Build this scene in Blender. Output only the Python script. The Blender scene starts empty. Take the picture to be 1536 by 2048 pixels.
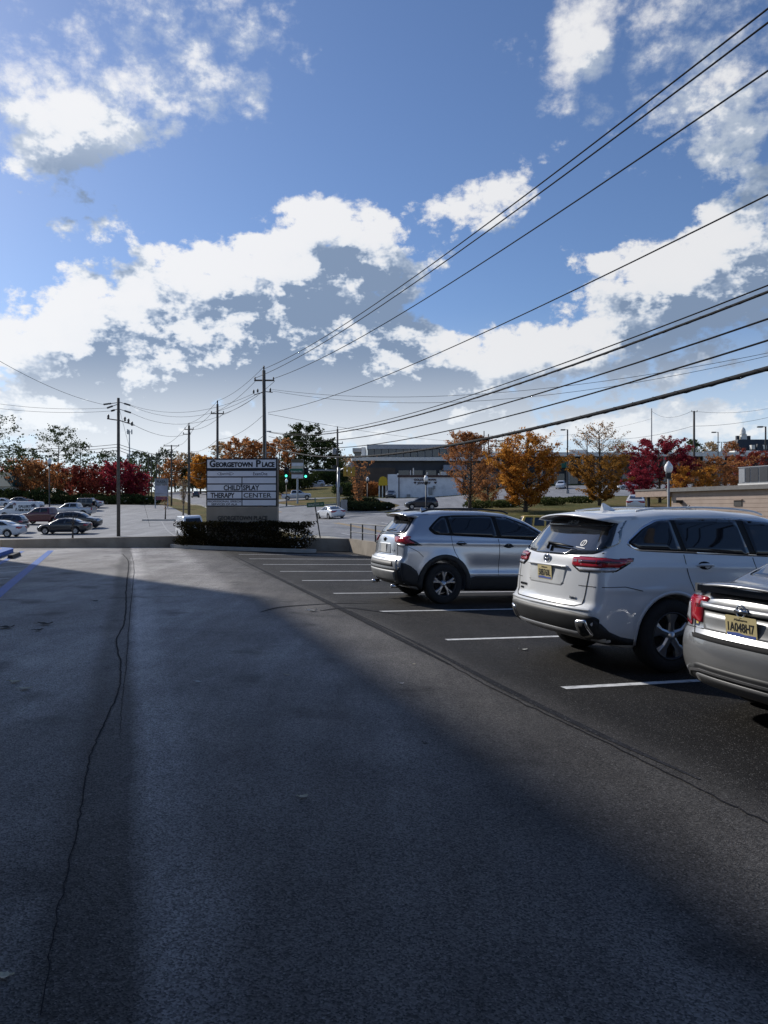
import bpy, bmesh, math, random
import numpy as np
from mathutils import Vector, Matrix, geometry

R = math.radians
SC = bpy.context.scene
COL = SC.collection

# ------------------------------------------------------------------ camera
F_PX, HOR = 1540.0, 1020.0           # focal length (px of a 1536x2048 frame) and horizon row
EYE = 1.70
cam_d = bpy.data.cameras.new('camera')
cam_d.sensor_fit = 'VERTICAL'
cam_d.sensor_height = 36.0
cam_d.lens = F_PX / 2048 * 36.0
cam_d.clip_start, cam_d.clip_end = 0.05, 6000
cam = bpy.data.objects.new('camera', cam_d)
COL.objects.link(cam)
cam.location = (0, 0, EYE)
cam.rotation_euler = (R(90) - math.atan((1024 - HOR) / F_PX), 0, 0)
SC.camera = cam
SC.cycles.caustics_reflective = False
SC.cycles.caustics_refractive = False
SC.render.resolution_x, SC.render.resolution_y = 768, 1024

# ------------------------------------------------------------------ light
SUN_AZ, SUN_EL = R(-47.5), R(31)       # azimuth from +Y, negative = to the left
SUNV = Vector((math.sin(SUN_AZ) * math.cos(SUN_EL), math.cos(SUN_AZ) * math.cos(SUN_EL), math.sin(SUN_EL)))
sl = bpy.data.lights.new('sun', 'SUN')
sl.energy = 3.5
sl.angle = R(1.8)
sl.color = (1.0, 0.955, 0.88)
so = bpy.data.objects.new('sun', sl)
COL.objects.link(so)
so.rotation_euler = SUNV.to_track_quat('Z', 'Y').to_euler()
so.location = (-30, 30, 40)

SC.view_settings.view_transform = 'Standard'
SC.view_settings.look = 'None'
SC.view_settings.exposure = 0.2
SC.view_settings.gamma = 1.0
SC.view_settings.use_curve_mapping = False

# ------------------------------------------------------------------ sky
world = bpy.data.worlds.new('World')
SC.world = world
world.use_nodes = True
SKY_STRENGTH = 0.088


def azel(px, py):
    u, v = (px - 768) / F_PX, (HOR - py) / F_PX
    return math.atan2(u, 1), math.atan2(v, math.hypot(u, 1))


def node(nt, t, **kw):
    n = nt.nodes.new(t)
    for k, v in kw.items():
        if k == 'ins':
            for i, x in v.items():
                n.inputs[i].default_value = x
        else:
            setattr(n, k, v)
    return n


def cloud_group(fine):
    """density of the cloud cover for a direction (azimuth, elevation in radians)"""
    g = bpy.data.node_groups.new('cloud_cover', 'ShaderNodeTree')
    g.interface.new_socket('Vector', in_out='INPUT', socket_type='NodeSocketVector')
    g.interface.new_socket('Density', in_out='OUTPUT', socket_type='NodeSocketFloat')
    L = g.links.new
    gi = g.nodes.new('NodeGroupInput')
    go = g.nodes.new('NodeGroupOutput')
    # (cx, cy, rx, ry, amplitude) cloud banks, by the bearing and height at which they stand
    banks = BANKS
    acc = None
    for cx, cy, rx, ry, amp in banks:
        a, e = azel(cx, cy)
        ca = math.cos(a)
        sx, sy = F_PX / rx * ca / 1.25, F_PX / ry * ca / 1.25
        mv = node(g, 'ShaderNodeVectorMath', operation='MULTIPLY_ADD')
        mv.inputs[1].default_value = (sx, sy, 0)
        mv.inputs[2].default_value = (-a * sx, -e * sy, 0)
        L(gi.outputs[0], mv.inputs[0])
        ln = node(g, 'ShaderNodeVectorMath', operation='DOT_PRODUCT')
        L(mv.outputs[0], ln.inputs[0])
        L(mv.outputs[0], ln.inputs[1])
        om = node(g, 'ShaderNodeMath', operation='MULTIPLY_ADD', use_clamp=True)      # 1 - r2, clamped
        L(ln.outputs['Value'], om.inputs[0])
        om.inputs[1].default_value = -1.0
        om.inputs[2].default_value = 1.0
        ad = node(g, 'ShaderNodeMath', operation='MULTIPLY_ADD')
        L(om.outputs[0], ad.inputs[0])
        ad.inputs[1].default_value = amp
        if acc is None:
            ad.inputs[2].default_value = 0.0
        else:
            L(acc, ad.inputs[2])
        acc = ad.outputs[0]
    mp = node(g, 'ShaderNodeVectorMath', operation='MULTIPLY')
    mp.inputs[1].default_value = (1.0, 1.45, 1.0)
    L(gi.outputs[0], mp.inputs[0])

    def noise(scale, detail, rough, off, dist=0.0):
        o = node(g, 'ShaderNodeVectorMath', operation='ADD')
        o.inputs[1].default_value = off
        L(mp.outputs[0], o.inputs[0])
        n = node(g, 'ShaderNodeTexNoise', noise_dimensions='2D')
        n.inputs['Scale'].default_value = scale
        n.inputs['Detail'].default_value = detail
        n.inputs['Roughness'].default_value = rough
        n.inputs['Distortion'].default_value = dist
        L(o.outputs[0], n.inputs['Vector'])
        return n.outputs[0]

    def mad(a, m, b):
        n = node(g, 'ShaderNodeMath', operation='MULTIPLY_ADD')
        L(a, n.inputs[0])
        n.inputs[1].default_value = m
        if isinstance(b, float):
            n.inputs[2].default_value = b
        else:
            L(b, n.inputs[2])
        return n.outputs[0]
    s = mad(noise(4.5, 3.0, .55, (3.1, 1.7, .4), .2), .75, acc)
    s = mad(noise(16.0, 8.0 if fine else 4.0, .70, (8.3, 4.1, .4), .06), .95, s)
    if fine:
        vo = node(g, 'ShaderNodeTexVoronoi', voronoi_dimensions='2D')     # puffy edges
        vo.inputs['Scale'].default_value = 24
        vo.inputs['Detail'].default_value = 2.5
        vo.inputs['Roughness'].default_value = .6
        L(mp.outputs[0], vo.inputs['Vector'])
        s = mad(vo.outputs['Distance'], -0.26, s)
        s = mad(s, 1.0, COVER)
    else:
        s = mad(s, 1.0, COVER - .03)
    L(s, go.inputs[0])
    return g


COVER = -.91
BANKS = [
    (768, 420, 1150, 640, -.25),
    # the big cumulus, left of the middle
    (590, 590, 280, 190, .58), (700, 620, 140, 130, .26), (625, 480, 130, 80, .22), (330, 600, 280, 150, .42), (160, 520, 150, 90, .26), (760, 690, 140, 75, .36), (400, 700, 330, 80, .24),
    (80, 690, 250, 110, .30), (60, 780, 420, 90, .30), (620, 790, 420, 75, .30),
    # puff and streaks, upper left
    (160, 345, 140, 95, .62), (40, 60, 520, 190, .30), (500, 50, 330, 130, .30), (230, 170, 260, 80, .20), (330, 240, 230, 80, .34), (40, 230, 150, 60, .22), (500, 140, 130, 60, .18),
    # right hand cumulus and streaks above it
    (1340, 600, 340, 130, .48), (1500, 520, 220, 110, .32), (1250, 510, 140, 80, .26), (1080, 670, 220, 70, .34), (940, 735, 190, 80, .46),
    (1490, 90, 260, 240, .48), (1460, 330, 240, 160, .30), (1240, 60, 130, 60, .16),
    # small ones between
    (840, 415, 240, 70, .52), (1045, 385, 160, 85, .42), (880, 548, 140, 50, .44), (1085, 165, 110, 110, .56), (1162, 62, 60, 75, .50), (965, 120, 70, 40, .32), (560, 410, 110, 30, .24),
    (1200, 790, 560, 80, .32), (300, 865, 900, 60, .34), (1100, 870, 900, 55, .34),
    # blue gaps
    
    (20, 455, 150, 75, -.34), (360, 400, 190, 75, -.34), (1230, 400, 150, 80, -.30), (1430, 440, 170, 50, -.26), (960, 600, 150, 70, -.28), (800, 220, 330, 200, -.2), (1010, 560, 110, 60, -.2),
]


def build_world():
    nt = world.node_tree
    nt.nodes.clear()
    L = nt.links.new
    out = nt.nodes.new('ShaderNodeOutputWorld')
    tc = nt.nodes.new('ShaderNodeTexCoord')
    sky = node(nt, 'ShaderNodeTexSky', sky_type='NISHITA', sun_disc=False, sun_elevation=SUN_EL,
               sun_rotation=SUN_AZ, altitude=150, air_density=1.0, dust_density=0.45, ozone_density=4.0)
    sep = nt.nodes.new('ShaderNodeSeparateXYZ')
    L(tc.outputs['Generated'], sep.inputs[0])
    az = node(nt, 'ShaderNodeMath', operation='ARCTAN2')
    L(sep.outputs['X'], az.inputs[0])
    L(sep.outputs['Y'], az.inputs[1])
    el = node(nt, 'ShaderNodeMath', operation='ARCSINE')
    L(sep.outputs['Z'], el.inputs[0])
    com = nt.nodes.new('ShaderNodeCombineXYZ')
    L(az.outputs[0], com.inputs[0])
    L(el.outputs[0], com.inputs[1])
    d1 = node(nt, 'ShaderNodeGroup', node_tree=cloud_group(True))
    L(com.outputs[0], d1.inputs[0])
    sh = node(nt, 'ShaderNodeVectorMath', operation='ADD')       # a step towards the sun
    sh.inputs[1].default_value = (-.030, .050, 0)
    L(com.outputs[0], sh.inputs[0])
    d2 = node(nt, 'ShaderNodeGroup', node_tree=cloud_group(False))
    L(sh.outputs[0], d2.inputs[0])

    def mr(v, a, b, c, d, smooth=True):
        n = node(nt, 'ShaderNodeMapRange', interpolation_type='SMOOTHSTEP' if smooth else 'LINEAR')
        L(v, n.inputs['Value'])
        for k, x in zip(('From Min', 'From Max', 'To Min', 'To Max'), (a, b, c, d)):
            n.inputs[k].default_value = x
        return n.outputs[0]

    def math_(op, a, b):
        n = node(nt, 'ShaderNodeMath', operation=op)
        for i, x in enumerate((a, b)):
            if isinstance(x, (int, float)):
                n.inputs[i].default_value = x
            else:
                L(x, n.inputs[i])
        return n.outputs[0]
    wisp = mr(el.outputs[0], .32, .50, 1.0, .36)         # higher clouds are thinner
    alpha = mr(math_('MULTIPLY', math_('ADD', d1.outputs[0], .09), wisp), .0, .22, 0, 1)
    # self shade: deep cloud between here and the sun is grey
    deep = math_('MULTIPLY', mr(d2.outputs[0], -.08, .66, 0, 1), mr(el.outputs[0], .30, .46, 1.0, .45))
    edge = math_('SUBTRACT', d1.outputs[0], d2.outputs[0])
    rim = mr(edge, -.16, .16, 0, 1)
    dull = math_('SUBTRACT', 1.0, rim)
    shade = math_('ADD', math_('MULTIPLY', deep, math_('SUBTRACT', 1.0, math_('MULTIPLY', rim, .85))), math_('MULTIPLY', dull, .26))
    # forward scattering: clouds near the sun are brighter
    dt = node(nt, 'ShaderNodeVectorMath', operation='DOT_PRODUCT')
    L(tc.outputs['Generated'], dt.inputs[0])
    dt.inputs[1].default_value = SUNV
    fwd = mr(dt.outputs['Value'], .45, 1.0, .0, 1.0)
    br = mr(dt.outputs['Value'], .5, .95, .92, 1.02)
    ramp = nt.nodes.new('ShaderNodeValToRGB')
    e = ramp.color_ramp.elements
    e[0].position, e[0].color = 0.0, (.80, .80, .81, 1)
    e[1].position, e[1].color = 1.0, (.20, .27, .39, 1)
    for q_, c_ in ((.22, (.74, .76, .79, 1)), (.5, (.55, .60, .68, 1)), (.75, (.37, .44, .55, 1))):
        m = e.new(q_)
        m.color = c_
    L(shade, ramp.inputs[0])
    far = node(nt, 'ShaderNodeMix', data_type='RGBA')          # clouds near the horizon are seen through more air
    L(mr(sep.outputs['Z'], .06, .21, .85, 0), far.inputs[0])
    L(ramp.outputs[0], far.inputs[6])
    far.inputs[7].default_value = (.80, .84, .88, 1)
    cb = node(nt, 'ShaderNodeVectorMath', operation='SCALE')
    L(far.outputs[2], cb.inputs[0])
    L(br, cb.inputs['Scale'])
    sk = node(nt, 'ShaderNodeVectorMath', operation='MULTIPLY')
    sk.inputs[1].default_value = (SKY_STRENGTH * .92, SKY_STRENGTH * .96, SKY_STRENGTH * 1.08)
    L(sky.outputs[0], sk.inputs[0])
    # thin high veil towards the horizon
    veil = mr(sep.outputs['Z'], .0, .26, .72, .0)
    mixv = node(nt, 'ShaderNodeMix', data_type='RGBA')
    L(veil, mixv.inputs[0])
    L(sk.outputs[0], mixv.inputs[6])
    mixv.inputs[7].default_value = (.70, .79, .89, 1)
    mix = node(nt, 'ShaderNodeMix', data_type='RGBA')
    L(math_('MULTIPLY', alpha, .94), mix.inputs[0])
    L(mixv.outputs[2], mix.inputs[6])
    L(cb.outputs[0], mix.inputs[7])
    bg = nt.nodes.new('ShaderNodeBackground')
    bg.inputs['Strength'].default_value = 1.0
    L(mix.outputs[2], bg.inputs['Color'])
    L(bg.outputs[0], out.inputs['Surface'])


build_world()
world.cycles.sampling_method = 'NONE'

# ------------------------------------------------------------------ helpers
def tag(o, label=None, cat=None, group=None, kind=None):
    if label: o['label'] = label
    if cat: o['category'] = cat
    if group: o['group'] = group
    if kind: o['kind'] = kind
    return o


def empty(name, loc=(0, 0, 0), rz=0.0, mat=None):
    o = bpy.data.objects.new(name, None)
    o.empty_display_size = .2
    COL.objects.link(o)
    if mat is not None:
        o.matrix_world = mat
    else:
        o.location = loc
        o.rotation_euler = (0, 0, rz)
    return o


def link(name, me, mat, parent=None, kind=None):
    o = bpy.data.objects.new(name, me)
    COL.objects.link(o)
    if mat is not None and not me.materials:
        me.materials.append(mat)
    if parent is not None:
        o.parent = parent
    if kind: o['kind'] = kind
    return o


def copy_tree(o, parent=None):
    c = o.copy()
    COL.objects.link(c)
    if parent is not None: c.parent = parent
    for ch in o.children: copy_tree(ch, c)
    return c


def fast_mesh(name, V, Fc, smooth=False):
    """V (n,3) floats, Fc (m,k) ints with k 3 or 4"""
    V = np.asarray(V, np.float32).reshape(-1, 3)
    Fc = np.asarray(Fc, np.int32)
    me = bpy.data.meshes.new(name)
    me.vertices.add(len(V))
    me.vertices.foreach_set('co', V.ravel())
    m, k = Fc.shape
    me.loops.add(m * k)
    me.loops.foreach_set('vertex_index', Fc.ravel())
    me.polygons.add(m)
    me.polygons.foreach_set('loop_start', np.arange(0, m * k, k, dtype=np.int32))
    me.polygons.foreach_set('use_smooth', np.full(m, smooth, bool))
    me.update(calc_edges=True)
    me.validate()
    return me


class MB:
    def __init__(s):
        s.v, s.f = [], []

    def add(s, vs, fs):
        n = len(s.v)
        s.v += [tuple(v) for v in vs]
        s.f += [tuple(i + n for i in f) for f in fs]
        return s

    def box(s, c, d, rz=0.0, m=None):
        x, y, z = (k / 2 for k in d)
        vs = [Vector((i * x, j * y, k * z)) for i in (-1, 1) for j in (-1, 1) for k in (-1, 1)]
        mm = Matrix.Rotation(rz, 3, 'Z') if m is None else m
        vs = [mm @ v + Vector(c) for v in vs]
        return s.add(vs, [(0, 1, 3, 2), (4, 6, 7, 5), (0, 4, 5, 1), (2, 3, 7, 6), (0, 2, 6, 4), (1, 5, 7, 3)])

    def tube(s, pts, r, n=6, cap=True):
        pts = [Vector(p) for p in pts]
        rs = list(r) if hasattr(r, '__len__') else [r] * len(pts)
        vs, fs = [], []
        ref = None
        for i, p in enumerate(pts):
            t = (pts[min(i + 1, len(pts) - 1)] - pts[max(i - 1, 0)]).normalized()
            if ref is None:
                ref = Vector((0, 0, 1)) if abs(t.z) < .9 else Vector((1, 0, 0))
            u = t.cross(ref).normalized()
            w = u.cross(t).normalized()
            ref = w
            for k in range(n):
                a = 2 * math.pi * k / n
                vs.append(p + (u * math.cos(a) + w * math.sin(a)) * rs[i])
        for i in range(len(pts) - 1):
            for k in range(n):
                fs.append((i * n + k, i * n + (k + 1) % n, (i + 1) * n + (k + 1) % n, (i + 1) * n + k))
        if cap:
            fs.append(tuple(range(n))[::-1])
            b = (len(pts) - 1) * n
            fs.append(tuple(b + k for k in range(n)))
        return s.add(vs, fs)

    def cyl(s, p0, p1, r0, r1=None, n=10):
        return s.tube([p0, p1], [r0, r0 if r1 is None else r1], n)

    def lathe(s, prof, n=16, c=(0, 0, 0), axis='Z', closed=False):
        vs, fs = [], []
        for r, h in prof:
            for k in range(n):
                a = 2 * math.pi * k / n
                p = (r * math.cos(a), r * math.sin(a), h)
                if axis == 'Y': p = (p[0], p[2], p[1])
                if axis == 'X': p = (p[2], p[0], p[1])
                vs.append((p[0] + c[0], p[1] + c[1], p[2] + c[2]))
        m = len(prof)
        for i in range(m if closed else m - 1):
            for k in range(n):
                j = (i + 1) % m
                fs.append((i * n + k, i * n + (k + 1) % n, j * n + (k + 1) % n, j * n + k))
        if not closed:
            fs.append(tuple(range(n))[::-1])
            fs.append(tuple((m - 1) * n + k for k in range(n)))
        return s.add(vs, fs)

    def prism(s, poly, h, base=0.0, f=lambda x, y, z: (x, y, z)):
        n = len(poly)
        vs = [f(x, y, base) for x, y in poly] + [f(x, y, base + h) for x, y in poly]
        fs = [tuple(range(n))[::-1], tuple(range(n, 2 * n))]
        fs += [(i, (i + 1) % n, n + (i + 1) % n, n + i) for i in range(n)]
        return s.add(vs, fs)

    def mesh(s, name, smooth=False, recalc=True):
        me = bpy.data.meshes.new(name)
        me.from_pydata(s.v, [], s.f)
        if recalc:
            bm = bmesh.new()
            bm.from_mesh(me)
            bmesh.ops.recalc_face_normals(bm, faces=bm.faces)
            bm.to_mesh(me)
            bm.free()
        if smooth:
            me.polygons.foreach_set('use_smooth', np.ones(len(me.polygons), bool))
        me.update()
        return me

    def build(s, name, mat, parent=None, smooth=False, kind=None):
        return link(name, s.mesh(name, smooth), mat, parent, kind)


# ------------------------------------------------------------------ materials
MATS = {}


def M(name, col, rough=.6, metal=0.0, var=.18, scale=4.0, bump=0.0, bscale=40.0, coat=0.0, spec=.5,
      emit=None, estr=1.0, flake=0.0, trans=0.0, dirt=None):
    if name in MATS: return MATS[name]
    m = bpy.data.materials.new(name)
    m.use_nodes = True
    nt = m.node_tree
    L = nt.links.new
    b = nt.nodes['Principled BSDF']
    b.inputs['Roughness'].default_value = rough
    b.inputs['Metallic'].default_value = metal
    b.inputs['Specular IOR Level'].default_value = spec
    b.inputs['Coat Weight'].default_value = coat
    b.inputs['Coat Roughness'].default_value = .07
    if trans: b.inputs['Transmission Weight'].default_value = trans
    tc = nt.nodes.new('ShaderNodeTexCoord')
    n = node(nt, 'ShaderNodeTexNoise')
    n.inputs['Scale'].default_value = scale
    n.inputs['Detail'].default_value = 6
    L(tc.outputs['Object'], n.inputs['Vector'])
    cr = nt.nodes.new('ShaderNodeValToRGB')
    e = cr.color_ramp.elements
    e[0].position, e[1].position = .3, .7
    e[0].color = tuple(c * (1 - var) for c in col) + (1,)
    e[1].color = tuple(min(1, c * (1 + var * .6)) for c in col) + (1,)
    L(n.outputs[0], cr.inputs[0])
    colout = cr.outputs[0]
    if dirt:
        n2 = node(nt, 'ShaderNodeTexNoise')
        n2.inputs['Scale'].default_value = dirt[1]
        n2.inputs['Detail'].default_value = 8
        n2.inputs['Roughness'].default_value = .7
        L(tc.outputs['Object'], n2.inputs['Vector'])
        mr = node(nt, 'ShaderNodeMapRange')
        mr.inputs['From Min'].default_value = .48
        mr.inputs['From Max'].default_value = .72
        mr.inputs['To Max'].default_value = dirt[2]
        L(n2.outputs[0], mr.inputs[0])
        mx = node(nt, 'ShaderNodeMix', data_type='RGBA')
        L(mr.outputs[0], mx.inputs[0])
        L(colout, mx.inputs[6])
        mx.inputs[7].default_value = tuple(dirt[0]) + (1,)
        colout = mx.outputs[2]
    L(colout, b.inputs['Base Color'])
    if bump:
        nb = node(nt, 'ShaderNodeTexNoise')
        nb.inputs['Scale'].default_value = bscale
        nb.inputs['Detail'].default_value = 4
        L(tc.outputs['Object'], nb.inputs['Vector'])
        bp = nt.nodes.new('ShaderNodeBump')
        bp.inputs['Strength'].default_value = bump
        bp.inputs['Distance'].default_value = .02
        L(nb.outputs[0], bp.inputs['Height'])
        L(bp.outputs[0], b.inputs['Normal'])
    if emit:
        b.inputs['Emission Color'].default_value = tuple(emit) + (1,)
        b.inputs['Emission Strength'].default_value = estr
    MATS[name] = m
    return m


def leaf_mat(name, cols, trans=.5, gain=2.0):
    """foliage whose colour changes from leaf to leaf"""
    if name in MATS: return MATS[name]
    m = bpy.data.materials.new(name)
    m.use_nodes = True
    nt = m.node_tree
    nt.nodes.clear()
    L = nt.links.new
    out = nt.nodes.new('ShaderNodeOutputMaterial')
    geo = nt.nodes.new('ShaderNodeNewGeometry')
    tc = nt.nodes.new('ShaderNodeTexCoord')
    ns = node(nt, 'ShaderNodeTexNoise')
    ns.inputs['Scale'].default_value = .55
    ns.inputs['Detail'].default_value = 3
    L(tc.outputs['Object'], ns.inputs['Vector'])
    ma = node(nt, 'ShaderNodeMath', operation='MULTIPLY_ADD')
    L(geo.outputs['Random Per Island'], ma.inputs[0])
    ma.inputs[1].default_value = .6
    mb = node(nt, 'ShaderNodeMath', operation='MULTIPLY_ADD')
    L(ns.outputs[0], mb.inputs[0])
    mb.inputs[1].default_value = 1.3
    mb.inputs[2].default_value = -.45
    L(mb.outputs[0], ma.inputs[2])
    cr = nt.nodes.new('ShaderNodeValToRGB')
    el = cr.color_ramp.elements
    for i, c in enumerate(cols):
        p = i / (len(cols) - 1)
        q = el[0] if i == 0 else (el[1] if i == len(cols) - 1 else el.new(p))
        q.position, q.color = p, tuple(min(.75, k * gain) for k in c) + (1,)
    L(ma.outputs[0], cr.inputs[0])
    d = nt.nodes.new('ShaderNodeBsdfDiffuse')
    t = nt.nodes.new('ShaderNodeBsdfTranslucent')
    mx = nt.nodes.new('ShaderNodeMixShader')
    mx.inputs[0].default_value = trans
    L(cr.outputs[0], d.inputs[0])
    L(cr.outputs[0], t.inputs[0])
    L(d.outputs[0], mx.inputs[1])
    L(t.outputs[0], mx.inputs[2])
    L(mx.outputs[0], out.inputs['Surface'])
    MATS[name] = m
    return m


# ------------------------------------------------------------------ places
AISLE = Vector((-.3126, .95, 0)).normalized()      # along the driving aisle and the street
STALL = Vector((.95, .3126, 0)).normalized()       # along the parking stripes
ROW0 = Vector((1.704, 7.37, 0))
SLOPE = -.025                                      # the lot falls gently towards the street


def lot_z(x, y):
    return SLOPE * ((x - ROW0.x) * STALL.x + (y - ROW0.y) * STALL.y)


LOT_N = Vector((-SLOPE * STALL.x, -SLOPE * STALL.y, 1)).normalized()


def G(px, py):
    """point of the lot's surface seen at a place of the photograph"""
    d = Vector(((px - 768) / F_PX, 1, (HOR - py) / F_PX))
    k = SLOPE * STALL.x * d.x + SLOPE * STALL.y * d.y
    c = -SLOPE * (ROW0.x * STALL.x + ROW0.y * STALL.y)
    s = (EYE - c) / (k - d.z)
    return Vector((d.x * s, d.y * s, EYE + d.z * s))


def P(px, py, Y):
    return Vector(((px - 768) / F_PX * Y, Y, EYE + (HOR - py) / F_PX * Y))


def st(s, t):
    """metres along the street and to its right"""
    return Vector((AISLE.x * s + STALL.x * t, AISLE.y * s + STALL.y * t, 0))


def lot_mat(p, heading=None, dz=0.0):
    """frame standing on the lot: x forward, z off the sloping asphalt"""
    f = (STALL if heading is None else heading).copy()
    f = (f - LOT_N * f.dot(LOT_N)).normalized()
    l = LOT_N.cross(f)
    m = Matrix((f, l, LOT_N)).transposed().to_4x4()
    m.translation = Vector((p[0], p[1], lot_z(p[0], p[1]) + dz))
    return m


FONT_CACHE = {}


def text_mesh(s, size=1.0, bold=0.0, extrude=0.0, align='CENTER', xs=1.0, fit=None):
    cu = bpy.data.curves.new('lettering', 'FONT')
    cu.body = s
    cu.size = size
    cu.offset = bold
    cu.extrude = extrude
    cu.align_x = 'LEFT'
    cu.resolution_u = 3
    ob = bpy.data.objects.new('lettering', cu)
    me0 = ob.to_mesh()
    me = me0.copy()
    ob.to_mesh_clear()
    bpy.data.objects.remove(ob)
    bpy.data.curves.remove(cu)
    n = len(me.vertices)
    co = np.zeros(n * 3, np.float32)
    me.vertices.foreach_get('co', co)
    co = co.reshape(-1, 3)
    if n:
        x0, x1 = co[:, 0].min(), co[:, 0].max()
        w = x1 - x0
        k = xs if fit is None else fit / w
        co[:, 0] = (co[:, 0] - x0) * k
        if align == 'CENTER': co[:, 0] -= w * k / 2
        if align == 'RIGHT': co[:, 0] -= w * k
        me.vertices.foreach_set('co', co.ravel())
        me.update()
    return me


def letters(name, s, mat, parent, loc, u, v, size, bold=0.0, align='CENTER', fit=None, extrude=.002, xs=1.0):
    """lettering laid on a plane with axes u (reading direction) and v (up)"""
    me = text_mesh(s, size, bold, extrude, align, xs, fit)
    o = link(name, me, mat, parent)
    u, v = Vector(u).normalized(), Vector(v).normalized()
    m = Matrix((u, v, u.cross(v))).transposed().to_4x4()
    m.translation = Vector(loc)
    o.matrix_local = m
    return o

# ------------------------------------------------------------------ terrain
rng = np.random.default_rng(7)
GP = []                                             # (x, y, z) of known ground


def gp(px, py, Y): GP.append(tuple(P(px, py, Y)))


for a in [(30, 1076, 66), (130, 1069, 70), (237, 1075, 65), (60, 1040, 92), (150, 1034, 108), (160, 1018, 120), (200, 1009, 130),
          (300, 1009, 130), (40, 1010, 128), (340, 1040, 88), (285, 1041, 88), (378, 1029, 97), (345, 1012, 122), (391, 996, 200), (410, 1012, 140),
          (640, 1042, 86), (592, 1000, 146), (634, 972, 218), (690, 968, 225), (690, 993, 150), (780, 999, 155), (860, 998, 160), (840, 1022, 108),
          (735, 1014, 104), (573, 1013, 114), (600, 1018, 108), (672, 1017, 97), (700, 1027, 94), (785, 1025, 96), (900, 1020, 84),
          (930, 1018, 80), (1050, 1022, 75), (1120, 977, 165), (1000, 985, 150), (1200, 1004, 88), (1290, 1004, 108), (1260, 975, 160),
          (1100, 970, 175), (1400, 966, 178), (500, 985, 215), (440, 1000, 160), (560, 1030, 96), (450, 1035, 92)]:
    gp(*a)
for s, t, z in [(-20, 11, -.55), (0, 11, -.4), (15, 11, -.3), (25, 11, -.1), (34, 11, .1), (45, 11, .1), (-20, 26, -.6), (10, 26, -.45), (30, 26, -.75), (45, 24, -.75),
                (60, 12, .2), (60, 25, .1), (72, 14, .35), (40, -15, -.35), (38, 3, -.2), (42, -5, -.4), (50, -10, -.6), (50, 3, -.45), (60, 5, -.5),
                (-20, 40, -.4), (10, 40, .0), (30, 44, .2), (-30, -30, .4), (0, -25, .4), (25, -30, .3), (45, -40, -.3), (70, -45, -.3), (110, -60, 1.6)]:
    p = st(s, t)
    GP.append((p.x, p.y, z))
GP += [(-150, 230, 7), (-60, 300, 9), (20, 300, 12), (100, 240, 11), (160, 200, 9.5), (-250, 100, 1), (260, 60, 1), (0, 600, 14), (-400, 600, 12), (500, 500, 12),
       (-1500, 1500, 14), (1500, 1500, 14), (0, 2500, 14), (-1500, -500, 0), (1500, -500, 0), (0, -800, 0), (90, 110, 3.5), (70, 40, -.2)]
GP = np.array(GP)
_d = np.linalg.norm(GP[:, None, :2] - GP[None, :, :2], axis=2)
_n = len(GP)
_A = np.zeros((_n + 1, _n + 1))
_A[:_n, :_n] = -_d + np.eye(_n) * 1.2
_A[:_n, _n] = 1
_A[_n, :_n] = 1
_w = np.linalg.solve(_A, np.append(GP[:, 2], 0))


def H_raw(x, y):
    x, y = np.atleast_1d(x).astype(float), np.atleast_1d(y).astype(float)
    out = np.full(x.shape, _w[-1])
    for (gx, gy, _), w in zip(GP, _w[:-1]):
        out -= w * np.sqrt((x - gx) ** 2 + (y - gy) ** 2 + 9.0)
    return out


def axis(*spans):
    a = []
    for lo, hi, d in spans: a += list(np.arange(lo, hi, d))
    return np.array(a + [spans[-1][1]])


GX = axis((-2400, -400, 200), (-400, -120, 20), (-120, 130, 1.6), (130, 400, 20), (400, 2400, 200))
GY = axis((-800, -40, 60), (-40, 20, 4), (20, 235, 1.6), (235, 500, 12), (500, 3000, 160))
_gx, _gy = np.meshgrid(GX, GY)
GZ = H_raw(_gx.ravel(), _gy.ravel()).reshape(_gx.shape)
# flatten below the parking lot, which is a slab of its own
_s = _gx * AISLE.x + _gy * AISLE.y
_t = _gx * STALL.x + _gy * STALL.y
_in = (_t < 9.0) & (_t > -34) & (_s < 35.0) & (_s > -22)
GZ[_in] = np.minimum(GZ[_in], lot_z(_gx, _gy)[_in] - .5)


def H(x, y):
    i = int(np.clip(np.searchsorted(GX, x) - 1, 0, len(GX) - 2))
    j = int(np.clip(np.searchsorted(GY, y) - 1, 0, len(GY) - 2))
    u = (x - GX[i]) / (GX[i + 1] - GX[i])
    v = (y - GY[j]) / (GY[j + 1] - GY[j])
    a = GZ[j, i] * (1 - u) + GZ[j, i + 1] * u
    b = GZ[j + 1, i] * (1 - u) + GZ[j + 1, i + 1] * u
    return float(a * (1 - v) + b * v)


def on(px, Y, dz=0.0):
    """standing point on the terrain at a bearing and distance"""
    x = (px - 768) / F_PX * Y
    return Vector((x, Y, H(x, Y) + dz))


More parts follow.
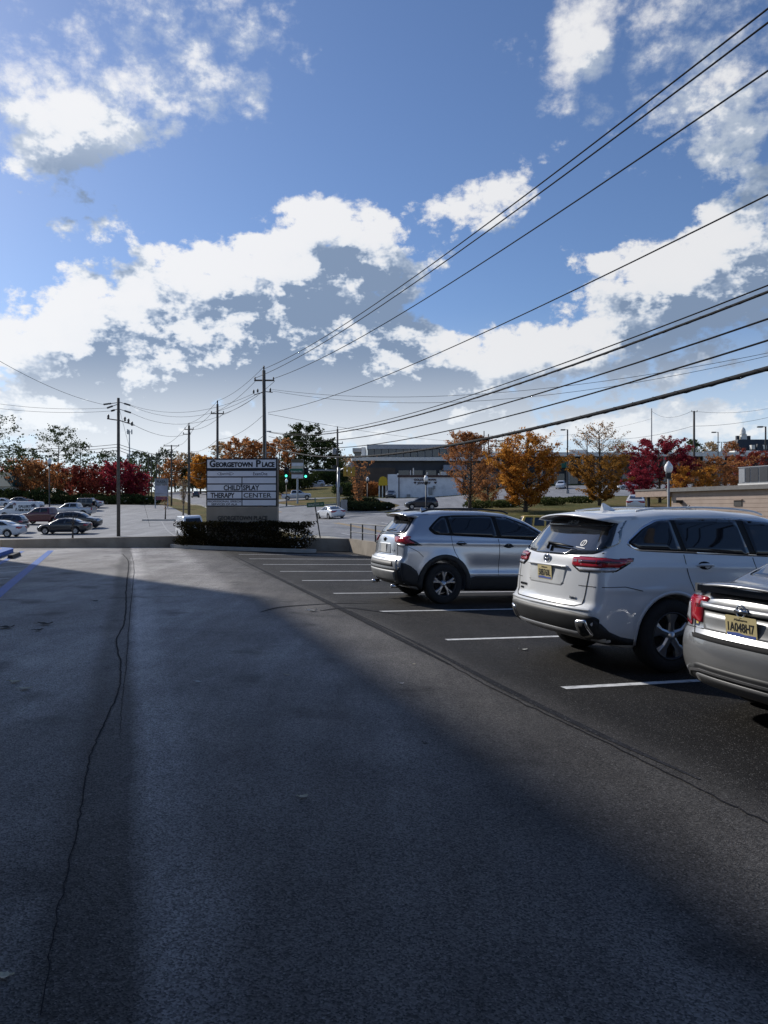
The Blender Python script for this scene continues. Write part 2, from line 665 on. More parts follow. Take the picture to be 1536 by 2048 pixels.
def ground_mat():
    m = bpy.data.materials.new('dry_grass_ground')
    m.use_nodes = True
    nt = m.node_tree
    L = nt.links.new
    b = nt.nodes['Principled BSDF']
    b.inputs['Roughness'].default_value = .95
    b.inputs['Specular IOR Level'].default_value = .1
    tc = nt.nodes.new('ShaderNodeTexCoord')

    def ns(sc, det, rough=.6):
        n = node(nt, 'ShaderNodeTexNoise')
        n.inputs['Scale'].default_value = sc
        n.inputs['Detail'].default_value = det
        n.inputs['Roughness'].default_value = rough
        L(tc.outputs['Object'], n.inputs['Vector'])
        return n.outputs[0]
    c1 = nt.nodes.new('ShaderNodeValToRGB')
    e = c1.color_ramp.elements
    e[0].position, e[0].color = .36, (.10, .105, .035, 1)
    e[1].position, e[1].color = .66, (.23, .15, .075, 1)
    q = e.new(.5)
    q.color = (.16, .14, .05, 1)
    L(ns(.09, 6), c1.inputs[0])
    c2 = nt.nodes.new('ShaderNodeValToRGB')
    e = c2.color_ramp.elements
    e[0].position, e[0].color = .3, (.45, .45, .45, 1)
    e[1].position, e[1].color = .7, (1.25, 1.2, 1.1, 1)
    L(ns(2.2, 8, .75), c2.inputs[0])
    mx = node(nt, 'ShaderNodeMix', data_type='RGBA', blend_type='MULTIPLY')
    mx.inputs[0].default_value = 1
    L(c1.outputs[0], mx.inputs[6])
    L(c2.outputs[0], mx.inputs[7])
    L(mx.outputs[2], b.inputs['Base Color'])
    bp = nt.nodes.new('ShaderNodeBump')
    bp.inputs['Strength'].default_value = .8
    bp.inputs['Distance'].default_value = .15
    L(ns(6, 5), bp.inputs['Height'])
    L(bp.outputs[0], b.inputs['Normal'])
    return m


def asphalt_mat(name, dark, light, speck=.5, rough=.78, tone=.5, wear_and_shade=None, grain=90.0):
    m = bpy.data.materials.new(name)
    m.use_nodes = True
    nt = m.node_tree
    L = nt.links.new
    b = nt.nodes['Principled BSDF']
    tc = nt.nodes.new('ShaderNodeTexCoord')

    def ns(sc, det, rough=.6, st_=None):
        n = node(nt, 'ShaderNodeTexNoise')
        n.inputs['Scale'].default_value = sc
        n.inputs['Detail'].default_value = det
        n.inputs['Roughness'].default_value = rough
        v = tc.outputs['Object']
        if st_:
            mp = nt.nodes.new('ShaderNodeMapping')
            mp.inputs['Rotation'].default_value = (0, 0, R(-18.2))
            mp.inputs['Scale'].default_value = st_
            L(v, mp.inputs[0])
            v = mp.outputs[0]
        L(v, n.inputs['Vector'])
        return n.outputs[0]

    def ramp(v, p0, c0, p1, c1):
        r = nt.nodes.new('ShaderNodeValToRGB')
        e = r.color_ramp.elements
        e[0].position, e[0].color = p0, c0
        e[1].position, e[1].color = p1, c1
        L(v, r.inputs[0])
        return r.outputs[0]

    def mix(f, a, c, bt='MIX'):
        x = node(nt, 'ShaderNodeMix', data_type='RGBA', blend_type=bt)
        if isinstance(f, float): x.inputs[0].default_value = f
        else: L(f, x.inputs[0])
        L(a, x.inputs[6])
        if isinstance(c, tuple): x.inputs[7].default_value = c
        else: L(c, x.inputs[7])
        return x.outputs[2]
    d4, l4 = tuple(dark) + (1,), tuple(light) + (1,)
    # wheel-worn lanes run along the aisle, blotches everywhere
    lanes = ns(.8, 5, .6, (1.0, .10, 1))
    base = ramp(lanes, .36, d4, .66, l4)
    blot = ramp(ns(.45, 7, .65), .3, (.72, .72, .74, 1), .7, (1.2, 1.2, 1.18, 1))
    base = mix(1.0, base, blot, 'MULTIPLY')
    if wear_and_shade:      # wheel path, joint and sealer bands; colour also lifted in the building's shade
        dp = node(nt, 'ShaderNodeVectorMath', operation='DOT_PRODUCT')
        L(tc.outputs['Object'], dp.inputs[0])
        dp.inputs[1].default_value = STALL
        wob = node(nt, 'ShaderNodeMath', operation='MULTIPLY_ADD')
        L(ns(.35, 5, .65), wob.inputs[0])
        wob.inputs[1].default_value = .3
        L(dp.outputs['Value'], wob.inputs[2])
        mr_ = node(nt, 'ShaderNodeMapRange')
        mr_.inputs['From Min'].default_value = -5.85
        mr_.inputs['From Max'].default_value = 9.15
        L(wob.outputs[0], mr_.inputs[0])
        wr = nt.nodes.new('ShaderNodeValToRGB')
        wr.color_ramp.interpolation = 'EASE'
        el_ = wr.color_ramp.elements
        for i_, (t_, v_) in enumerate(wear_and_shade):
            q_ = el_[0] if i_ == 0 else (el_[1] if i_ == 1 else el_.new((t_ + 6) / 15))
            q_.position, q_.color = (t_ + 6) / 15, (v_ / 2, v_ / 2, v_ / 2, 1)
        L(mr_.outputs[0], wr.inputs[0])
        db = node(nt, 'ShaderNodeMix', data_type='RGBA', blend_type='MULTIPLY')
        db.inputs[0].default_value = 1
        L(wr.outputs[0], db.inputs[6])
        db.inputs[7].default_value = (2, 2, 2, 1)
        base = mix(1.0, base, db.outputs[2], 'MULTIPLY')
        # grazing-view brightening with distance, painted into the asphalt's colour
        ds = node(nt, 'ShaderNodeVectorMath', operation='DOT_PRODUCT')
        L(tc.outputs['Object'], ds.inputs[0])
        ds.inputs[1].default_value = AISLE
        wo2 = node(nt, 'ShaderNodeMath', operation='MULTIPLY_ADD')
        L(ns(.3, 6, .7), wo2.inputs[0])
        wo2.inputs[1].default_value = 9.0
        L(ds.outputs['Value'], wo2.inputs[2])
        grazing_gain = node(nt, 'ShaderNodeMapRange', interpolation_type='SMOOTHSTEP')
        for k_, v_ in zip(('From Min', 'From Max', 'To Min', 'To Max'), (6.0, 16.0, .74, 2.1)): grazing_gain.inputs[k_].default_value = v_
        L(wo2.outputs[0], grazing_gain.inputs[0])
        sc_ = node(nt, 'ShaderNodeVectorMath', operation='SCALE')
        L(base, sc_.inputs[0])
        L(grazing_gain.outputs[0], sc_.inputs['Scale'])
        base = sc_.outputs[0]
        # oil drips and damp patches
        oil = ramp(ns(1.1, 3, .5), .60, (1, 1, 1, 1), .74, (.45, .45, .46, 1))
        base = mix(1.0, base, oil, 'MULTIPLY')
        scuff = ramp(ns(2.6, 9, .8, (1.0, .25, 1)), .35, (.78, .78, .78, 1), .68, (1.18, 1.18, 1.17, 1))
        base = mix(1.0, base, scuff, 'MULTIPLY')
    # aggregate: pale and dark stones
    vo = node(nt, 'ShaderNodeTexVoronoi')
    vo.inputs['Scale'].default_value = grain
    L(tc.outputs['Object'], vo.inputs['Vector'])
    sp = nt.nodes.new('ShaderNodeSeparateColor')
    L(vo.outputs['Color'], sp.inputs[0])
    st1 = ramp(sp.outputs[0], .0, (.34, .34, .35, 1), .95, (1.55, 1.55, 1.55, 1))
    base = mix(speck, base, st1, 'MULTIPLY')
    pale = node(nt, 'ShaderNodeMath', operation='GREATER_THAN')
    L(sp.outputs[1], pale.inputs[0])
    pale.inputs[1].default_value = .955
    pm = node(nt, 'ShaderNodeMath', operation='MULTIPLY')
    L(pale.outputs[0], pm.inputs[0])
    pm.inputs[1].default_value = .30 * speck
    base = mix(pm.outputs[0], base, (.30, .29, .28, 1))
    L(base, b.inputs['Base Color'])
    rr = nt.nodes.new('ShaderNodeMapRange')
    rr.inputs['To Min'].default_value = rough - .12
    rr.inputs['To Max'].default_value = rough + .1
    L(ns(1.3, 6), rr.inputs[0])
    L(rr.outputs[0], b.inputs['Roughness'])
    b.inputs['Specular IOR Level'].default_value = tone
    bp = nt.nodes.new('ShaderNodeBump')
    bp.inputs['Strength'].default_value = .55
    bp.inputs['Distance'].default_value = .006
    L(vo.outputs['Distance'], bp.inputs['Height'])
    bp2 = nt.nodes.new('ShaderNodeBump')
    bp2.inputs['Strength'].default_value = .35
    bp2.inputs['Distance'].default_value = .02
    L(ns(9, 6, .7), bp2.inputs['Height'])
    L(bp.outputs[0], bp2.inputs['Normal'])
    L(bp2.outputs[0], b.inputs['Normal'])
    return m


_ny, _nx = GZ.shape
_idx = np.arange(_ny * _nx).reshape(_ny, _nx)
_f = np.stack([_idx[:-1, :-1], _idx[:-1, 1:], _idx[1:, 1:], _idx[1:, :-1]], -1).reshape(-1, 4)
tag(link('ground', fast_mesh('ground', np.stack([_gx, _gy, GZ], -1), _f, True), ground_mat()), kind='structure')


def cdt_fill(poly, step):
    """triangulated polygon with inner points about step apart"""
    poly = [Vector((p[0], p[1])) for p in poly]
    pts, n = [], len(poly)
    for i in range(n):
        a, b = poly[i], poly[(i + 1) % n]
        k = max(1, int((b - a).length / step))
        for j in range(k): pts.append(a.lerp(b, j / k))
    nb = len(pts)
    xs = [p.x for p in pts]
    ys = [p.y for p in pts]
    px, py = np.array(xs), np.array(ys)
    gx, gy = np.meshgrid(np.arange(min(xs) + step * .37, max(xs), step), np.arange(min(ys) + step * .41, max(ys), step))
    gx, gy = gx.ravel(), gy.ravel()
    ins = np.zeros(len(gx), bool)
    dmin = np.full(len(gx), 1e9)
    for i in range(nb):
        x0, y0, x1, y1 = px[i], py[i], px[(i + 1) % nb], py[(i + 1) % nb]
        c = (y0 > gy) != (y1 > gy)
        with np.errstate(divide='ignore', invalid='ignore'):
            xi = (x1 - x0) * (gy - y0) / (y1 - y0 + 1e-12) + x0
        ins ^= c & (gx < xi)
        L2 = (x1 - x0) ** 2 + (y1 - y0) ** 2 + 1e-12
        tt = np.clip(((gx - x0) * (x1 - x0) + (gy - y0) * (y1 - y0)) / L2, 0, 1)
        dmin = np.minimum(dmin, np.hypot(gx - x0 - tt * (x1 - x0), gy - y0 - tt * (y1 - y0)))
    k = ins & (dmin > step * .35)
    allp = pts + [Vector((a, b)) for a, b in zip(gx[k], gy[k])]
    v, e, f, *_ = geometry.delaunay_2d_cdt(allp, [(i, (i + 1) % nb) for i in range(nb)], [], 1, 1e-6)
    return [(p.x, p.y) for p in v], [tuple(q) for q in f], nb


def drape(name, poly, mat, dz=.03, step=1.6, kind='structure', parent=None):
    v, f, nb = cdt_fill(poly, step)
    b = MB()
    vs = [(x, y, H(x, y) + dz) for x, y in v]
    b.add(vs, f)
    o = b.build(name, mat, parent, smooth=True)
    if parent is None: tag(o, kind=kind)
    return o


def smooth_line(pts, n=8):
    """Catmull-Rom through 2-D or 3-D points"""
    p = [Vector(q) for q in pts]
    p = [p[0] * 2 - p[1]] + p + [p[-1] * 2 - p[-2]]
    o = []
    for i in range(1, len(p) - 2):
        for k in range(n):
            u = k / n
            a, b, c, d = p[i - 1], p[i], p[i + 1], p[i + 2]
            o.append(.5 * ((2 * b) + (c - a) * u + (2 * a - 5 * b + 4 * c - d) * u * u + (3 * b - a - 3 * c + d) * u ** 3))
    o.append(p[-2])
    return o


def ribbon(pts, w):
    """2-D outline of a line of width w"""
    a, b = [], []
    for i, p in enumerate(pts):
        t = (Vector(pts[min(i + 1, len(pts) - 1)][:2]) - Vector(pts[max(i - 1, 0)][:2])).normalized()
        n = Vector((-t.y, t.x))
        ww = w[i] if hasattr(w, '__len__') else w
        q = Vector(p[:2])
        a.append(q + n * ww / 2)
        b.append(q - n * ww / 2)
    return a + b[::-1]


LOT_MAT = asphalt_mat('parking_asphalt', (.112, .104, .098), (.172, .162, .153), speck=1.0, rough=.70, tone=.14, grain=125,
                      wear_and_shade=[(-6, 1.25), (-2.6, 1.3), (-.7, 1.15), (-.42, 1.05), (-.25, .55), (-.02, .62), (.08, 1.75), (.24, 1.55), (.45, 1.1), (1.2, 1.05), (1.8, 1.1), (2.3, .60), (3.1, .46), (3.8, .12), (9, .10)])
ROAD_MAT = asphalt_mat('street_asphalt', (.19, .19, .195), (.26, .26, .265), speck=.4, rough=.72, tone=.5, grain=40)
LOT2_MAT = asphalt_mat('old_lot_asphalt', (.20, .20, .205), (.29, .29, .295), speck=.4, rough=.75, tone=.5, grain=40)
CONC = M('concrete', (.38, .36, .33), .85, var=.2, scale=1.5, bump=.3, bscale=30, dirt=((.2, .19, .17), 2.5, .6))
WALLC = M('wall_concrete', (.34, .29, .23), .85, var=.2, scale=1.2, bump=.3, bscale=25, dirt=((.16, .13, .10), 1.6, .6))
WHITEP = M('white_paint', (.74, .74, .73), .65, var=.15, scale=9, dirt=((.16, .16, .165), 11, .8), spec=.3)
BLUEP = M('blue_paint', (.03, .13, .46), .6, var=.2, scale=6, dirt=((.06, .10, .2), 9, .5), spec=.3)
YELP = M('yellow_paint', (.55, .33, .06), .7, var=.15, scale=8)

# far wall of the lot, in street coordinates (s, t)
WALL = [(-16, 9.1), (32.6, 9.1), (33.2, 7.3), (35.7, 3.4), (35.2, 1.8), (33.4, -4.8), (33.0, -16), (32.6, -30)]
WALLTOP = [.28, .44, .48, .55, .55, .53, .55, .6]
lot_poly = [st(-16, 9.0), st(32.6, 9.0), st(33.2, 7.3), st(35.7, 3.4), st(35.2, 1.8), st(33.4, -4.8), st(33.0, -16), st(32.6, -30), st(-16, -30)]


def lot_sheet(name, poly, mat, dz, step=2.0, parent=None, kind=None):
    v, f, nb = cdt_fill(poly, step)
    o = MB().add([(x, y, lot_z(x, y) + dz) for x, y in v], f).build(name, mat, parent)
    if kind: tag(o, kind=kind)
    return o


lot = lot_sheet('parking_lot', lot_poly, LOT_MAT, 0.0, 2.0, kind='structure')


def lot_line(name, pts, w, mat, dz=.004, parent=lot, seg=8):
    """a painted line or seam on the lot (parts of the parking lot)"""
    pl = smooth_line(pts, seg) if len(pts) > 2 else [Vector(p) for p in pts]
    if hasattr(w, '__len__'):
        w = list(np.interp(np.linspace(0, 1, len(pl)), np.linspace(0, 1, len(w)), w))
    out = ribbon(pl, w)
    n = len(pl)
    vs = [(q.x, q.y, lot_z(q.x, q.y) + dz) for q in out]
    fs = [(i, i + 1, 2 * n - 2 - i, 2 * n - 1 - i) for i in range(n - 1)]
    return MB().add(vs, fs).build(name, mat, parent)


for k, s in enumerate([6.44, 9.31, 12.27, 15.21, 18.22, 21.12, 24.0, 26.9, 29.7, 3.5, .6]):
    lot_line('parking_stripe', [st(s, 3.92), st(s + .02, 8.7)], .105, WHITEP)

# seams, sealer and tyre marks that show as lines on the asphalt
SEAM = asphalt_mat('seam_tar', (.012, .012, .014), (.022, .022, .025), speck=.3, rough=.8, tone=.08, grain=60)
# WORN = asphalt_mat('worn_strip', (.060, .061, .064), (.094, .094, .097), speck=.8, rough=.72, tone=.5, grain=70)
PATCHA = asphalt_mat('dark_patch', (.020, .021, .025), (.034, .035, .04), speck=.7, rough=.8, tone=.08, grain=75)


def gl(*px): return [G(a, b) for a, b in px]


def jag(pts, amp, seed):
    r = random.Random(seed)
    pl = smooth_line(pts, 10)
    return [Vector((p.x + r.uniform(-amp, amp), p.y + r.uniform(-amp, amp) * 2, 0)) for p in pl]


lot_line('seam_crack', jag(gl((245, 1108), (257, 1125), (252, 1180), (252, 1215), (247, 1250), (233, 1280), (241, 1330), (238, 1380), (205, 1455), (178, 1520), (165, 1600), (140, 1720), (110, 1850), (80, 2040)), .006, 1), [.030, .026, .020, .014, .009, .006, .004], SEAM, .006, seg=1)
lot_line('seam_crack', jag(gl((262, 1107), (268, 1135), (262, 1200), (257, 1260), (252, 1330), (245, 1400), (240, 1480)), .006, 2), [.012, .012, .010, .006, .003], SEAM, .0065, seg=1)
lot_line('seam_crack', jag(gl((440, 1105), (500, 1135), (560, 1160), (650, 1205), (760, 1260), (870, 1315), (1000, 1385), (1200, 1480), (1420, 1590), (1600, 1680)), .012, 3), .014, SEAM, .006, seg=1)
lot_line('tyre_mark', gl((520, 1225), (560, 1215), (620, 1210), (680, 1207), (745, 1207)), [.02, .09, .09, .08, .02], PATCHA, .005)
lot_line('tyre_mark', gl((640, 1222), (690, 1216), (740, 1221), (800, 1230)), [.03, .1, .1, .03], PATCHA, .0058)

lot_line('tyre_mark', gl((470, 1113), (560, 1158), (660, 1207), (780, 1268), (900, 1330)), [.05, .12, .14, .12, .04], PATCHA, .0035)
lot_line('tyre_mark', gl((700, 1222), (860, 1300), (1010, 1378), (1200, 1470), (1400, 1560)), [.02, .06, .09, .07, .02], PATCHA, .0045)
# accessible bay paint
lot_line('blue_line', [st(13.0, -2.2), st(15.5, -2.3), st(31.5, -2.85)], .20, BLUEP, .005)
lot_line('blue_line', [st(22.0, -3.45), st(30.8, -3.75)], .14, BLUEP, .005)
for s in (17.5, 19.6, 21.7, 23.8):
    lot_line('hatch_line', [st(s, -3.9), st(s + 1.6, -2.6)], .10, WHITEP, .004)

# sidewalk of the building with its rounded, blue painted nose
nose = []
for k in range(9):
    a = R(-90 + k * 180 / 8)
    nose.append(st(30.0 + math.cos(a) * .95, -5.0 + math.sin(-a) * -1.0))
sw = [st(-16, -3.95), st(29.8, -3.95)] + [st(29.9 + .95 * math.sin(R(k)), -4.9 + .95 * math.cos(R(k))) for k in (15, 35, 55, 75, 90)] + [st(30.85, -5.9), st(-16, -5.9)]


def slab(name, poly, top, mat, parent=None, kind=None, skirt=.3):
    n = len(poly)
    b = MB()
    tz = [lot_z(p.x, p.y) + top for p in poly]
    vs = [(p.x, p.y, z) for p, z in zip(poly, tz)] + [(p.x, p.y, z - skirt) for p, z in zip(poly, tz)]
    b.add(vs, [tuple(range(n))] + [(i, n + i, n + (i + 1) % n, (i + 1) % n) for i in range(n)])
    o = b.build(name, mat, parent)
    if kind: tag(o, kind=kind)
    return o


sidewalk = slab('sidewalk', sw, .14, CONC, kind='structure')
kb = [st(26.0, -3.93), st(29.8, -3.93)] + [st(29.9 + .97 * math.sin(R(k)), -4.9 + .97 * math.cos(R(k))) for k in (15, 35, 55, 75, 90)] + [st(30.87, -5.6), st(30.6, -5.6)] \
    + [st(29.9 + .62 * math.sin(R(k)), -4.9 + .62 * math.cos(R(k))) for k in (90, 75, 55, 35, 15)] + [st(29.8, -4.28), st(26.0, -4.28)]
slab('kerb_paint', kb, .146, BLUEP, sidewalk, skirt=.13)

# retaining wall round the lot
wt = empty('retaining_wall')
tag(wt, 'low tan concrete wall along the far end of the parking lot', 'wall')
pts = [st(*w) for w in WALL]
for i in range(len(pts) - 1):
    a, b_ = pts[i], pts[i + 1]
    d = (b_ - a).normalized()
    nrm = Vector((-d.y, d.x, 0))
    if nrm.dot(st(10, 0) - a) > 0: nrm = -nrm          # outwards
    L_ = (b_ - a).length
    n = max(1, int(L_ / 6))
    for k in range(n):
        p0, p1 = a.lerp(b_, k / n) + d * .006, a.lerp(b_, (k + 1) / n) - d * .006
        z0 = WALLTOP[i] + (WALLTOP[i + 1] - WALLTOP[i]) * k / n
        z1 = WALLTOP[i] + (WALLTOP[i + 1] - WALLTOP[i]) * (k + 1) / n
        vs = []
        for p, z in ((p0, z0), (p1, z1)):
            q = p + nrm * .25
            vs += [(p.x, p.y, -1.2), (q.x, q.y, -1.2), (p.x, p.y, z), (q.x, q.y, z)]
        MB().add(vs, [(0, 1, 3, 2), (4, 6, 7, 5), (0, 4, 5, 1), (2, 3, 7, 6), (0, 2, 6, 4), (1, 5, 7, 3)]).build('wall_panel', WALLC, wt)

# street, side street and neighbouring lots, draped on the terrain
road = drape('road', [st(-40, 11.6), st(60, 11.4), st(120, 11.4), st(180, 10.5), st(260, 9.5), st(260, 20), st(180, 22), st(112, 24), st(96, 30), st(70, 26.5), st(-40, 25.4)], ROAD_MAT, .03)


def at(px, Y):
    return Vector(((px - 768) / F_PX * Y, Y, 0))


side = drape('side_street', [at(610, 92), at(560, 112), at(585, 118), at(660, 110), at(680, 97)], ROAD_MAT, .05)
hill_road = drape('hill_road', [at(530, 138), at(600, 144), at(690, 149), at(760, 151), at(765, 158), at(690, 158), at(600, 156), at(530, 150)], ROAD_MAT, .05)
drape('upper_road', [at(560, 212), at(640, 214), at(720, 219), at(720, 228), at(640, 224), at(560, 220)], ROAD_MAT, .05)
drape('store_lot', [at(770, 100), at(800, 97), at(900, 94), at(960, 96), at(930, 118), at(940, 157), at(770, 157), at(750, 140), at(800, 118)], LOT2_MAT, .06)
drape('mall_lot', [at(985, 128), at(1180, 128), at(1400, 128), at(1500, 172), at(1000, 172)], LOT2_MAT, .05)
drape('neighbour_lot', [st(37.5, -40), st(36.8, -4.8), st(38.5, 2.0), st(39.5, 3.0), at(415, 56), at(412, 78), at(402, 86), at(376, 98), at(350, 116), at(326, 128), at(180, 131), at(-140, 133), at(-300, 80)], LOT2_MAT, .025)

# paint on the street
for t, m, w in ((18.1, YELP, .13), (18.45, YELP, .13), (14.8, WHITEP, .12), (21.8, WHITEP, .12)):
    for (s0, s1) in ((-20, 70), (98, 200)):
        if m is WHITEP:
            k = s0
            while k < s1:
                drape('lane_dash', ribbon([st(k, t), st(k + 1.6, t), st(k + 3, t)], w), m, .04, 2.5, parent=road)
                k += 12
        else:
            drape('centre_line', ribbon([st(q, t) for q in np.linspace(s0, s1, 30)], w), m, .04, 2.5, parent=road)
drape('stop_line', ribbon([st(72, 11.8), st(72.3, 17.6)], .5), WHITEP, .04, 2, parent=road)
drape('crossing_line', ribbon([st(75, 11.8), st(75.5, 25.5)], .22), WHITEP, .04, 2, parent=road)
drape('crossing_line', ribbon([st(78, 11.8), st(78.5, 26.0)], .22), WHITEP, .04, 2, parent=road)
BAY = M('bay_paint', (.36, .36, .36), .7, var=.3, scale=6)
nl = bpy.data.objects['neighbour_lot']
for px, Y0, Y1 in ((330, 60, 86), (352, 60, 86)):
    drape('bay_line', ribbon([at(px + 24, Y0), at(px + 3, (Y0 + Y1) / 2), at(px - 7, Y1)], .12), BAY, .035, 3, parent=nl)
for q in ((62, 66), (10, 72), (120, 76), (-40, 74), (100, 98)):
    drape('bay_line', ribbon([at(q[0], q[1] - 3), at(q[0] + 28, q[1] + 3)], .14), BAY, .035, 2, parent=nl)

# kerbs
KERB = M('kerb_concrete', (.42, .41, .38), .8, var=.2, scale=2)


def kerb(pts, w=.16, h=.14, parent=None, name='kerb', zf=None, base=.2, mat=None):
    out = ribbon(pts, w)
    n = len(pts)
    zf = zf or (lambda x, y: H(x, y) + .03)
    vs = [(q.x, q.y, zf(q.x, q.y) + h) for q in out] + [(q.x, q.y, zf(q.x, q.y) - base) for q in out]
    fs = [(i, i + 1, 2 * n - 2 - i, 2 * n - 1 - i) for i in range(n - 1)]
    m2 = 2 * n
    fs += [(i, (i + 1) % m2, m2 + (i + 1) % m2, m2 + i) for i in range(m2)]
    o = MB().add(vs, fs).build(name, mat or KERB, parent)
    if parent is None: tag(o, kind='structure')
    return o


kerb([st(s, 11.4) for s in np.linspace(-40, 70, 40)])
kerb([st(s, 25.5 + max(0, (s - 68)) * .12) for s in np.linspace(-40, 76, 40)])
kerb([st(s, 11.3 - .012 * (s - 86)) for s in np.linspace(86, 200, 40)])
kerb([at(690, 93.5), at(720, 92.5), at(760, 93), at(785, 95.5), at(798, 101), at(792, 106)])
kerb([at(559, 111.5), at(600, 115), at(660, 120), at(700, 126)])
kerb([at(285, 87.5), at(340, 87), at(398, 86.5)], w=.3)

# ------------------------------------------------------------------ vehicle bodies
def poly_sdf(poly, x, z):
    """signed distance to a closed polygon, vectorised"""
    d = np.full(x.shape, 1e9)
    ins = np.zeros(x.shape, bool)
    n = len(poly)
    for i in range(n):
        x0, z0 = poly[i]
        x1, z1 = poly[(i + 1) % n]
        ex, ez = x1 - x0, z1 - z0
        t = np.clip(((x - x0) * ex + (z - z0) * ez) / (ex * ex + ez * ez + 1e-12), 0, 1)
        d = np.minimum(d, (x - x0 - t * ex) ** 2 + (z - z0 - t * ez) ** 2)
        c = (z0 > z) != (z1 > z)
        ins ^= c & (x < (x1 - x0) * (z - z0) / (z1 - z0 + 1e-12) + x0)
    d = np.sqrt(d)
    return np.where(ins, -d, d)


def round_poly(poly, r):
    """fillet the corners of a polygon; r a number or one per corner"""
    n = len(poly)
    out = []
    for i in range(n):
        rr = r[i] if hasattr(r, '__len__') else r
        a, b, c = (Vector(poly[(i + k) % n]) for k in (-1, 0, 1))
        u, w = (a - b), (c - b)
        k = min(rr, u.length * .45, w.length * .45)
        if k < 1e-4:
            out.append(tuple(b))
            continue
        p, q = b + u.normalized() * k, b + w.normalized() * k
        for t in (0, .25, .5, .75, 1):
            out.append(tuple(p * (1 - t) ** 2 + b * 2 * t * (1 - t) + q * t * t))
    return out


def ease(t):
    t = np.clip(t, 0, 1)
    return t * t * (3 - 2 * t)


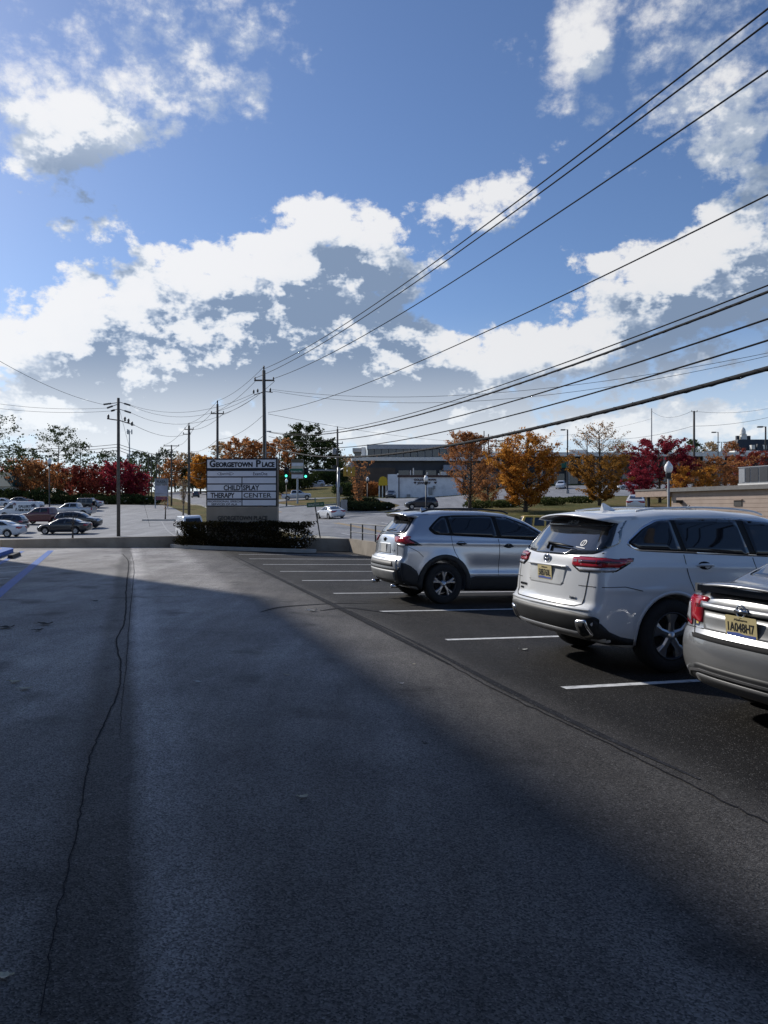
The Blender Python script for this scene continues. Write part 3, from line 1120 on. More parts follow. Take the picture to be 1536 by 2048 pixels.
class Shell:
    """a car body: side outline x half-width over height, hollowed for the wheels"""
    def __init__(s, outline, widths, wheels, crown=.035, rearbow=.10, frontbow=.22, rad=.07, belt=None, taper=(.05, .09), arch=.42,
                 flare=.018, round_r=.05, crease=(), cabin=None, sub=()):
        s.out = round_poly(outline, round_r)
        s.x0, s.x1 = min(p[0] for p in outline), max(p[0] for p in outline)
        s.zmax = max(p[1] for p in outline)
        s.wz = np.array([w[0] for w in widths])
        s.ww = np.array([w[1] for w in widths])
        zz = np.linspace(0, s.zmax + .3, 640)
        ws = np.interp(zz, s.wz, s.ww)
        k = np.hanning(43)
        k /= k.sum()
        s.zz, s.ws = zz, np.convolve(np.pad(ws, 21, mode='edge'), k, 'valid')
        s.wheels, s.crown, s.rb, s.fb, s.rad = wheels, crown, rearbow, frontbow, rad
        s.taper, s.arch, s.flare, s.crease, s.sub = taper, arch, flare, crease, sub
        s.wmax = max(s.ww)
        gx = np.linspace(s.x0 - .5, s.x1 + .5, 560)
        gz = np.linspace(-.4, s.zmax + .5, 260)
        X, Z = np.meshgrid(gx, gz)
        g = poly_sdf(s.out, X, Z)
        k = np.hanning(7)[1:-1]
        k /= k.sum()
        for _ in range(2):                       # take the facets out of the outline
            g = np.apply_along_axis(lambda a: np.convolve(np.pad(a, 2, mode='reflect', reflect_type='odd'), k, 'valid'), 0, g)
            g = np.apply_along_axis(lambda a: np.convolve(np.pad(a, 2, mode='reflect', reflect_type='odd'), k, 'valid'), 1, g)
        s.gx, s.gz, s.gs = gx, gz, g

    def side(s, x, z):
        fx = np.clip((x - s.gx[0]) / (s.gx[1] - s.gx[0]), 0, len(s.gx) - 1.001)
        fz = np.clip((z - s.gz[0]) / (s.gz[1] - s.gz[0]), 0, len(s.gz) - 1.001)
        i, j = fx.astype(int), fz.astype(int)
        u, v = fx - i, fz - j
        g = s.gs
        return (g[j, i] * (1 - u) + g[j, i + 1] * u) * (1 - v) + (g[j + 1, i] * (1 - u) + g[j + 1, i + 1] * u) * v

    def width(s, x, z):
        w = np.interp(z, s.zz, s.ws)
        L = s.x1 - s.x0
        a = np.clip((s.x0 + 1.15 - x) / 1.15, 0, 1)
        b = np.clip((x - s.x1 + 1.3) / 1.3, 0, 1)
        w = w - s.taper[0] * a ** 2 - s.taper[1] * b ** 2
        hi = ease((z - .92) / .66)
        w = w - hi * (.05 * np.clip((s.x0 + 1.6 - x) / 1.6, 0, 1) ** 1.5 + .05 * np.clip((x - (s.x0 + L * .55)) / 1.2, 0, 1) ** 1.5)
        for wx, wr in s.wheels:
            d = np.hypot(x - wx, z - wr)
            w = w + s.flare * np.exp(-((d - s.arch - .04) / .10) ** 2)
        for (z0, dz, amp, xa, xb) in s.crease:      # pressed character lines
            q = (z - z0) / dz
            m = ease((x - xa) / .3) * ease((xb - x) / .3)
            w = w + amp * np.exp(-q * q) * m
        return w

    def field(s, x, y, z, wells=True):
        ay = np.abs(y)
        k = (ay / s.wmax)
        bx = np.where(x < (s.x0 + s.x1) / 2, -s.rb, s.fb) * k ** 2.6 * ease(np.where(x < (s.x0 + s.x1) / 2, s.x0 + 1.25 - x, x - s.x1 + 1.65) / 1.2)
        a = s.side(x + bx, z + s.crown * k ** 2 * ease((z - .55) / .6))
        w = s.width(x, z)
        dw = (np.interp(z + .03, s.zz, s.ws) - np.interp(z - .03, s.zz, s.ws)) / .06
        b = (ay - w) / np.sqrt(1 + dw * dw)
        kk = s.rad + .05 * ease((z - 1.05) / .5)
        h = np.clip(1 - np.abs(a - b) / kk, 0, 1)
        f = np.maximum(a, b) + h * h * kk * .25
        if wells:
            for wx, wr in s.wheels:
                cy = np.hypot(x - wx, z - wr) - s.arch
                wl = np.maximum(cy, (s.wmax - .34) - ay)
                f = np.maximum(f, -wl)
        return f

    def mesh(s, name, h):
        xs = np.arange(s.x0 - 2.5 * h, s.x1 + 3.5 * h, h)
        ys = np.arange(-s.wmax - .06 - 2 * h, s.wmax + .06 + 3 * h, h)
        ys -= (ys[0] + ys[-1]) / 2
        zs = np.arange(.1 - 2 * h, s.zmax + 4 * h, h)
        X, Y, Z = np.meshgrid(xs, ys, zs, indexing='ij')
        Fv = s.field(X, Y, Z)
        V, Q = surface_nets(Fv)
        V = V * h + np.array([xs[0], ys[0], zs[0]])
        e = h * .25
        for it in range(3):
            f0 = s.field(V[:, 0], V[:, 1], V[:, 2])
            g = np.stack([s.field(V[:, 0] + e, V[:, 1], V[:, 2]) - s.field(V[:, 0] - e, V[:, 1], V[:, 2]),
                          s.field(V[:, 0], V[:, 1] + e, V[:, 2]) - s.field(V[:, 0], V[:, 1] - e, V[:, 2]),
                          s.field(V[:, 0], V[:, 1], V[:, 2] + e) - s.field(V[:, 0], V[:, 1], V[:, 2] - e)], 1) / (2 * e)
            n2 = (g * g).sum(1) + 1e-6
            stp = np.clip(f0 / n2, -h * .5, h * .5)
            V = V - g * stp[:, None]
        return fast_mesh(name, V, Q, True)

    def grad(s, p):
        e = .006
        f = lambda dx, dy, dz: s.field(p[:, 0] + dx, p[:, 1] + dy, p[:, 2] + dz, False)
        g = np.stack([f(e, 0, 0) - f(-e, 0, 0), f(0, e, 0) - f(0, -e, 0), f(0, 0, e) - f(0, 0, -e)], 1)
        return g / (np.linalg.norm(g, axis=1, keepdims=True) + 1e-9)

    def project(s, uv, view):
        """points of the shell hit from a side: 'R' 'L' sides (x, z), 'B' back and 'F' front (y, z), 'T' top (x, y)"""
        uv = np.asarray(uv, float)
        n = len(uv)
        z0 = np.zeros(n)
        if view in 'RL':
            sg = -1 if view == 'R' else 1
            mk = lambda d: np.stack([uv[:, 0], sg * (1.3 - d), uv[:, 1]], 1)
            far = 1.28
        elif view in 'BF':
            if view == 'B': mk = lambda d: np.stack([s.x0 - .3 + d, uv[:, 0], uv[:, 1]], 1)
            else: mk = lambda d: np.stack([s.x1 + .3 - d, uv[:, 0], uv[:, 1]], 1)
            far = 2.4
        else:
            mk = lambda d: np.stack([uv[:, 0], uv[:, 1], s.zmax + .3 - d], 1)
            far = 1.5
        lo, hi = z0.copy(), np.full(n, far)
        hit = np.zeros(n, bool)
        for d in np.arange(0, far, .02):
            p = mk(np.full(n, d))
            ins = (s.field(p[:, 0], p[:, 1], p[:, 2], False) < 0) & ~hit
            hi[ins] = d
            lo[ins] = d - .02
            hit |= ins
        for it in range(14):
            m = (lo + hi) / 2
            p = mk(m)
            i = s.field(p[:, 0], p[:, 1], p[:, 2], False) < 0
            hi = np.where(i, m, hi)
            lo = np.where(i, lo, m)
        p = mk(lo)
        return p, s.grad(p), hit

    def patch(s, b, poly, view, eps=.004, step=.05, depth=.012):
        """a panel lying on the shell, with its own edge"""
        v, f, nb = cdt_fill(poly, step)
        p, n, hit = s.project(v, view)
        top = p + n * eps
        bot = p - n * depth
        N = len(v)
        fs = [t for t in f if all(hit[i] for i in t)]
        edge = {}
        for t in fs:
            for i in range(len(t)):
                a, c = t[i], t[(i + 1) % len(t)]
                edge[(a, c)] = edge.get((a, c), 0) + 1
        sk = [(c, a, N + a, N + c) for (a, c) in edge if (c, a) not in edge]
        return b.add([tuple(q) for q in top] + [tuple(q) for q in bot], fs + sk)

    def strip(s, b, line, view, w=.008, eps=.003, depth=.004):
        pl = []
        for i in range(len(line) - 1):
            a, c = Vector(line[i]), Vector(line[i + 1])
            k = max(1, int((c - a).length / .05))
            pl += [a.lerp(c, j / k) for j in range(k)]
        pl.append(Vector(line[-1]))
        o = ribbon(pl, w)
        n = len(pl)
        p, nr, hit = s.project([(q.x, q.y) for q in o], view)
        top = p + nr * eps
        bot = p - nr * depth
        fs = [(i, i + 1, 2 * n - 2 - i, 2 * n - 1 - i) for i in range(n - 1)]
        fs += [(i, (i + 1) % (2 * n), 2 * n + (i + 1) % (2 * n), 2 * n + i) for i in range(2 * n)]
        return b.add([tuple(q) for q in top] + [tuple(q) for q in bot], fs)


def surface_nets(F):
    nx, ny, nz = F.shape
    S = F < 0
    c = [(i, j, k) for i in (0, 1) for j in (0, 1) for k in (0, 1)]
    sl_ = lambda i, j, k: (slice(i, nx - 1 + i), slice(j, ny - 1 + j), slice(k, nz - 1 + k))
    cnt = np.zeros((nx - 1, ny - 1, nz - 1), np.int8)
    for q in c: cnt += S[sl_(*q)]
    act = (cnt > 0) & (cnt < 8)
    I = np.argwhere(act)
    ids = np.full(act.shape, -1, np.int64)
    ids[act] = np.arange(len(I))
    vals = {q: F[I[:, 0] + q[0], I[:, 1] + q[1], I[:, 2] + q[2]] for q in c}
    acc = np.zeros((len(I), 3))
    num = np.zeros(len(I))
    for a in c:
        for ax in range(3):
            if a[ax] == 0:
                bq = list(a)
                bq[ax] = 1
                va, vb = vals[a], vals[tuple(bq)]
                m = (va < 0) != (vb < 0)
                t = np.where(m, va / (va - vb + 1e-12), 0)
                pos = np.tile(np.array(a, float), (len(I), 1))
                pos[:, ax] += t
                acc[m] += pos[m]
                num[m] += 1
    V = I + acc / num[:, None]
    Q = []
    for ax in range(3):
        s0 = [slice(None)] * 3
        s1 = [slice(None)] * 3
        s0[ax], s1[ax] = slice(0, -1), slice(1, None)
        A, B = S[tuple(s0)], S[tuple(s1)]
        e = np.argwhere(A != B)
        o1, o2 = [(1, 2), (2, 0), (0, 1)][ax]
        ok = (e[:, o1] > 0) & (e[:, o2] > 0) & (e[:, o1] < F.shape[o1] - 1) & (e[:, o2] < F.shape[o2] - 1)
        e = e[ok]
        fl = A[e[:, 0], e[:, 1], e[:, 2]]

        def idd(d1, d2):
            q = e.copy()
            q[:, o1] -= d1
            q[:, o2] -= d2
            return ids[q[:, 0], q[:, 1], q[:, 2]]
        a, b, c2, d = idd(1, 1), idd(0, 1), idd(0, 0), idd(1, 0)
        quad = np.stack([a, b, c2, d], 1)
        quad[~fl] = quad[~fl][:, ::-1]
        Q.append(quad)
    return V, np.concatenate(Q)


# paints and trim
def paint(name, col, metal=0.0, rough=.35):
    return M(name, col, rough, metal=metal, var=.02, scale=2, coat=1.0, spec=.5)


GLASS = M('tinted_glass', (.012, .014, .018), .03, var=.1, coat=.0, spec=.65)
RUBBER = M('tyre_rubber', (.018, .018, .019), .85, var=.2, scale=20, bump=.3, bscale=60)
CLAD = M('black_cladding', (.022, .023, .025), .55, var=.15, scale=10, spec=.4)
GAP = M('panel_gap', (.008, .008, .009), .9, var=.05)
GLOSSB = M('gloss_black', (.008, .008, .009), .12, var=.05, coat=.5)
CHROME = M('chrome', (.72, .72, .74), .12, metal=1.0, var=.03)
RED = M('red_lens', (.42, .010, .020), .10, var=.12, scale=12, coat=1.0)
DRED = M('dark_red_lens', (.07, .004, .008), .08, var=.12, scale=12, coat=1.0)
CLEAR = M('clear_lens', (.55, .55, .56), .08, metal=.3, var=.25, scale=40, coat=1.0)
ALLOY = M('alloy', (.45, .46, .48), .3, metal=.9, var=.05)
DALLOY = M('dark_alloy', (.05, .052, .058), .4, metal=.5, var=.05)
UNDER = M('underbody', (.012, .012, .013), .9, var=.2)
PLATE = M('plate_cream', (.62, .52, .27), .5, var=.10, scale=8)
PLATEB = M('plate_blue', (.09, .14, .42), .5, var=.1)
INK = M('black_ink', (.012, .012, .014), .6, var=.1)


def make_wheel(name, r, w, rim_r, spokes, rim_mat, spoke_mat, twin=True, fine=True):
    """wheel in the x-z plane, outside towards -y; origin at the hub"""
    e = empty(name)
    n = 40 if fine else 18
    t = MB()
    t.lathe([(rim_r, -w / 2 + .012), (rim_r + .012, -w / 2), (r - .035, -w / 2 - .004), (r - .008, -w / 2 + .022), (r, -w / 2 + .05), (r, w / 2 - .05),
             (r - .01, w / 2 - .02), (r - .04, w / 2), (rim_r, w / 2)], n, axis='Y', closed=True)
    link('tyre', t.mesh('tyre', True), RUBBER, e)
    b = MB()
    b.lathe([(rim_r + .003, -w / 2 + .004), (rim_r - .010, -w / 2 + .000), (rim_r - .018, -w / 2 + .016), (rim_r - .03, -w / 2 + .06), (rim_r - .03, w / 2 - .02), (rim_r + .002, w / 2 - .02)], n, axis='Y', closed=True)
    # brake disc / barrel back
    rim = link('rim', b.mesh('rim', True), rim_mat, e)
    d = MB()
    d.lathe([(.0, -w / 2 + .085), (rim_r * .72, -w / 2 + .085), (rim_r * .72, -w / 2 + .10), (0, -w / 2 + .10)], n, axis='Y')
    link('brake_disc', d.mesh('brake_disc'), UNDER, e)
    hub = MB()
    hub.lathe([(.0, -w / 2 + .012), (.035, -w / 2 + .012), (.042, -w / 2 + .02), (.07, -w / 2 + .035), (.075, -w / 2 + .06), (0, -w / 2 + .06)], 18, axis='Y')
    link('hub', hub.mesh('hub', True), spoke_mat, rim)
    for k in range(spokes):
        a0 = 2 * math.pi * k / spokes + .3
        s_ = MB()
        prs = ((-.17, .0), (.17, .0)) if twin else ((0, 0),)
        for da, _ in prs:
            wi, wo = (.020, .022) if twin else (.040, .078)
            vs = []
            for rr, ww, dep, aa in ((.045, wi, .022, a0), (rim_r * .55, wi * .95, .016, a0 + da * .45), (rim_r - .014, wo * 1.15, .012, a0 + da)):
                c = Vector((math.cos(aa) * rr, 0, math.sin(aa) * rr))
                tv = Vector((-math.sin(aa), 0, math.cos(aa)))
                for sg, dy in ((-1, .012), (-.45, 0), (.45, 0), (1, .012)):
                    q = c + tv * sg * ww
                    vs.append((q.x, -w / 2 + dep + dy, q.z))
                for sg in (-1, 1):
                    q = c + tv * sg * ww
                    vs.append((q.x, -w / 2 + dep + .05, q.z))
            fs = []
            for q in (0, 6):
                for i in range(3): fs.append((q + i, q + i + 1, q + i + 7, q + i + 6))
                fs.append((q + 3, q + 5, q + 11, q + 9))
                fs.append((q + 4, q + 0, q + 6, q + 10))
            s_.add(vs, fs)
        link('spoke', s_.mesh('spoke'), spoke_mat, rim)
    return e


def set_wheels(car, proto, spots, r):
    for i, (x, y) in enumerate(spots):
        w = proto if i == 0 else copy_tree(proto)
        w.parent = car
        w.location = (x, y, r)
        w.rotation_euler = (0, R(23 * i), math.pi if y > 0 else 0)


def mirror(poly): return [(-a, b) for a, b in poly]


def plate(car, c, tilt, num, w=.305, h=.155):
    """number plate facing backwards (-x)"""
    e = MB()
    pl = round_poly([(-w / 2, -h / 2), (w / 2, -h / 2), (w / 2, h / 2), (-w / 2, h / 2)], .015)
    m = Matrix.Rotation(tilt, 3, 'Y')
    f = lambda a, b, d: tuple(m @ Vector((-d, -a, b)) + Vector(c))
    o = MB().prism(pl, .004, 0, f).build('license_plate', PLATE, car)
    MB().prism([(-w * .46, -h * .45), (w * .46, -h * .45), (w * .46, -h * .31), (w * .12, -h * .33), (-w * .1, -h * .27), (-w * .46, -h * .31)], .001, .0042, f).build('plate_band', PLATEB, o)
    u, v = m @ Vector((0, -1, 0)), m @ Vector((0, 0, 1))
    letters('plate_number', num, INK, o, m @ Vector((-.0055, 0, -.036)) + Vector(c), u, v, .098, .0015, fit=w * .84, extrude=.0006)
    letters('plate_heading', 'Alabama', INK, o, m @ Vector((-.0055, 0, .048)) + Vector(c), u, v, .026, .0, fit=w * .42, extrude=.0005)
    return o


def arc(cx, cz, r, a0, a1, n=14):
    return [(cx + r * math.cos(R(a0 + (a1 - a0) * k / n)), cz + r * math.sin(R(a0 + (a1 - a0) * k / n))) for k in range(n + 1)]


def ring_on(shell, b, cx, cz, r0, r1, a0, a1, view, eps, step=.05, depth=.02):
    return shell.patch(b, arc(cx, cz, r1, a0, a1, 22) + arc(cx, cz, r0, a1, a0, 22), view, eps, step, depth)


def handle(shell, car, x, z, view, mat, L=.20):
    p, n, hit = shell.project([(x, z), (x - L / 2, z), (x + L / 2, z)], view)
    q = [Vector(p[i]) + Vector(n[i]) * d for i, d in ((1, .004), (0, .036), (2, .004))]
    a, c, d = q
    pts = [a, a.lerp(c, .35) + Vector(n[0]) * .016, c, d.lerp(c, .35) + Vector(n[0]) * .016, d]
    b = MB().tube(pts, [.009, .015, .016, .015, .009], 8)
    for i in range(len(b.v)):
        pass
    o = b.build('door_handle', mat, car, True)
    cup = MB()
    shell.patch(cup, [(x + .085 * math.cos(R(k)), z + .005 + .042 * math.sin(R(k))) for k in range(0, 360, 24)], view, .0025, .05, .003)
    cup.build('handle_cup', GAP if mat is not CLAD else GAP, o)
    return o


def fin(car, x, z, mat, L=.19, h=.065):
    vs = [(x, -.035, z), (x, .035, z), (x + L, -.008, z), (x + L, .008, z), (x + .03, 0, z + h), (x + .0, 0, z + h * .95)]
    MB().add(vs, [(0, 1, 5), (0, 5, 4, 2), (1, 3, 4, 5), (2, 4, 3)]).build('roof_antenna', mat, car)


def side_mirror(car, x, y, z, mat):
    s = 1 if y > 0 else -1
    o = MB().lathe([(.0, -.075), (.055, -.07), (.085, -.03), (.095, .03), (.085, .07), (.02, .085)], 12, axis='X').mesh('side_mirror', True)
    o.transform(Matrix.Translation((x, y + s * .13, z)) @ Matrix.Diagonal((1, 1.25, .85, 1)))
    m = link('side_mirror', o, mat, car)
    MB().tube([(x + .02, y - s * .02, z - .05), (x + .01, y + s * .08, z - .03)], .022, 8).build('mirror_arm', CLAD, m)
    return m


def biggest(b):
    """keep the largest connected piece of a mesh builder"""
    n = len(b.v)
    par = list(range(n))

    def find(a):
        while par[a] != a:
            par[a] = par[par[a]]
            a = par[a]
        return a
    for f in b.f:
        r = find(f[0])
        for q in f[1:]: par[find(q)] = r
    cnt = {}
    for f in b.f: cnt[find(f[0])] = cnt.get(find(f[0]), 0) + 1
    if not cnt: return b
    k = max(cnt, key=cnt.get)
    fs = [f for f in b.f if find(f[0]) == k]
    used = sorted({q for f in fs for q in f})
    mp = {q: i for i, q in enumerate(used)}
    o = MB()
    o.v = [b.v[q] for q in used]
    o.f = [tuple(mp[q] for q in f) for f in fs]
    return o


def panel(S, name, poly, view, mat, parent, eps=.004, rnd=0.0, step=.05, depth=.012):
    b = MB()
    S.patch(b, round_poly(poly, rnd) if rnd else poly, view, eps, step, depth)
    return biggest(b).build(name, mat, parent, True)


def pair(S, name, poly, mat, parent, eps=.004, rnd=0.0, step=.05, depth=.012, view='B'):
    """the same panel left and right of the tail"""
    return [panel(S, name, [(m * q[0], q[1]) for q in poly], view, mat, parent, eps, rnd, step, depth) for m in (1, -1)]


def line_on(S, name, line, view, mat, parent, w=.008, eps=.003):
    b = MB()
    S.strip(b, line, view, w, eps)
    return b.build(name, mat, parent)


def both(fn):
    for v in 'RL': fn(v)

# ------------------------------------------------------------------ the three cars in the near row
SEALB = M('seal_black', (.009, .009, .010), .6, var=.1, spec=.25)
RGLASS = M('rear_glass', (.02, .024, .03), .02, var=.1, spec=1.0, coat=1.0)


def spoiler(car, prof, half, bow, mat, n=17, drop=.05, light=None, name='roof_spoiler', closed=False):
    vs, fs = [], []
    m = len(prof)
    for y in np.linspace(-1, 1, n):
        for (x, z) in prof: vs.append((x + bow * abs(y) ** 2.8, y * half, z - drop * y * y))
    for i in range(n - 1):
        for k in range(m if closed else m - 1): fs.append((i * m + k, i * m + (k + 1) % m, (i + 1) * m + (k + 1) % m, (i + 1) * m + k))
    fs += [tuple(range(m)), tuple((n - 1) * m + k for k in range(m))]
    return MB().add(vs, fs).build(name, mat, car, True)


def join_meshes(name, mats_):
    bm = bmesh.new()
    for q in mats_: bm.from_mesh(q)
    me = bpy.data.meshes.new(name)
    bm.to_mesh(me)
    bm.free()
    me.polygons.foreach_set('use_smooth', np.ones(len(me.polygons), bool))
    return me


def oval(r, w, sy, sz, dz=0.0, dx=0.0):
    me = MB().lathe([(r, -.006), (r, .006), (r - w, .009), (r - w, -.006)], 24, axis='X', closed=True).mesh('o', True)
    me.transform(Matrix.Translation((dx, 0, dz)) @ Matrix.Diagonal((1, sy, sz, 1)))
    return me


def t_emblem(S, car, z, k, mat):
    pe, ne, _ = S.project([(0, z)], 'B')
    me = join_meshes('emblem', [oval(.068, .012, 1, .70), oval(.026, .008, 1, 1.7, 0, -.001), oval(.026, .008, 2.0, .95, .018, -.0015)])
    me.transform(Matrix.Translation((pe[0][0] - .012, 0, z)) @ Matrix.Diagonal((1, k, k, 1)))
    return link('emblem', me, mat, car)


def badge(S, car, txt, y, z, h, mat, name='badge', lift=.006, v=(0, 0, 1), ex=.003):
    p0, n0, _ = S.project([(y, z)], 'B')
    n0 = Vector(n0[0])
    u = Vector((0, -1, 0))
    u = (u - n0 * n0.dot(u)).normalized()
    w = n0.cross(u)
    if w.z < 0: w = -w
    return letters(name, txt, mat, car, Vector(p0[0]) + n0 * lift, u, w, h, .001, extrude=ex)


def silver_crossover(mtx):
    car = empty('parked_suv', mat=mtx)
    tag(car, 'silver crossover with black wheel arch cladding, farthest car of the near row', 'car', 'cars parked in the near row')
    PT = paint('silver_paint', (.50, .53, .58), metal=.55, rough=.32)
    W = [(0.0, .84), (.22, .86), (.42, .895), (.66, .912), (.92, .918), (1.08, .905), (1.20, .885), (1.29, .85), (1.45, .755), (1.60, .665), (1.69, .59), (1.9, .5)]
    out = [(-.72, .30), (-.90, .38), (-.965, .52), (-.97, .72), (-.945, .80), (-.895, .85), (-.875, 1.08), (-.85, 1.18), (-.80, 1.255), (-.50, 1.58),
           (-.42, 1.625), (.10, 1.68), (.85, 1.69), (1.35, 1.655), (1.72, 1.56), (2.50, 1.15), (2.72, 1.11), (3.25, 1.03), (3.50, .90), (3.60, .68), (3.60, .45), (3.48, .26), (3.2, .2), (-.5, .24)]
    S = Shell(out, W, [(0, .365), (2.69, .365)], arch=.435, rad=.08, flare=.022, rearbow=.13, taper=(.055, .10), crown=.05, round_r=.06,
              crease=((1.09, .035, .014, -.8, 3.2), (.68, .13, -.024, .35, 2.3), (.54, .05, .014, .3, 2.4)))
    link('body', S.mesh('body', .021), PT, car)
    sur = [(-.20, 1.235), (-.31, 1.33), (-.17, 1.46), (-.02, 1.565), (.25, 1.59), (.9, 1.605), (1.35, 1.58), (1.75, 1.45), (2.25, 1.175), (2.2, 1.145), (1.0, 1.195)]
    panes = [('quarter_glass', [(-.15, 1.255), (-.245, 1.335), (-.13, 1.445), (.0, 1.535), (.07, 1.54), (.10, 1.25)]),
             ('rear_door_glass', [(.16, 1.248), (.125, 1.545), (.85, 1.575), (1.02, 1.565), (1.06, 1.21)]),
             ('front_door_glass', [(1.14, 1.207), (1.11, 1.565), (1.33, 1.55), (1.70, 1.425), (2.13, 1.18)])]
    ltrim = [(-.90, 1.03), (-.62, 1.035), (-.44, 1.045), (-.62, 1.13), (-.80, 1.21), (-.88, 1.21)]
    lens = [(-.90, 1.09), (-.72, 1.075), (-.58, 1.08), (-.68, 1.13), (-.80, 1.185), (-.88, 1.19)]

    def side(v):
        sg = -1 if v == 'R' else 1
        panel(S, 'window_trim', sur, v, SEALB, car, .003, .05)
        for n, p in panes: panel(S, n, p, v, GLASS, car, .010, .03)
        panel(S, 'wheel_arch_cladding', arc(0, .365, .525, -20, 196, 22) + arc(0, .365, .428, 196, -20, 22), v, CLAD, car, .012)
        panel(S, 'wheel_arch_cladding', arc(2.69, .365, .525, -15, 200, 22) + arc(2.69, .365, .428, 200, -15, 22), v, CLAD, car, .012)
        panel(S, 'bumper_corner', [(-.50, .31), (-.455, .34), (-.49, .50), (-.55, .60), (-.66, .68), (-.78, .73), (-.88, .74), (-.90, .60), (-.89, .46), (-.84, .36)], v, CLAD, car, .008)
        panel(S, 'sill_cladding', [(.42, .25), (2.26, .25), (2.24, .46), (1.9, .50), (.62, .50), (.46, .46)], v, CLAD, car, .012)
        line_on(S, 'panel_gap', [(.13, 1.22), (.14, 1.08), (.20, .92), (.30, .77), (.40, .62)], v, GAP, car)
        line_on(S, 'panel_gap', [(1.09, 1.18), (1.11, .98), (1.10, .52)], v, GAP, car)
        line_on(S, 'panel_gap', [(2.28, 1.14), (2.24, .95), (2.20, .52)], v, GAP, car)
        line_on(S, 'panel_gap', [(-.72, 1.02), (-.52, .93), (-.42, .84)], v, GAP, car)
        panel(S, 'taillight_trim', ltrim, v, GLOSSB, car, .010, .012)
        panel(S, 'taillight', lens, v, RED, car, .016, .01)
        handle(S, car, .32, 1.085, v, CLAD)
        handle(S, car, 1.30, 1.05, v, CLAD)
        rail = [(-.35, sg * .545, 1.635), (-.2, sg * .555, 1.678), (.2, sg * .565, 1.708), (.85, sg * .565, 1.715), (1.3, sg * .55, 1.688), (1.45, sg * .54, 1.645)]
        MB().tube(smooth_line(rail, 4), .016, 8).build('roof_rail', CLAD, car, True)
        side_mirror(car, 1.98, sg * .86, 1.18, PT)
        panel(S, 'headlight', [(2.95, .90), (3.5, .78), (3.56, .84), (3.35, .97), (3.05, 1.0)], v, CLEAR, car, .008, .02)
    both(side)
    panel(S, 'tailgate_trim', [(-.66, 1.21), (.66, 1.21), (.71, 1.28), (.57, 1.55), (-.57, 1.55), (-.71, 1.28)], 'B', GLOSSB, car, .003, .05, .06)
    panel(S, 'rear_glass', [(-.60, 1.245), (.60, 1.245), (.62, 1.29), (.49, 1.51), (-.49, 1.51), (-.62, 1.29)], 'B', RGLASS, car, .007, .05, .06)
    pair(S, 'taillight', [(-.86, 1.06), (-.55, 1.085), (-.55, 1.16), (-.84, 1.20)], RED, car, .014, .02, .04)
    pair(S, 'reverse_light', [(-.83, 1.01), (-.60, 1.03), (-.60, 1.075), (-.84, 1.055)], CLEAR, car, .012, .008, .04)
    line_on(S, 'tailgate_gap', [(-.60, 1.20), (-.62, 1.0), (-.66, .85), (.66, .85), (.62, 1.0), (.60, 1.20)], 'B', GAP, car, .009)
    panel(S, 'plate_recess', [(-.40, .87), (.40, .87), (.33, 1.06), (-.33, 1.06)], 'B', M('silver_shade', (.40, .42, .45), .4, metal=.5), car, .0015, .03)
    pp, nn, _ = S.project([(0, .965)], 'B')
    MB().prism(round_poly([(-.15, -.08), (.15, -.08), (.15, .08), (-.15, .08)], .012), .006, 0, lambda a, c, d: (pp[0][0] - .006 - d, -a, .965 + c)).build('license_plate', M('plate_white', (.72, .72, .70), .5), car)
    t_emblem(S, car, 1.125, .85, GLOSSB)
    badge(S, car, 'RAV4', -.50, .925, .035, CHROME)
    panel(S, 'rear_bumper', [(-.84, .33), (.84, .33), (.86, .66), (.62, .62), (-.62, .62), (-.86, .66)], 'B', CLAD, car, .012, .04, .06)
    panel(S, 'bumper_insert', [(-.80, .60), (.80, .60), (.72, .79), (-.72, .79)], 'B', M('bumper_silver', (.42, .44, .46), .4, metal=.5), car, .015, .02, .06)
    panel(S, 'bumper_step', [(-.66, .655), (.66, .655), (.60, .745), (-.60, .745)], 'B', CLAD, car, .019, .02, .06)
    panel(S, 'skid_plate', [(-.66, .40), (.66, .40), (.72, .58), (-.72, .58)], 'B', M('skid_grey', (.22, .225, .23), .5, metal=.3), car, .018, .02, .06)
    for sg in (-1, 1):
        MB().tube([(-.78, sg * .58, .305), (-.93, sg * .58, .295)], .034, 14).build('exhaust_tip', CHROME, car, True)
    spo = spoiler(car, [(-.30, 1.655), (-.52, 1.640), (-.70, 1.612), (-.715, 1.596), (-.60, 1.582), (-.47, 1.565)], .61, .07, PT)
    MB().box((-.60, 0, 1.574), (.20, .96, .016)).build('spoiler_underside', GLOSSB, spo)
    MB().box((-.700, 0, 1.590), (.02, .36, .012)).build('brake_light', DRED, spo)
    pw, nw, _ = S.project([(.05, 1.265), (-.30, 1.30)], 'B')
    a, c = (Vector(pw[i]) + Vector(nw[i]) * .03 for i in (0, 1))
    MB().tube([a, a.lerp(c, .5) + Vector(nw[0]) * .006, c], [.018, .013, .007], 8).build('rear_wiper', CLAD, car, True)
    fin(car, -.16, 1.665, PT)
    panel(S, 'windscreen', [(-.72, 1.17), (.72, 1.17), (.54, 1.55), (-.54, 1.55)], 'F', GLASS, car, .004, .05, .07)
    panel(S, 'grille', [(-.45, .35), (.45, .35), (.55, .70), (-.55, .70)], 'F', CLAD, car, .006, .05, .07)
    MB().box((1.35, 0, .30), (3.6, 1.30, .14)).build('underbody', UNDER, car)
    wh = make_wheel('wheel', .365, .235, .232, 5, DALLOY, ALLOY, True)
    set_wheels(car, wh, [(0, -.795), (0, .795), (2.69, -.795), (2.69, .795)], .365)
    return car


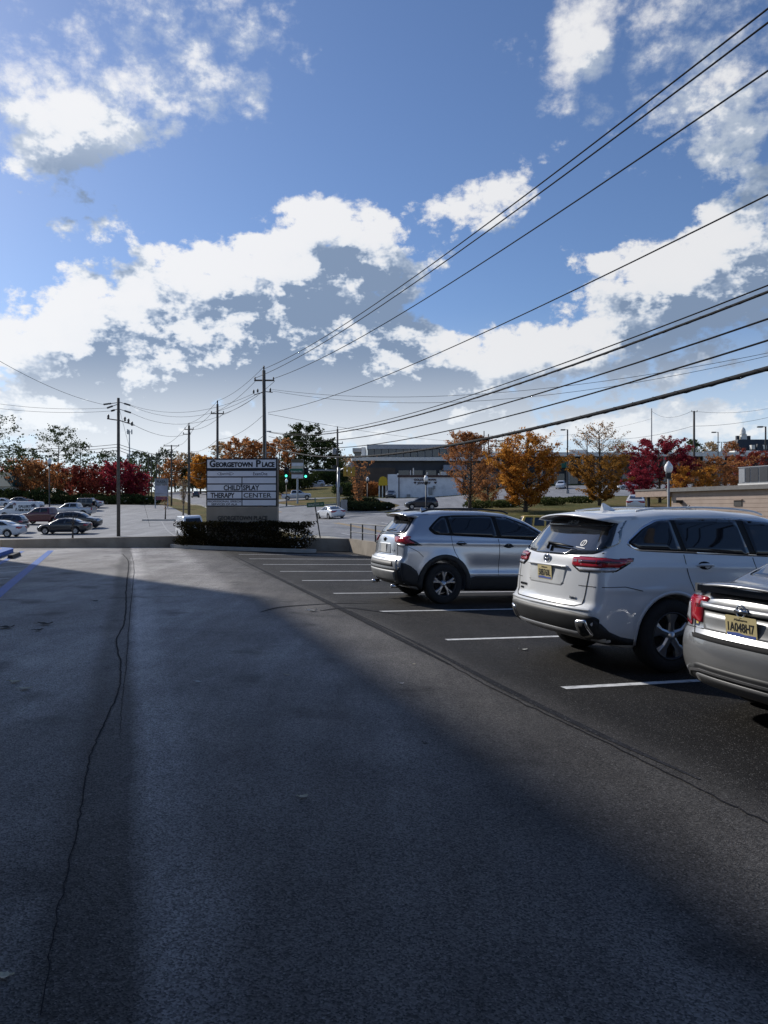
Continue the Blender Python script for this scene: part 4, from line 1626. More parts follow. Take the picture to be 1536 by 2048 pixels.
def white_suv(mtx):
    car = empty('parked_suv', mat=mtx)
    tag(car, 'white three-row suv with dark tinted glass, middle car of the near row', 'car', 'cars parked in the near row')
    PT = paint('white_body_paint', (.74, .75, .76), rough=.3)
    W = [(0.0, .86), (.24, .88), (.44, .93), (.66, .948), (.90, .955), (1.06, .943), (1.18, .915), (1.27, .875), (1.45, .785), (1.61, .71), (1.72, .62), (1.95, .5)]
    out = [(-.85, .31), (-1.00, .38), (-1.075, .50), (-1.085, .63), (-1.065, .68), (-1.025, .72), (-1.005, .95), (-.985, 1.12), (-.945, 1.215), (-.90, 1.25), (-.60, 1.59),
           (-.50, 1.64), (.05, 1.70), (.80, 1.72), (1.40, 1.69), (1.85, 1.59), (2.60, 1.21), (2.85, 1.16), (3.40, 1.06), (3.65, .92), (3.76, .68), (3.75, .45), (3.62, .28), (3.35, .2), (-.6, .25)]
    S = Shell(out, W, [(0, .385), (2.79, .385)], arch=.445, rad=.09, flare=.012, rearbow=.16, taper=(.065, .10), crown=.05, round_r=.06,
              crease=((1.10, .03, .012, -.75, 3.3), (.86, .03, .010, -1.0, .1), (.64, .15, -.022, .4, 2.4), (.49, .05, .014, .4, 2.4)))
    link('body', S.mesh('body', .021), PT, car)
    sur = [(-.40, 1.255), (-.53, 1.325), (-.28, 1.50), (-.08, 1.585), (.3, 1.61), (.95, 1.62), (1.45, 1.595), (1.80, 1.49), (2.38, 1.20), (2.3, 1.18), (.3, 1.235)]
    panes = [('quarter_glass', [(-.37, 1.275), (-.475, 1.328), (-.25, 1.485), (-.06, 1.565), (.09, 1.575), (.125, 1.262)]),
             ('rear_door_glass', [(.19, 1.258), (.15, 1.58), (.70, 1.597), (.98, 1.592), (1.03, 1.225)]),
             ('front_door_glass', [(1.12, 1.222), (1.08, 1.59), (1.46, 1.572), (1.78, 1.47), (2.26, 1.21)])]

    def side(v):
        sg = -1 if v == 'R' else 1
        panel(S, 'window_trim', sur, v, CHROME, car, .003, .05)
        cx, cz = .9, 1.41
        panel(S, 'window_seal', [(cx + (x - cx) * .985, cz + (z - cz) * .90) for x, z in sur], v, SEALB, car, .010, .05)
        for n, p in panes: panel(S, n, p, v, GLASS, car, .016, .03)
        line_on(S, 'panel_gap', [(.155, 1.225), (.16, 1.08), (.20, .96), (.25, .85)], v, GAP, car)
        line_on(S, 'panel_gap', [(1.07, 1.20), (1.10, .98), (1.08, .46)], v, GAP, car)
        line_on(S, 'panel_gap', [(2.42, 1.18), (2.36, .95), (2.32, .46)], v, GAP, car)
        line_on(S, 'panel_gap', [(-1.00, .885), (-.6, .895), (-.40, .855)], v, GAP, car, .007)
        panel(S, 'wheel_arch_lip', arc(0, .385, .470, -12, 192, 22) + arc(0, .385, .436, 192, -12, 22), v, PT, car, .005)
        panel(S, 'wheel_arch_lip', arc(2.79, .385, .470, -12, 192, 22) + arc(2.79, .385, .436, 192, -12, 22), v, PT, car, .005)
        panel(S, 'bumper_corner', [(-.465, .30), (-.47, .36), (-.62, .385), (-.76, .44), (-.86, .52), (-.93, .565), (-.985, .57), (-.99, .44), (-.95, .38), (-.8, .31)], v, CLAD, car, .008)
        panel(S, 'sill_cladding', [(.46, .25), (2.34, .25), (2.31, .345), (.49, .345)], v, CLAD, car, .010)
        panel(S, 'taillight_trim', [(-1.0, 1.03), (-.70, 1.045), (-.52, 1.135), (-.54, 1.165), (-.97, 1.19)], v, GLOSSB, car, .006, .01)
        panel(S, 'taillight', [(-1.0, 1.082), (-.66, 1.092), (-.55, 1.138), (-.58, 1.158), (-.97, 1.183)], v, RED, car, .012, .008)
        panel(S, 'reverse_light', [(-1.0, 1.038), (-.72, 1.05), (-.66, 1.083), (-1.0, 1.073)], v, CLEAR, car, .011)
        panel(S, 'lamp_band', [(-1.0, 1.120), (-.64, 1.128), (-.62, 1.142), (-.99, 1.150)], v, DRED, car, .0135)
        handle(S, car, .40, 1.11, v, PT, .22)
        handle(S, car, 1.30, 1.09, v, PT, .22)
        rail = [(-.25, sg * .60, 1.670), (.0, sg * .605, 1.703), (.5, sg * .61, 1.728), (1.0, sg * .605, 1.728), (1.35, sg * .59, 1.705), (1.5, sg * .58, 1.67)]
        MB().tube(smooth_line(rail, 4), .011, 8).build('roof_rail', PT, car, True)
        side_mirror(car, 2.05, sg * .89, 1.22, PT)
        panel(S, 'headlight', [(3.05, .95), (3.62, .82), (3.68, .89), (3.45, 1.02), (3.15, 1.04)], v, CLEAR, car, .008, .02)
    both(side)
    panel(S, 'rear_glass', [(-.74, 1.215), (-.3, 1.185), (.3, 1.185), (.74, 1.215), (.82, 1.30), (.67, 1.585), (-.67, 1.585), (-.82, 1.30)], 'B', RGLASS, car, .004, .05, .06)
    panel(S, 'glass_border', [(-.66, 1.50), (.66, 1.50), (.645, 1.583), (-.645, 1.583)], 'B', GLOSSB, car, .006, .03, .06)
    pair(S, 'glass_border', [(-.80, 1.285), (-.70, 1.245), (-.56, 1.50), (-.65, 1.578)], GLOSSB, car, .0055, .02, .06)
    pair(S, 'taillight_trim', [(-.97, 1.04), (-.60, 1.03), (-.49, 1.085), (-.47, 1.175), (-.95, 1.185)], GLOSSB, car, .006, .01)
    pair(S, 'taillight', [(-.97, 1.082), (-.54, 1.08), (-.485, 1.095), (-.475, 1.168), (-.95, 1.178)], RED, car, .012, .01)
    pair(S, 'reverse_light', [(-.95, 1.045), (-.64, 1.038), (-.55, 1.074), (-.96, 1.075)], CLEAR, car, .011)
    pair(S, 'lamp_band', [(-.93, 1.115), (-.58, 1.115), (-.56, 1.148), (-.93, 1.152)], DRED, car, .0135)
    line_on(S, 'tailgate_gap', [(-.80, 1.23), (-.735, 1.18), (-.74, 1.04), (-.72, .82), (-.70, .70), (-.62, .675), (.62, .675), (.70, .70), (.72, .82), (.74, 1.04), (.735, 1.18), (.80, 1.23)], 'B', GAP, car, .010)
    panel(S, 'handle_ledge', [(-.42, 1.055), (.42, 1.055), (.42, 1.075), (-.42, 1.075)], 'B', PT, car, .030, .006, .04, .03)
    panel(S, 'plate_recess', [(-.36, .86), (.36, .86), (.42, 1.055), (-.42, 1.055)], 'B', M('recess_white', (.62, .63, .63), .4, coat=.6), car, .0015, .04, .04, .003)
    pp, nn, _ = S.project([(0, .985)], 'B')
    plate(car, (pp[0][0] - .012, 0, .980), R(-4), '58B760L')
    t_emblem(S, car, 1.135, 1.0, CHROME)
    badge(S, car, 'HIGHLANDER', .53, .80, .034, GLOSSB)
    badge(S, car, 'HYBRID', .57, .757, .027, GLOSSB)
    badge(S, car, 'Limited', -.55, .745, .032, CHROME)
    STK = M('sticker_white', (.7, .7, .7), .6, var=.05)
    badge(S, car, 'LifeTalk', -.02, 1.515, .070, STK, 'sticker', .0095, ex=.0004)
    p0, n0, _ = S.project([(-.47, 1.315)], 'B')
    n0 = Vector(n0[0])
    c0 = Vector(p0[0]) + n0 * .0085
    u1 = Vector((0, -1, 0))
    u1 = (u1 - n0 * n0.dot(u1)).normalized()
    v1 = n0.cross(u1)
    if v1.z < 0: v1 = -v1
    b = MB()
    n = 24
    ring = [c0 + (u1 * math.cos(2 * math.pi * k / n) + v1 * math.sin(2 * math.pi * k / n)) * r for r in (.030, .044) for k in range(n)]
    b.add(ring, [(k, (k + 1) % n, n + (k + 1) % n, n + k) for k in range(n)])
    b.add([c0 + u1 * a + v1 * d for a, d in ((-.006, -.031), (.006, -.031), (.006, .031), (-.006, .031))], [(0, 1, 2, 3)])
    rs = b.build('round_sticker', STK, car)
    MB().add([c0 + u1 * a + v1 * d for a, d in ((-.075, -.070), (.075, -.070), (.075, -.058), (-.075, -.058))], [(0, 1, 2, 3)]).build('sticker_line', STK, rs)
    panel(S, 'rear_bumper', [(-.86, .36), (.86, .36), (.90, .59), (.6, .615), (-.6, .615), (-.90, .59)], 'B', CLAD, car, .010, .04, .06)
    panel(S, 'bumper_trim', [(-.66, .36), (.66, .36), (.70, .42), (-.70, .42)], 'B', M('satin_silver', (.34, .34, .35), .35, metal=.7), car, .020, .02, .06)
    panel(S, 'bumper_ledge', [(-.84, .640), (.84, .640), (.83, .662), (-.83, .662)], 'B', PT, car, .012, .008, .06)
    ex = [(-.83, .40), (-.665, .365), (-.645, .39), (-.665, .535), (-.80, .555)]
    for m in (1, -1):
        fr = panel(S, 'exhaust_bezel', [(m * q[0], q[1]) for q in ex], 'B', CHROME, car, .022, .02, .04)
        cx, cz = sum(q[0] for q in ex) / 5, sum(q[1] for q in ex) / 5
        panel(S, 'exhaust_opening', [(m * (cx + (q[0] - cx) * .76), cz + (q[1] - cz) * .78) for q in ex], 'B', GAP, fr, .025, .02, .04)
    spo = spoiler(car, [(-.35, 1.675), (-.58, 1.655), (-.80, 1.628), (-.815, 1.612), (-.72, 1.600), (-.57, 1.585)], .675, .09, PT, drop=.055)
    MB().box((-.797, 0, 1.606), (.02, .34, .012)).build('brake_light', DRED, spo)
    pw, nw, _ = S.project([(.04, 1.225), (.10, 1.275), (-.40, 1.25)], 'B')
    a, a2, c = (Vector(pw[i]) + Vector(nw[i]) * .035 for i in (0, 1, 2))
    MB().tube([a, a2, a2.lerp(c, .5) + Vector(nw[0]) * .008, c], [.02, .022, .015, .008], 8).build('rear_wiper', CLAD, car, True)
    fin(car, -.28, 1.678, PT, .20, .085)
    panel(S, 'windscreen', [(-.75, 1.22), (.75, 1.22), (.58, 1.58), (-.58, 1.58)], 'F', GLASS, car, .004, .05, .07)
    panel(S, 'grille', [(-.55, .38), (.55, .38), (.65, .76), (-.65, .76)], 'F', CLAD, car, .006, .05, .07)
    MB().box((1.35, 0, .31), (3.6, 1.36, .14)).build('underbody', UNDER, car)
    wh = make_wheel('wheel', .385, .245, .248, 5, DALLOY, ALLOY, False)
    set_wheels(car, wh, [(0, -.82), (0, .82), (2.79, -.82), (2.79, .82)], .385)
    return car


def silver_sedan(mtx):
    car = empty('parked_sedan', mat=mtx)
    tag(car, 'silver grey sedan with boot spoiler, nearest car of the near row', 'car', 'cars parked in the near row')
    PT = paint('warm_silver_paint', (.25, .253, .258), metal=.6, rough=.34)
    W = [(0.0, .79), (.22, .80), (.38, .84), (.56, .862), (.78, .868), (.96, .85), (1.06, .815), (1.16, .76), (1.34, .66), (1.48, .575), (1.7, .45)]
    out = [(-.80, .24), (-.93, .32), (-.985, .44), (-.99, .60), (-.965, .70), (-.925, .745), (-.915, .88), (-.90, .985), (-.86, 1.04), (-.62, 1.09), (-.44, 1.135), (.26, 1.455),
           (.60, 1.51), (1.05, 1.53), (1.45, 1.49), (1.70, 1.42), (2.40, 1.04), (2.6, 1.0), (3.05, .90), (3.35, .76), (3.45, .56), (3.42, .36), (3.3, .22), (-.6, .2)]
    S = Shell(out, W, [(0, .31), (2.60, .31)], arch=.36, rad=.085, flare=.014, rearbow=.20, frontbow=.3, taper=(.055, .10), crown=.045, round_r=.05,
              crease=((.90, .03, .010, -.8, 3.0), (.55, .12, -.016, .35, 2.2)))
    link('body', S.mesh('body', .02), PT, car)
    sur = [(-.02, 1.06), (-.08, 1.10), (.26, 1.30), (.56, 1.39), (1.05, 1.415), (1.40, 1.385), (1.68, 1.285), (2.15, 1.04), (2.1, 1.01), (1.2, 1.025)]
    panes = [('rear_door_glass', [(.05, 1.07), (.01, 1.10), (.32, 1.29), (.60, 1.37), (.86, 1.387), (.90, 1.045)]),
             ('front_door_glass', [(.98, 1.043), (.94, 1.39), (1.06, 1.393), (1.38, 1.365), (1.64, 1.27), (2.05, 1.04)])]

    def side(v):
        sg = -1 if v == 'R' else 1
        panel(S, 'window_trim', sur, v, SEALB, car, .002, .04)
        for n, p in panes: panel(S, n, p, v, GLASS, car, .005, .03)
        line_on(S, 'panel_gap', [(.10, 1.0), (.16, .85), (.32, .68), (.36, .6)], v, GAP, car)
        line_on(S, 'panel_gap', [(.955, .98), (.975, .7), (.96, .3)], v, GAP, car)
        line_on(S, 'panel_gap', [(2.08, .97), (2.04, .7), (2.02, .3)], v, GAP, car)
        line_on(S, 'panel_gap', [(-.90, .735), (-.6, .70), (-.36, .66)], v, GAP, car)
        handle(S, car, .28, .86, v, PT)
        handle(S, car, 1.10, .84, v, PT)
        side_mirror(car, 1.92, sg * .80, 1.02, PT)
        panel(S, 'taillight', [(-.88, .775), (-.74, .83), (-.68, .90), (-.70, .985), (-.86, .995)], v, RED, car, .010, .02, .04)
        panel(S, 'headlight', [(2.75, .72), (3.25, .62), (3.32, .68), (3.05, .80), (2.85, .82)], v, CLEAR, car, .008, .02)
        panel(S, 'sill', [(.38, .21), (2.22, .21), (2.20, .27), (.40, .27)], v, CLAD, car, .008)
    both(side)
    for m in (1, -1):
        t = panel(S, 'taillight', [(m * q[0], q[1]) for q in [(-.84, .775), (-.655, .735), (-.685, .86), (-.725, .965), (-.80, .985)]], 'B', RED, car, .010, .02, .03)
        panel(S, 'clear_lens', [(m * q[0], q[1]) for q in [(-.80, .795), (-.675, .765), (-.70, .86), (-.73, .935), (-.775, .92)]], 'B', CLEAR, t, .014, .02, .03)
    panel(S, 'boot_garnish', [(-.50, .905), (.50, .905), (.52, .955), (-.52, .955)], 'B', PT, car, .024, .018, .04, .03)
    panel(S, 'garnish_shadow_gap', [(-.47, .885), (.47, .885), (.50, .902), (-.50, .902)], 'B', GAP, car, .003, .005, .04, .003)
    panel(S, 'plate_recess', [(-.46, .735), (.46, .735), (.49, .884), (-.49, .884)], 'B', M('recess_silver', (.30, .30, .30), .4, metal=.6, coat=.5), car, .0015, .03, .04, .003)
    line_on(S, 'boot_gap', [(-.645, 1.0), (-.635, .85), (-.61, .745), (-.55, .69), (.55, .69), (.61, .745), (.635, .85), (.645, 1.0)], 'B', GAP, car, .010)
    panel(S, 'bumper_gap', [(-.56, .655), (.56, .655), (.60, .688), (-.60, .688)], 'B', GAP, car, .004, .008, .04)
    pp, nn, _ = S.project([(0, .815)], 'B')
    plate(car, (pp[0][0] - .018, 0, .812), R(-6), '1A048H7', .32, .165)
    pe, _, _ = S.project([(0, .932)], 'B')
    bar = MB().box((.0, 0, 0), (.014, .135, .024)).mesh('bar')
    me = join_meshes('emblem', [oval(.052, .011, 1, 1), bar])
    me.transform(Matrix.Translation((pe[0][0] - .036, 0, .932)))
    link('emblem', me, CHROME, car)
    badge(S, car, 'VERSA', .585, .90, .042, GLOSSB)
    p0, n0, _ = S.project([(.565, .79)], 'B')
    n0 = Vector(n0[0])
    c0 = Vector(p0[0]) + n0 * .004
    u1 = Vector((0, -1, 0))
    u1 = (u1 - n0 * n0.dot(u1)).normalized()
    v1 = n0.cross(u1)
    if v1.z < 0: v1 = -v1
    quad = lambda a, b_, c_, d, e: [c0 + u1 * x + v1 * y + n0 * e for x, y in ((a, b_), (c_, b_), (c_, d), (a, d))]
    st1 = MB().add(quad(-.034, -.045, .034, .045, 0), [(0, 1, 2, 3)]).build('sticker', M('sticker_navy', (.03, .05, .14), .5), car)
    for d in (.003, -.027):
        MB().add(quad(-.020, d, .020, d + .024, .001), [(0, 1, 2, 3)]).build('sticker_bar', M('sticker_yellow', (.65, .50, .10), .5), st1)
    panel(S, 'diffuser', [(-.74, .26), (.74, .26), (.66, .40), (.48, .46), (-.48, .46), (-.66, .40)], 'B', CLAD, car, .006, .05, .05)
    line_on(S, 'diffuser_trim', [(-.70, .31), (-.62, .375), (-.45, .405), (.45, .405), (.62, .375), (.70, .31)], 'B', M('satin_silver', (.34, .34, .35), .35, metal=.7), car, .018, .012)
    panel(S, 'lower_bumper', [(-.60, .27), (.60, .27), (.52, .37), (-.52, .37)], 'B', M('satin_grey', (.2, .2, .205), .4, metal=.4), car, .010, .03, .05)
    spo = spoiler(car, [(-.74, 1.128), (-.86, 1.142), (-.945, 1.128), (-.955, 1.112), (-.90, 1.100), (-.76, 1.108)], .66, .16, PT, drop=.045, name='boot_spoiler', closed=True)
    MB().box((-.855, 0, 1.072), (.13, 1.02, .05)).build('spoiler_base', GLOSSB, spo)
    for m in (-1, 1): MB().box((-.76, m * .60, 1.06), (.15, .07, .08)).build('spoiler_foot', PT, spo)
    panel(S, 'rear_glass', [(-.63, 1.165), (.63, 1.165), (.47, 1.455), (-.47, 1.455)], 'B', RGLASS, car, .004, .05, .06)
    panel(S, 'windscreen', [(-.66, 1.06), (.66, 1.06), (.48, 1.44), (-.48, 1.44)], 'F', GLASS, car, .004, .05, .07)
    panel(S, 'grille', [(-.4, .3), (.4, .3), (.5, .55), (-.5, .55)], 'F', CLAD, car, .006, .05, .07)
    MB().box((1.25, 0, .26), (3.4, 1.2, .12)).build('underbody', UNDER, car)
    wh = make_wheel('wheel', .31, .20, .20, 7, ALLOY, ALLOY, False)
    set_wheels(car, wh, [(0, -.75), (0, .75), (2.60, -.75), (2.60, .75)], .31)
    return car


def row_spot(px, py, half):
    """rear axle centre from where the near rear tyre meets the asphalt"""
    return G(px, py) + AISLE * half


silver_crossover(lot_mat(row_spot(885, 1208, .84))).scale = (1, 1, 1.035)
white_suv(lot_mat(row_spot(1337, 1345, .88))).scale = (1, 1, 1.03)
silver_sedan(lot_mat(P(1480, 1251, 5.9) + STALL * .93))

# ------------------------------------------------------------------ cars farther off
KINDS = {}


def far_kind(key, outline, W, wheels, r, panes, back, front, lamps, heads, h=.055, arch=None, rad=.08, taper=(.05, .09), rb=.12, fb=.2, extra=None, rim=.62):
    S = Shell(outline, W, [(x, r) for x in wheels], arch=arch or r + .06, rad=rad, flare=.015, rearbow=rb, frontbow=fb, taper=taper, round_r=.05)
    parts = [('body', S.mesh('far_body', h), 'paint')]

    def add(name, poly, view, mat, eps, rnd=.03, step=.12):
        b = MB()
        S.patch(b, round_poly(poly, rnd), view, eps, step, .02)
        b = biggest(b)
        if b.f: parts.append((name, b.mesh(name, True), mat))
    for v in 'RL':
        for n, p in panes: add(n, p, v, GLASS, .012)
        for p in lamps.get('side', []): add('taillight', p, v, RED, .014, .01, .08)
        for p in heads.get('side', []): add('headlight', p, v, CLEAR, .014, .01, .08)
    if back: add('rear_glass', back, 'B', RGLASS, .012)
    add('windscreen', front, 'F', GLASS, .012)
    for p in lamps.get('back', []):
        add('taillight', p, 'B', RED, .02, .01, .08)
        add('taillight', [(-a, b) for a, b in p], 'B', RED, .02, .01, .08)
    for p in heads.get('front', []):
        add('headlight', p, 'F', CLEAR, .02, .01, .08)
        add('headlight', [(-a, b) for a, b in p], 'F', CLEAR, .02, .01, .08)
    if extra: parts += extra(S)
    tb = MB().lathe([(r * rim, -.10), (r * .9, -.115), (r, -.08), (r, .08), (r * .9, .11), (r * rim, .11)], 20, axis='Y', closed=True).mesh('tyre', True)
    rm = MB()
    n = 5
    rm.lathe([(r * rim + .005, -.085), (r * rim - .03, -.08), (r * rim - .03, .09), (r * rim + .005, .09)], 20, axis='Y', closed=True)
    for k in range(n):
        a = 2 * math.pi * k / n
        rm.box((math.cos(a) * r * rim * .5, -.075, math.sin(a) * r * rim * .5), (r * rim * 1.0, .03, r * .16), m=Matrix.Rotation(-a, 3, 'Y'))
    rm.lathe([(.0, -.04), (r * rim, -.04), (r * rim, -.02), (0, -.02)], 12, axis='Y')
    KINDS[key] = dict(S=S, parts=parts, tyre=tb, rim=rm.mesh('rim'), wheels=wheels, r=r, half=max(w[1] for w in W) - .11, wb=wheels[1] - wheels[0])


def far_car(key, col, px, Y, deg, label, group=None, name='parked_car', cat='car', loc=None, metal=0.0, dz=.03, rimdark=False):
    """deg: heading, 0 = to the right of the picture, 90 = away"""
    K = KINDS[key]
    f = Vector((math.cos(R(deg)), math.sin(R(deg)), 0))
    c = at(px, Y) if loc is None else Vector(loc)
    l = Vector((-f.y, f.x, 0))
    hb, hf = H(*(c - f * K['wb'] / 2)[:2]), H(*(c + f * K['wb'] / 2)[:2])
    hl, hr = H(*(c + l * .75)[:2]), H(*(c - l * .75)[:2])
    fx = Vector((f.x, f.y, (hf - hb) / K['wb'])).normalized()
    ly = Vector((l.x, l.y, (hl - hr) / 1.5)).normalized()
    n = fx.cross(ly).normalized()
    ly = n.cross(fx)
    m = Matrix((fx, ly, n)).transposed().to_4x4()
    o = c - f * K['wb'] / 2
    m.translation = (o.x, o.y, hb + dz)
    car = empty(name, mat=m)
    tag(car, label, cat, group)
    pm = paint('body_%s' % '_'.join('%d' % (k * 100) for k in col) + ('m' if metal else ''), col, metal, .35)
    for nm, me, mt in K['parts']:
        ob = bpy.data.objects.new(nm, me)
        COL.objects.link(ob)
        ob.parent = car
        if not me.materials: me.materials.append(GLASS if mt == 'paint' else mt)
        if mt == 'paint':
            ob.material_slots[0].link = 'OBJECT'
            ob.material_slots[0].material = pm
    for x in K['wheels']:
        for y in (-K['half'], K['half']):
            w = link('wheel', K['tyre'], RUBBER, car)
            w.location = (x, y, K['r'])
            w.rotation_euler = (0, 0, math.pi if y > 0 else 0)
            link('rim', K['rim'], DALLOY if rimdark else ALLOY, w)
    return car


W_CAR = [(0, .80), (.24, .82), (.42, .87), (.66, .89), (.84, .885), (.95, .86), (1.05, .81), (1.25, .70), (1.40, .61), (1.7, .5)]
far_kind('sedan', [(-.85, .26), (-1.0, .34), (-1.05, .5), (-1.03, .72), (-1.0, .95), (-.93, 1.03), (-.35, 1.08), (.38, 1.38), (.75, 1.44), (1.2, 1.45), (1.6, 1.40), (2.45, .98), (3.2, .86), (3.55, .70), (3.62, .5), (3.5, .25), (3.2, .2), (-.6, .2)],
         W_CAR, [0, 2.72], .325,
         [('rear_door_glass', [(-.05, 1.03), (.45, 1.29), (.9, 1.36), (.98, .99)]), ('front_door_glass', [(1.06, .985), (1.0, 1.365), (1.25, 1.36), (1.6, 1.28), (2.2, .98)])],
         [(-.6, 1.10), (.6, 1.10), (.48, 1.36), (-.48, 1.36)], [(-.65, 1.02), (.65, 1.02), (.5, 1.38), (-.5, 1.38)],
         dict(side=[[(-1.0, .76), (-.72, .80), (-.78, .92), (-1.0, .93)]], back=[[(-.82, .74), (-.52, .76), (-.55, .90), (-.82, .93)]]), dict(side=[[(3.0, .70), (3.45, .60), (3.5, .68), (3.2, .78)]], front=[[(-.78, .60), (-.45, .60), (-.45, .70), (-.75, .72)]]))
W_SUV = [(0, .82), (.24, .84), (.45, .89), (.75, .91), (1.0, .905), (1.15, .88), (1.25, .83), (1.45, .73), (1.60, .64), (1.9, .5)]
far_kind('suv', [(-.8, .28), (-.95, .42), (-.97, .7), (-.9, .82), (-.88, 1.05), (-.8, 1.2), (-.52, 1.58), (-.40, 1.63), (.3, 1.69), (1.0, 1.69), (1.6, 1.60), (2.4, 1.16), (2.8, 1.1), (3.35, 1.0), (3.58, .8), (3.6, .5), (3.45, .25), (3.2, .2), (-.6, .22)],
         W_SUV, [0, 2.69], .36,
         [('quarter_glass', [(-.25, 1.2), (-.38, 1.3), (.0, 1.5), (.1, 1.2)]), ('rear_door_glass', [(.18, 1.2), (.1, 1.53), (.9, 1.56), (1.0, 1.18)]), ('front_door_glass', [(1.08, 1.18), (1.0, 1.56), (1.3, 1.54), (1.65, 1.44), (2.15, 1.17)])],
         [(-.62, 1.2), (.62, 1.2), (.5, 1.52), (-.5, 1.52)], [(-.7, 1.18), (.7, 1.18), (.55, 1.55), (-.55, 1.55)],
         dict(side=[[(-.9, .98), (-.55, 1.0), (-.7, 1.12), (-.88, 1.14)]], back=[[(-.84, .95), (-.5, .97), (-.52, 1.1), (-.82, 1.12)]]), dict(side=[[(3.0, .85), (3.5, .75), (3.5, .84), (3.2, .93)]], front=[[(-.82, .72), (-.45, .72), (-.45, .84), (-.78, .86)]]))
W_TR = [(0, .86), (.3, .88), (.5, .94), (.9, .965), (1.15, .955), (1.28, .92), (1.5, .84), (1.75, .74), (2.1, .6)]


def bed(S):
    o = []
    b = MB().box((-.32, 0, 1.235), (1.72, 1.5, .02))
    return [('bed_liner', b.mesh('bed_liner'), CLAD)]


far_kind('pickup', [(-1.0, .42), (-1.15, .55), (-1.18, .75), (-1.15, 1.22), (.60, 1.22), (.66, 1.30), (.80, 1.80), (1.0, 1.86), (1.9, 1.88), (2.4, 1.80), (3.15, 1.26), (3.5, 1.22), (4.25, 1.12), (4.45, .95), (4.5, .6), (4.4, .35), (4.0, .3), (-.7, .34)],
         W_TR, [0, 3.65], .40,
         [('rear_door_glass', [(.85, 1.34), (.98, 1.74), (1.70, 1.78), (1.74, 1.32)]), ('front_door_glass', [(1.83, 1.32), (1.80, 1.78), (2.0, 1.78), (2.4, 1.68), (2.95, 1.30)])],
         None, [(-.75, 1.30), (.75, 1.30), (.6, 1.74), (-.6, 1.74)],
         dict(side=[[(-1.14, .85), (-1.02, .85), (-1.02, 1.17), (-1.14, 1.17)]], back=[[(-.90, .84), (-.76, .84), (-.76, 1.16), (-.88, 1.16)]]), dict(side=[[(4.0, .90), (4.4, .84), (4.4, .98), (4.1, 1.06)]], front=[[(-.88, .80), (-.5, .80), (-.5, 1.0), (-.85, 1.0)]]), extra=bed, rb=.03, fb=.12)
W_VAN = [(0, .86), (.3, .88), (.6, .93), (1.0, .95), (1.3, .94), (1.8, .90), (2.1, .86), (2.2, .8), (2.6, .7)]
far_kind('van', [(-.9, .35), (-1.0, .45), (-1.05, .8), (-1.0, 1.9), (-.9, 2.08), (-.6, 2.14), (2.3, 2.14), (2.7, 2.04), (3.55, 1.25), (3.9, 1.15), (4.15, .95), (4.2, .55), (4.0, .3), (-.6, .3)],
         W_VAN, [0, 3.3], .36,
         [('front_door_glass', [(2.2, 1.25), (2.2, 1.75), (2.55, 1.74), (3.2, 1.22)])],
         [(-.6, 1.3), (.6, 1.3), (.6, 1.75), (-.6, 1.75)], [(-.78, 1.25), (.78, 1.25), (.66, 1.88), (-.66, 1.88)],
         dict(back=[[(-.90, .8), (-.78, .8), (-.78, 1.3), (-.88, 1.3)]]), dict(side=[[(3.75, .82), (4.1, .76), (4.1, .92), (3.85, 1.0)]], front=[[(-.85, .72), (-.55, .72), (-.55, .92), (-.82, .92)]]), rb=.03, fb=.16, taper=(.02, .1))
W_JEEP = [(0, .72), (.4, .76), (.7, .80), (1.0, .81), (1.15, .80), (1.3, .77), (1.75, .69), (2.0, .6)]


def spare(S):
    t = MB().lathe([(.20, -.12), (.34, -.13), (.39, -.06), (.39, .06), (.34, .12), (.20, .12)], 20, c=(-.86, 0, 1.05), axis='X', closed=True)
    t2 = MB().lathe([(0, -.10), (.21, -.11), (.21, .05), (0, .05)], 16, c=(-.86, 0, 1.05), axis='X')
    bar = MB().box((3.25, 0, .58), (.16, 1.5, .18))
    o = [('spare_tyre', t.mesh('spare_tyre', True), RUBBER), ('spare_rim', t2.mesh('spare_rim'), ALLOY), ('front_bumper', bar.mesh('front_bumper'), CLAD)]
    for x in (0, 2.46):
        for y in (-.84, .84):
            b = MB()
            a = arc(x, .42, .56, 10, 170, 8)
            c = arc(x, .42, .50, 10, 170, 8)
            vs = [(p[0], y - .1, p[1]) for p in a] + [(p[0], y + .1, p[1]) for p in a] + [(p[0], y - .1, p[1]) for p in c] + [(p[0], y + .1, p[1]) for p in c]
            n = 9
            fs = []
            for i in range(8):
                fs += [(i, i + 1, n + i + 1, n + i), (2 * n + i, 3 * n + i, 3 * n + i + 1, 2 * n + i + 1), (i, 2 * n + i, 2 * n + i + 1, i + 1), (n + i, n + i + 1, 3 * n + i + 1, 3 * n + i)]
            fs += [(0, n, 3 * n, 2 * n), (8, 2 * n + 8, 3 * n + 8, n + 8)]
            o.append(('fender_flare', b.add(vs, fs).mesh('fender_flare'), CLAD))
    return o


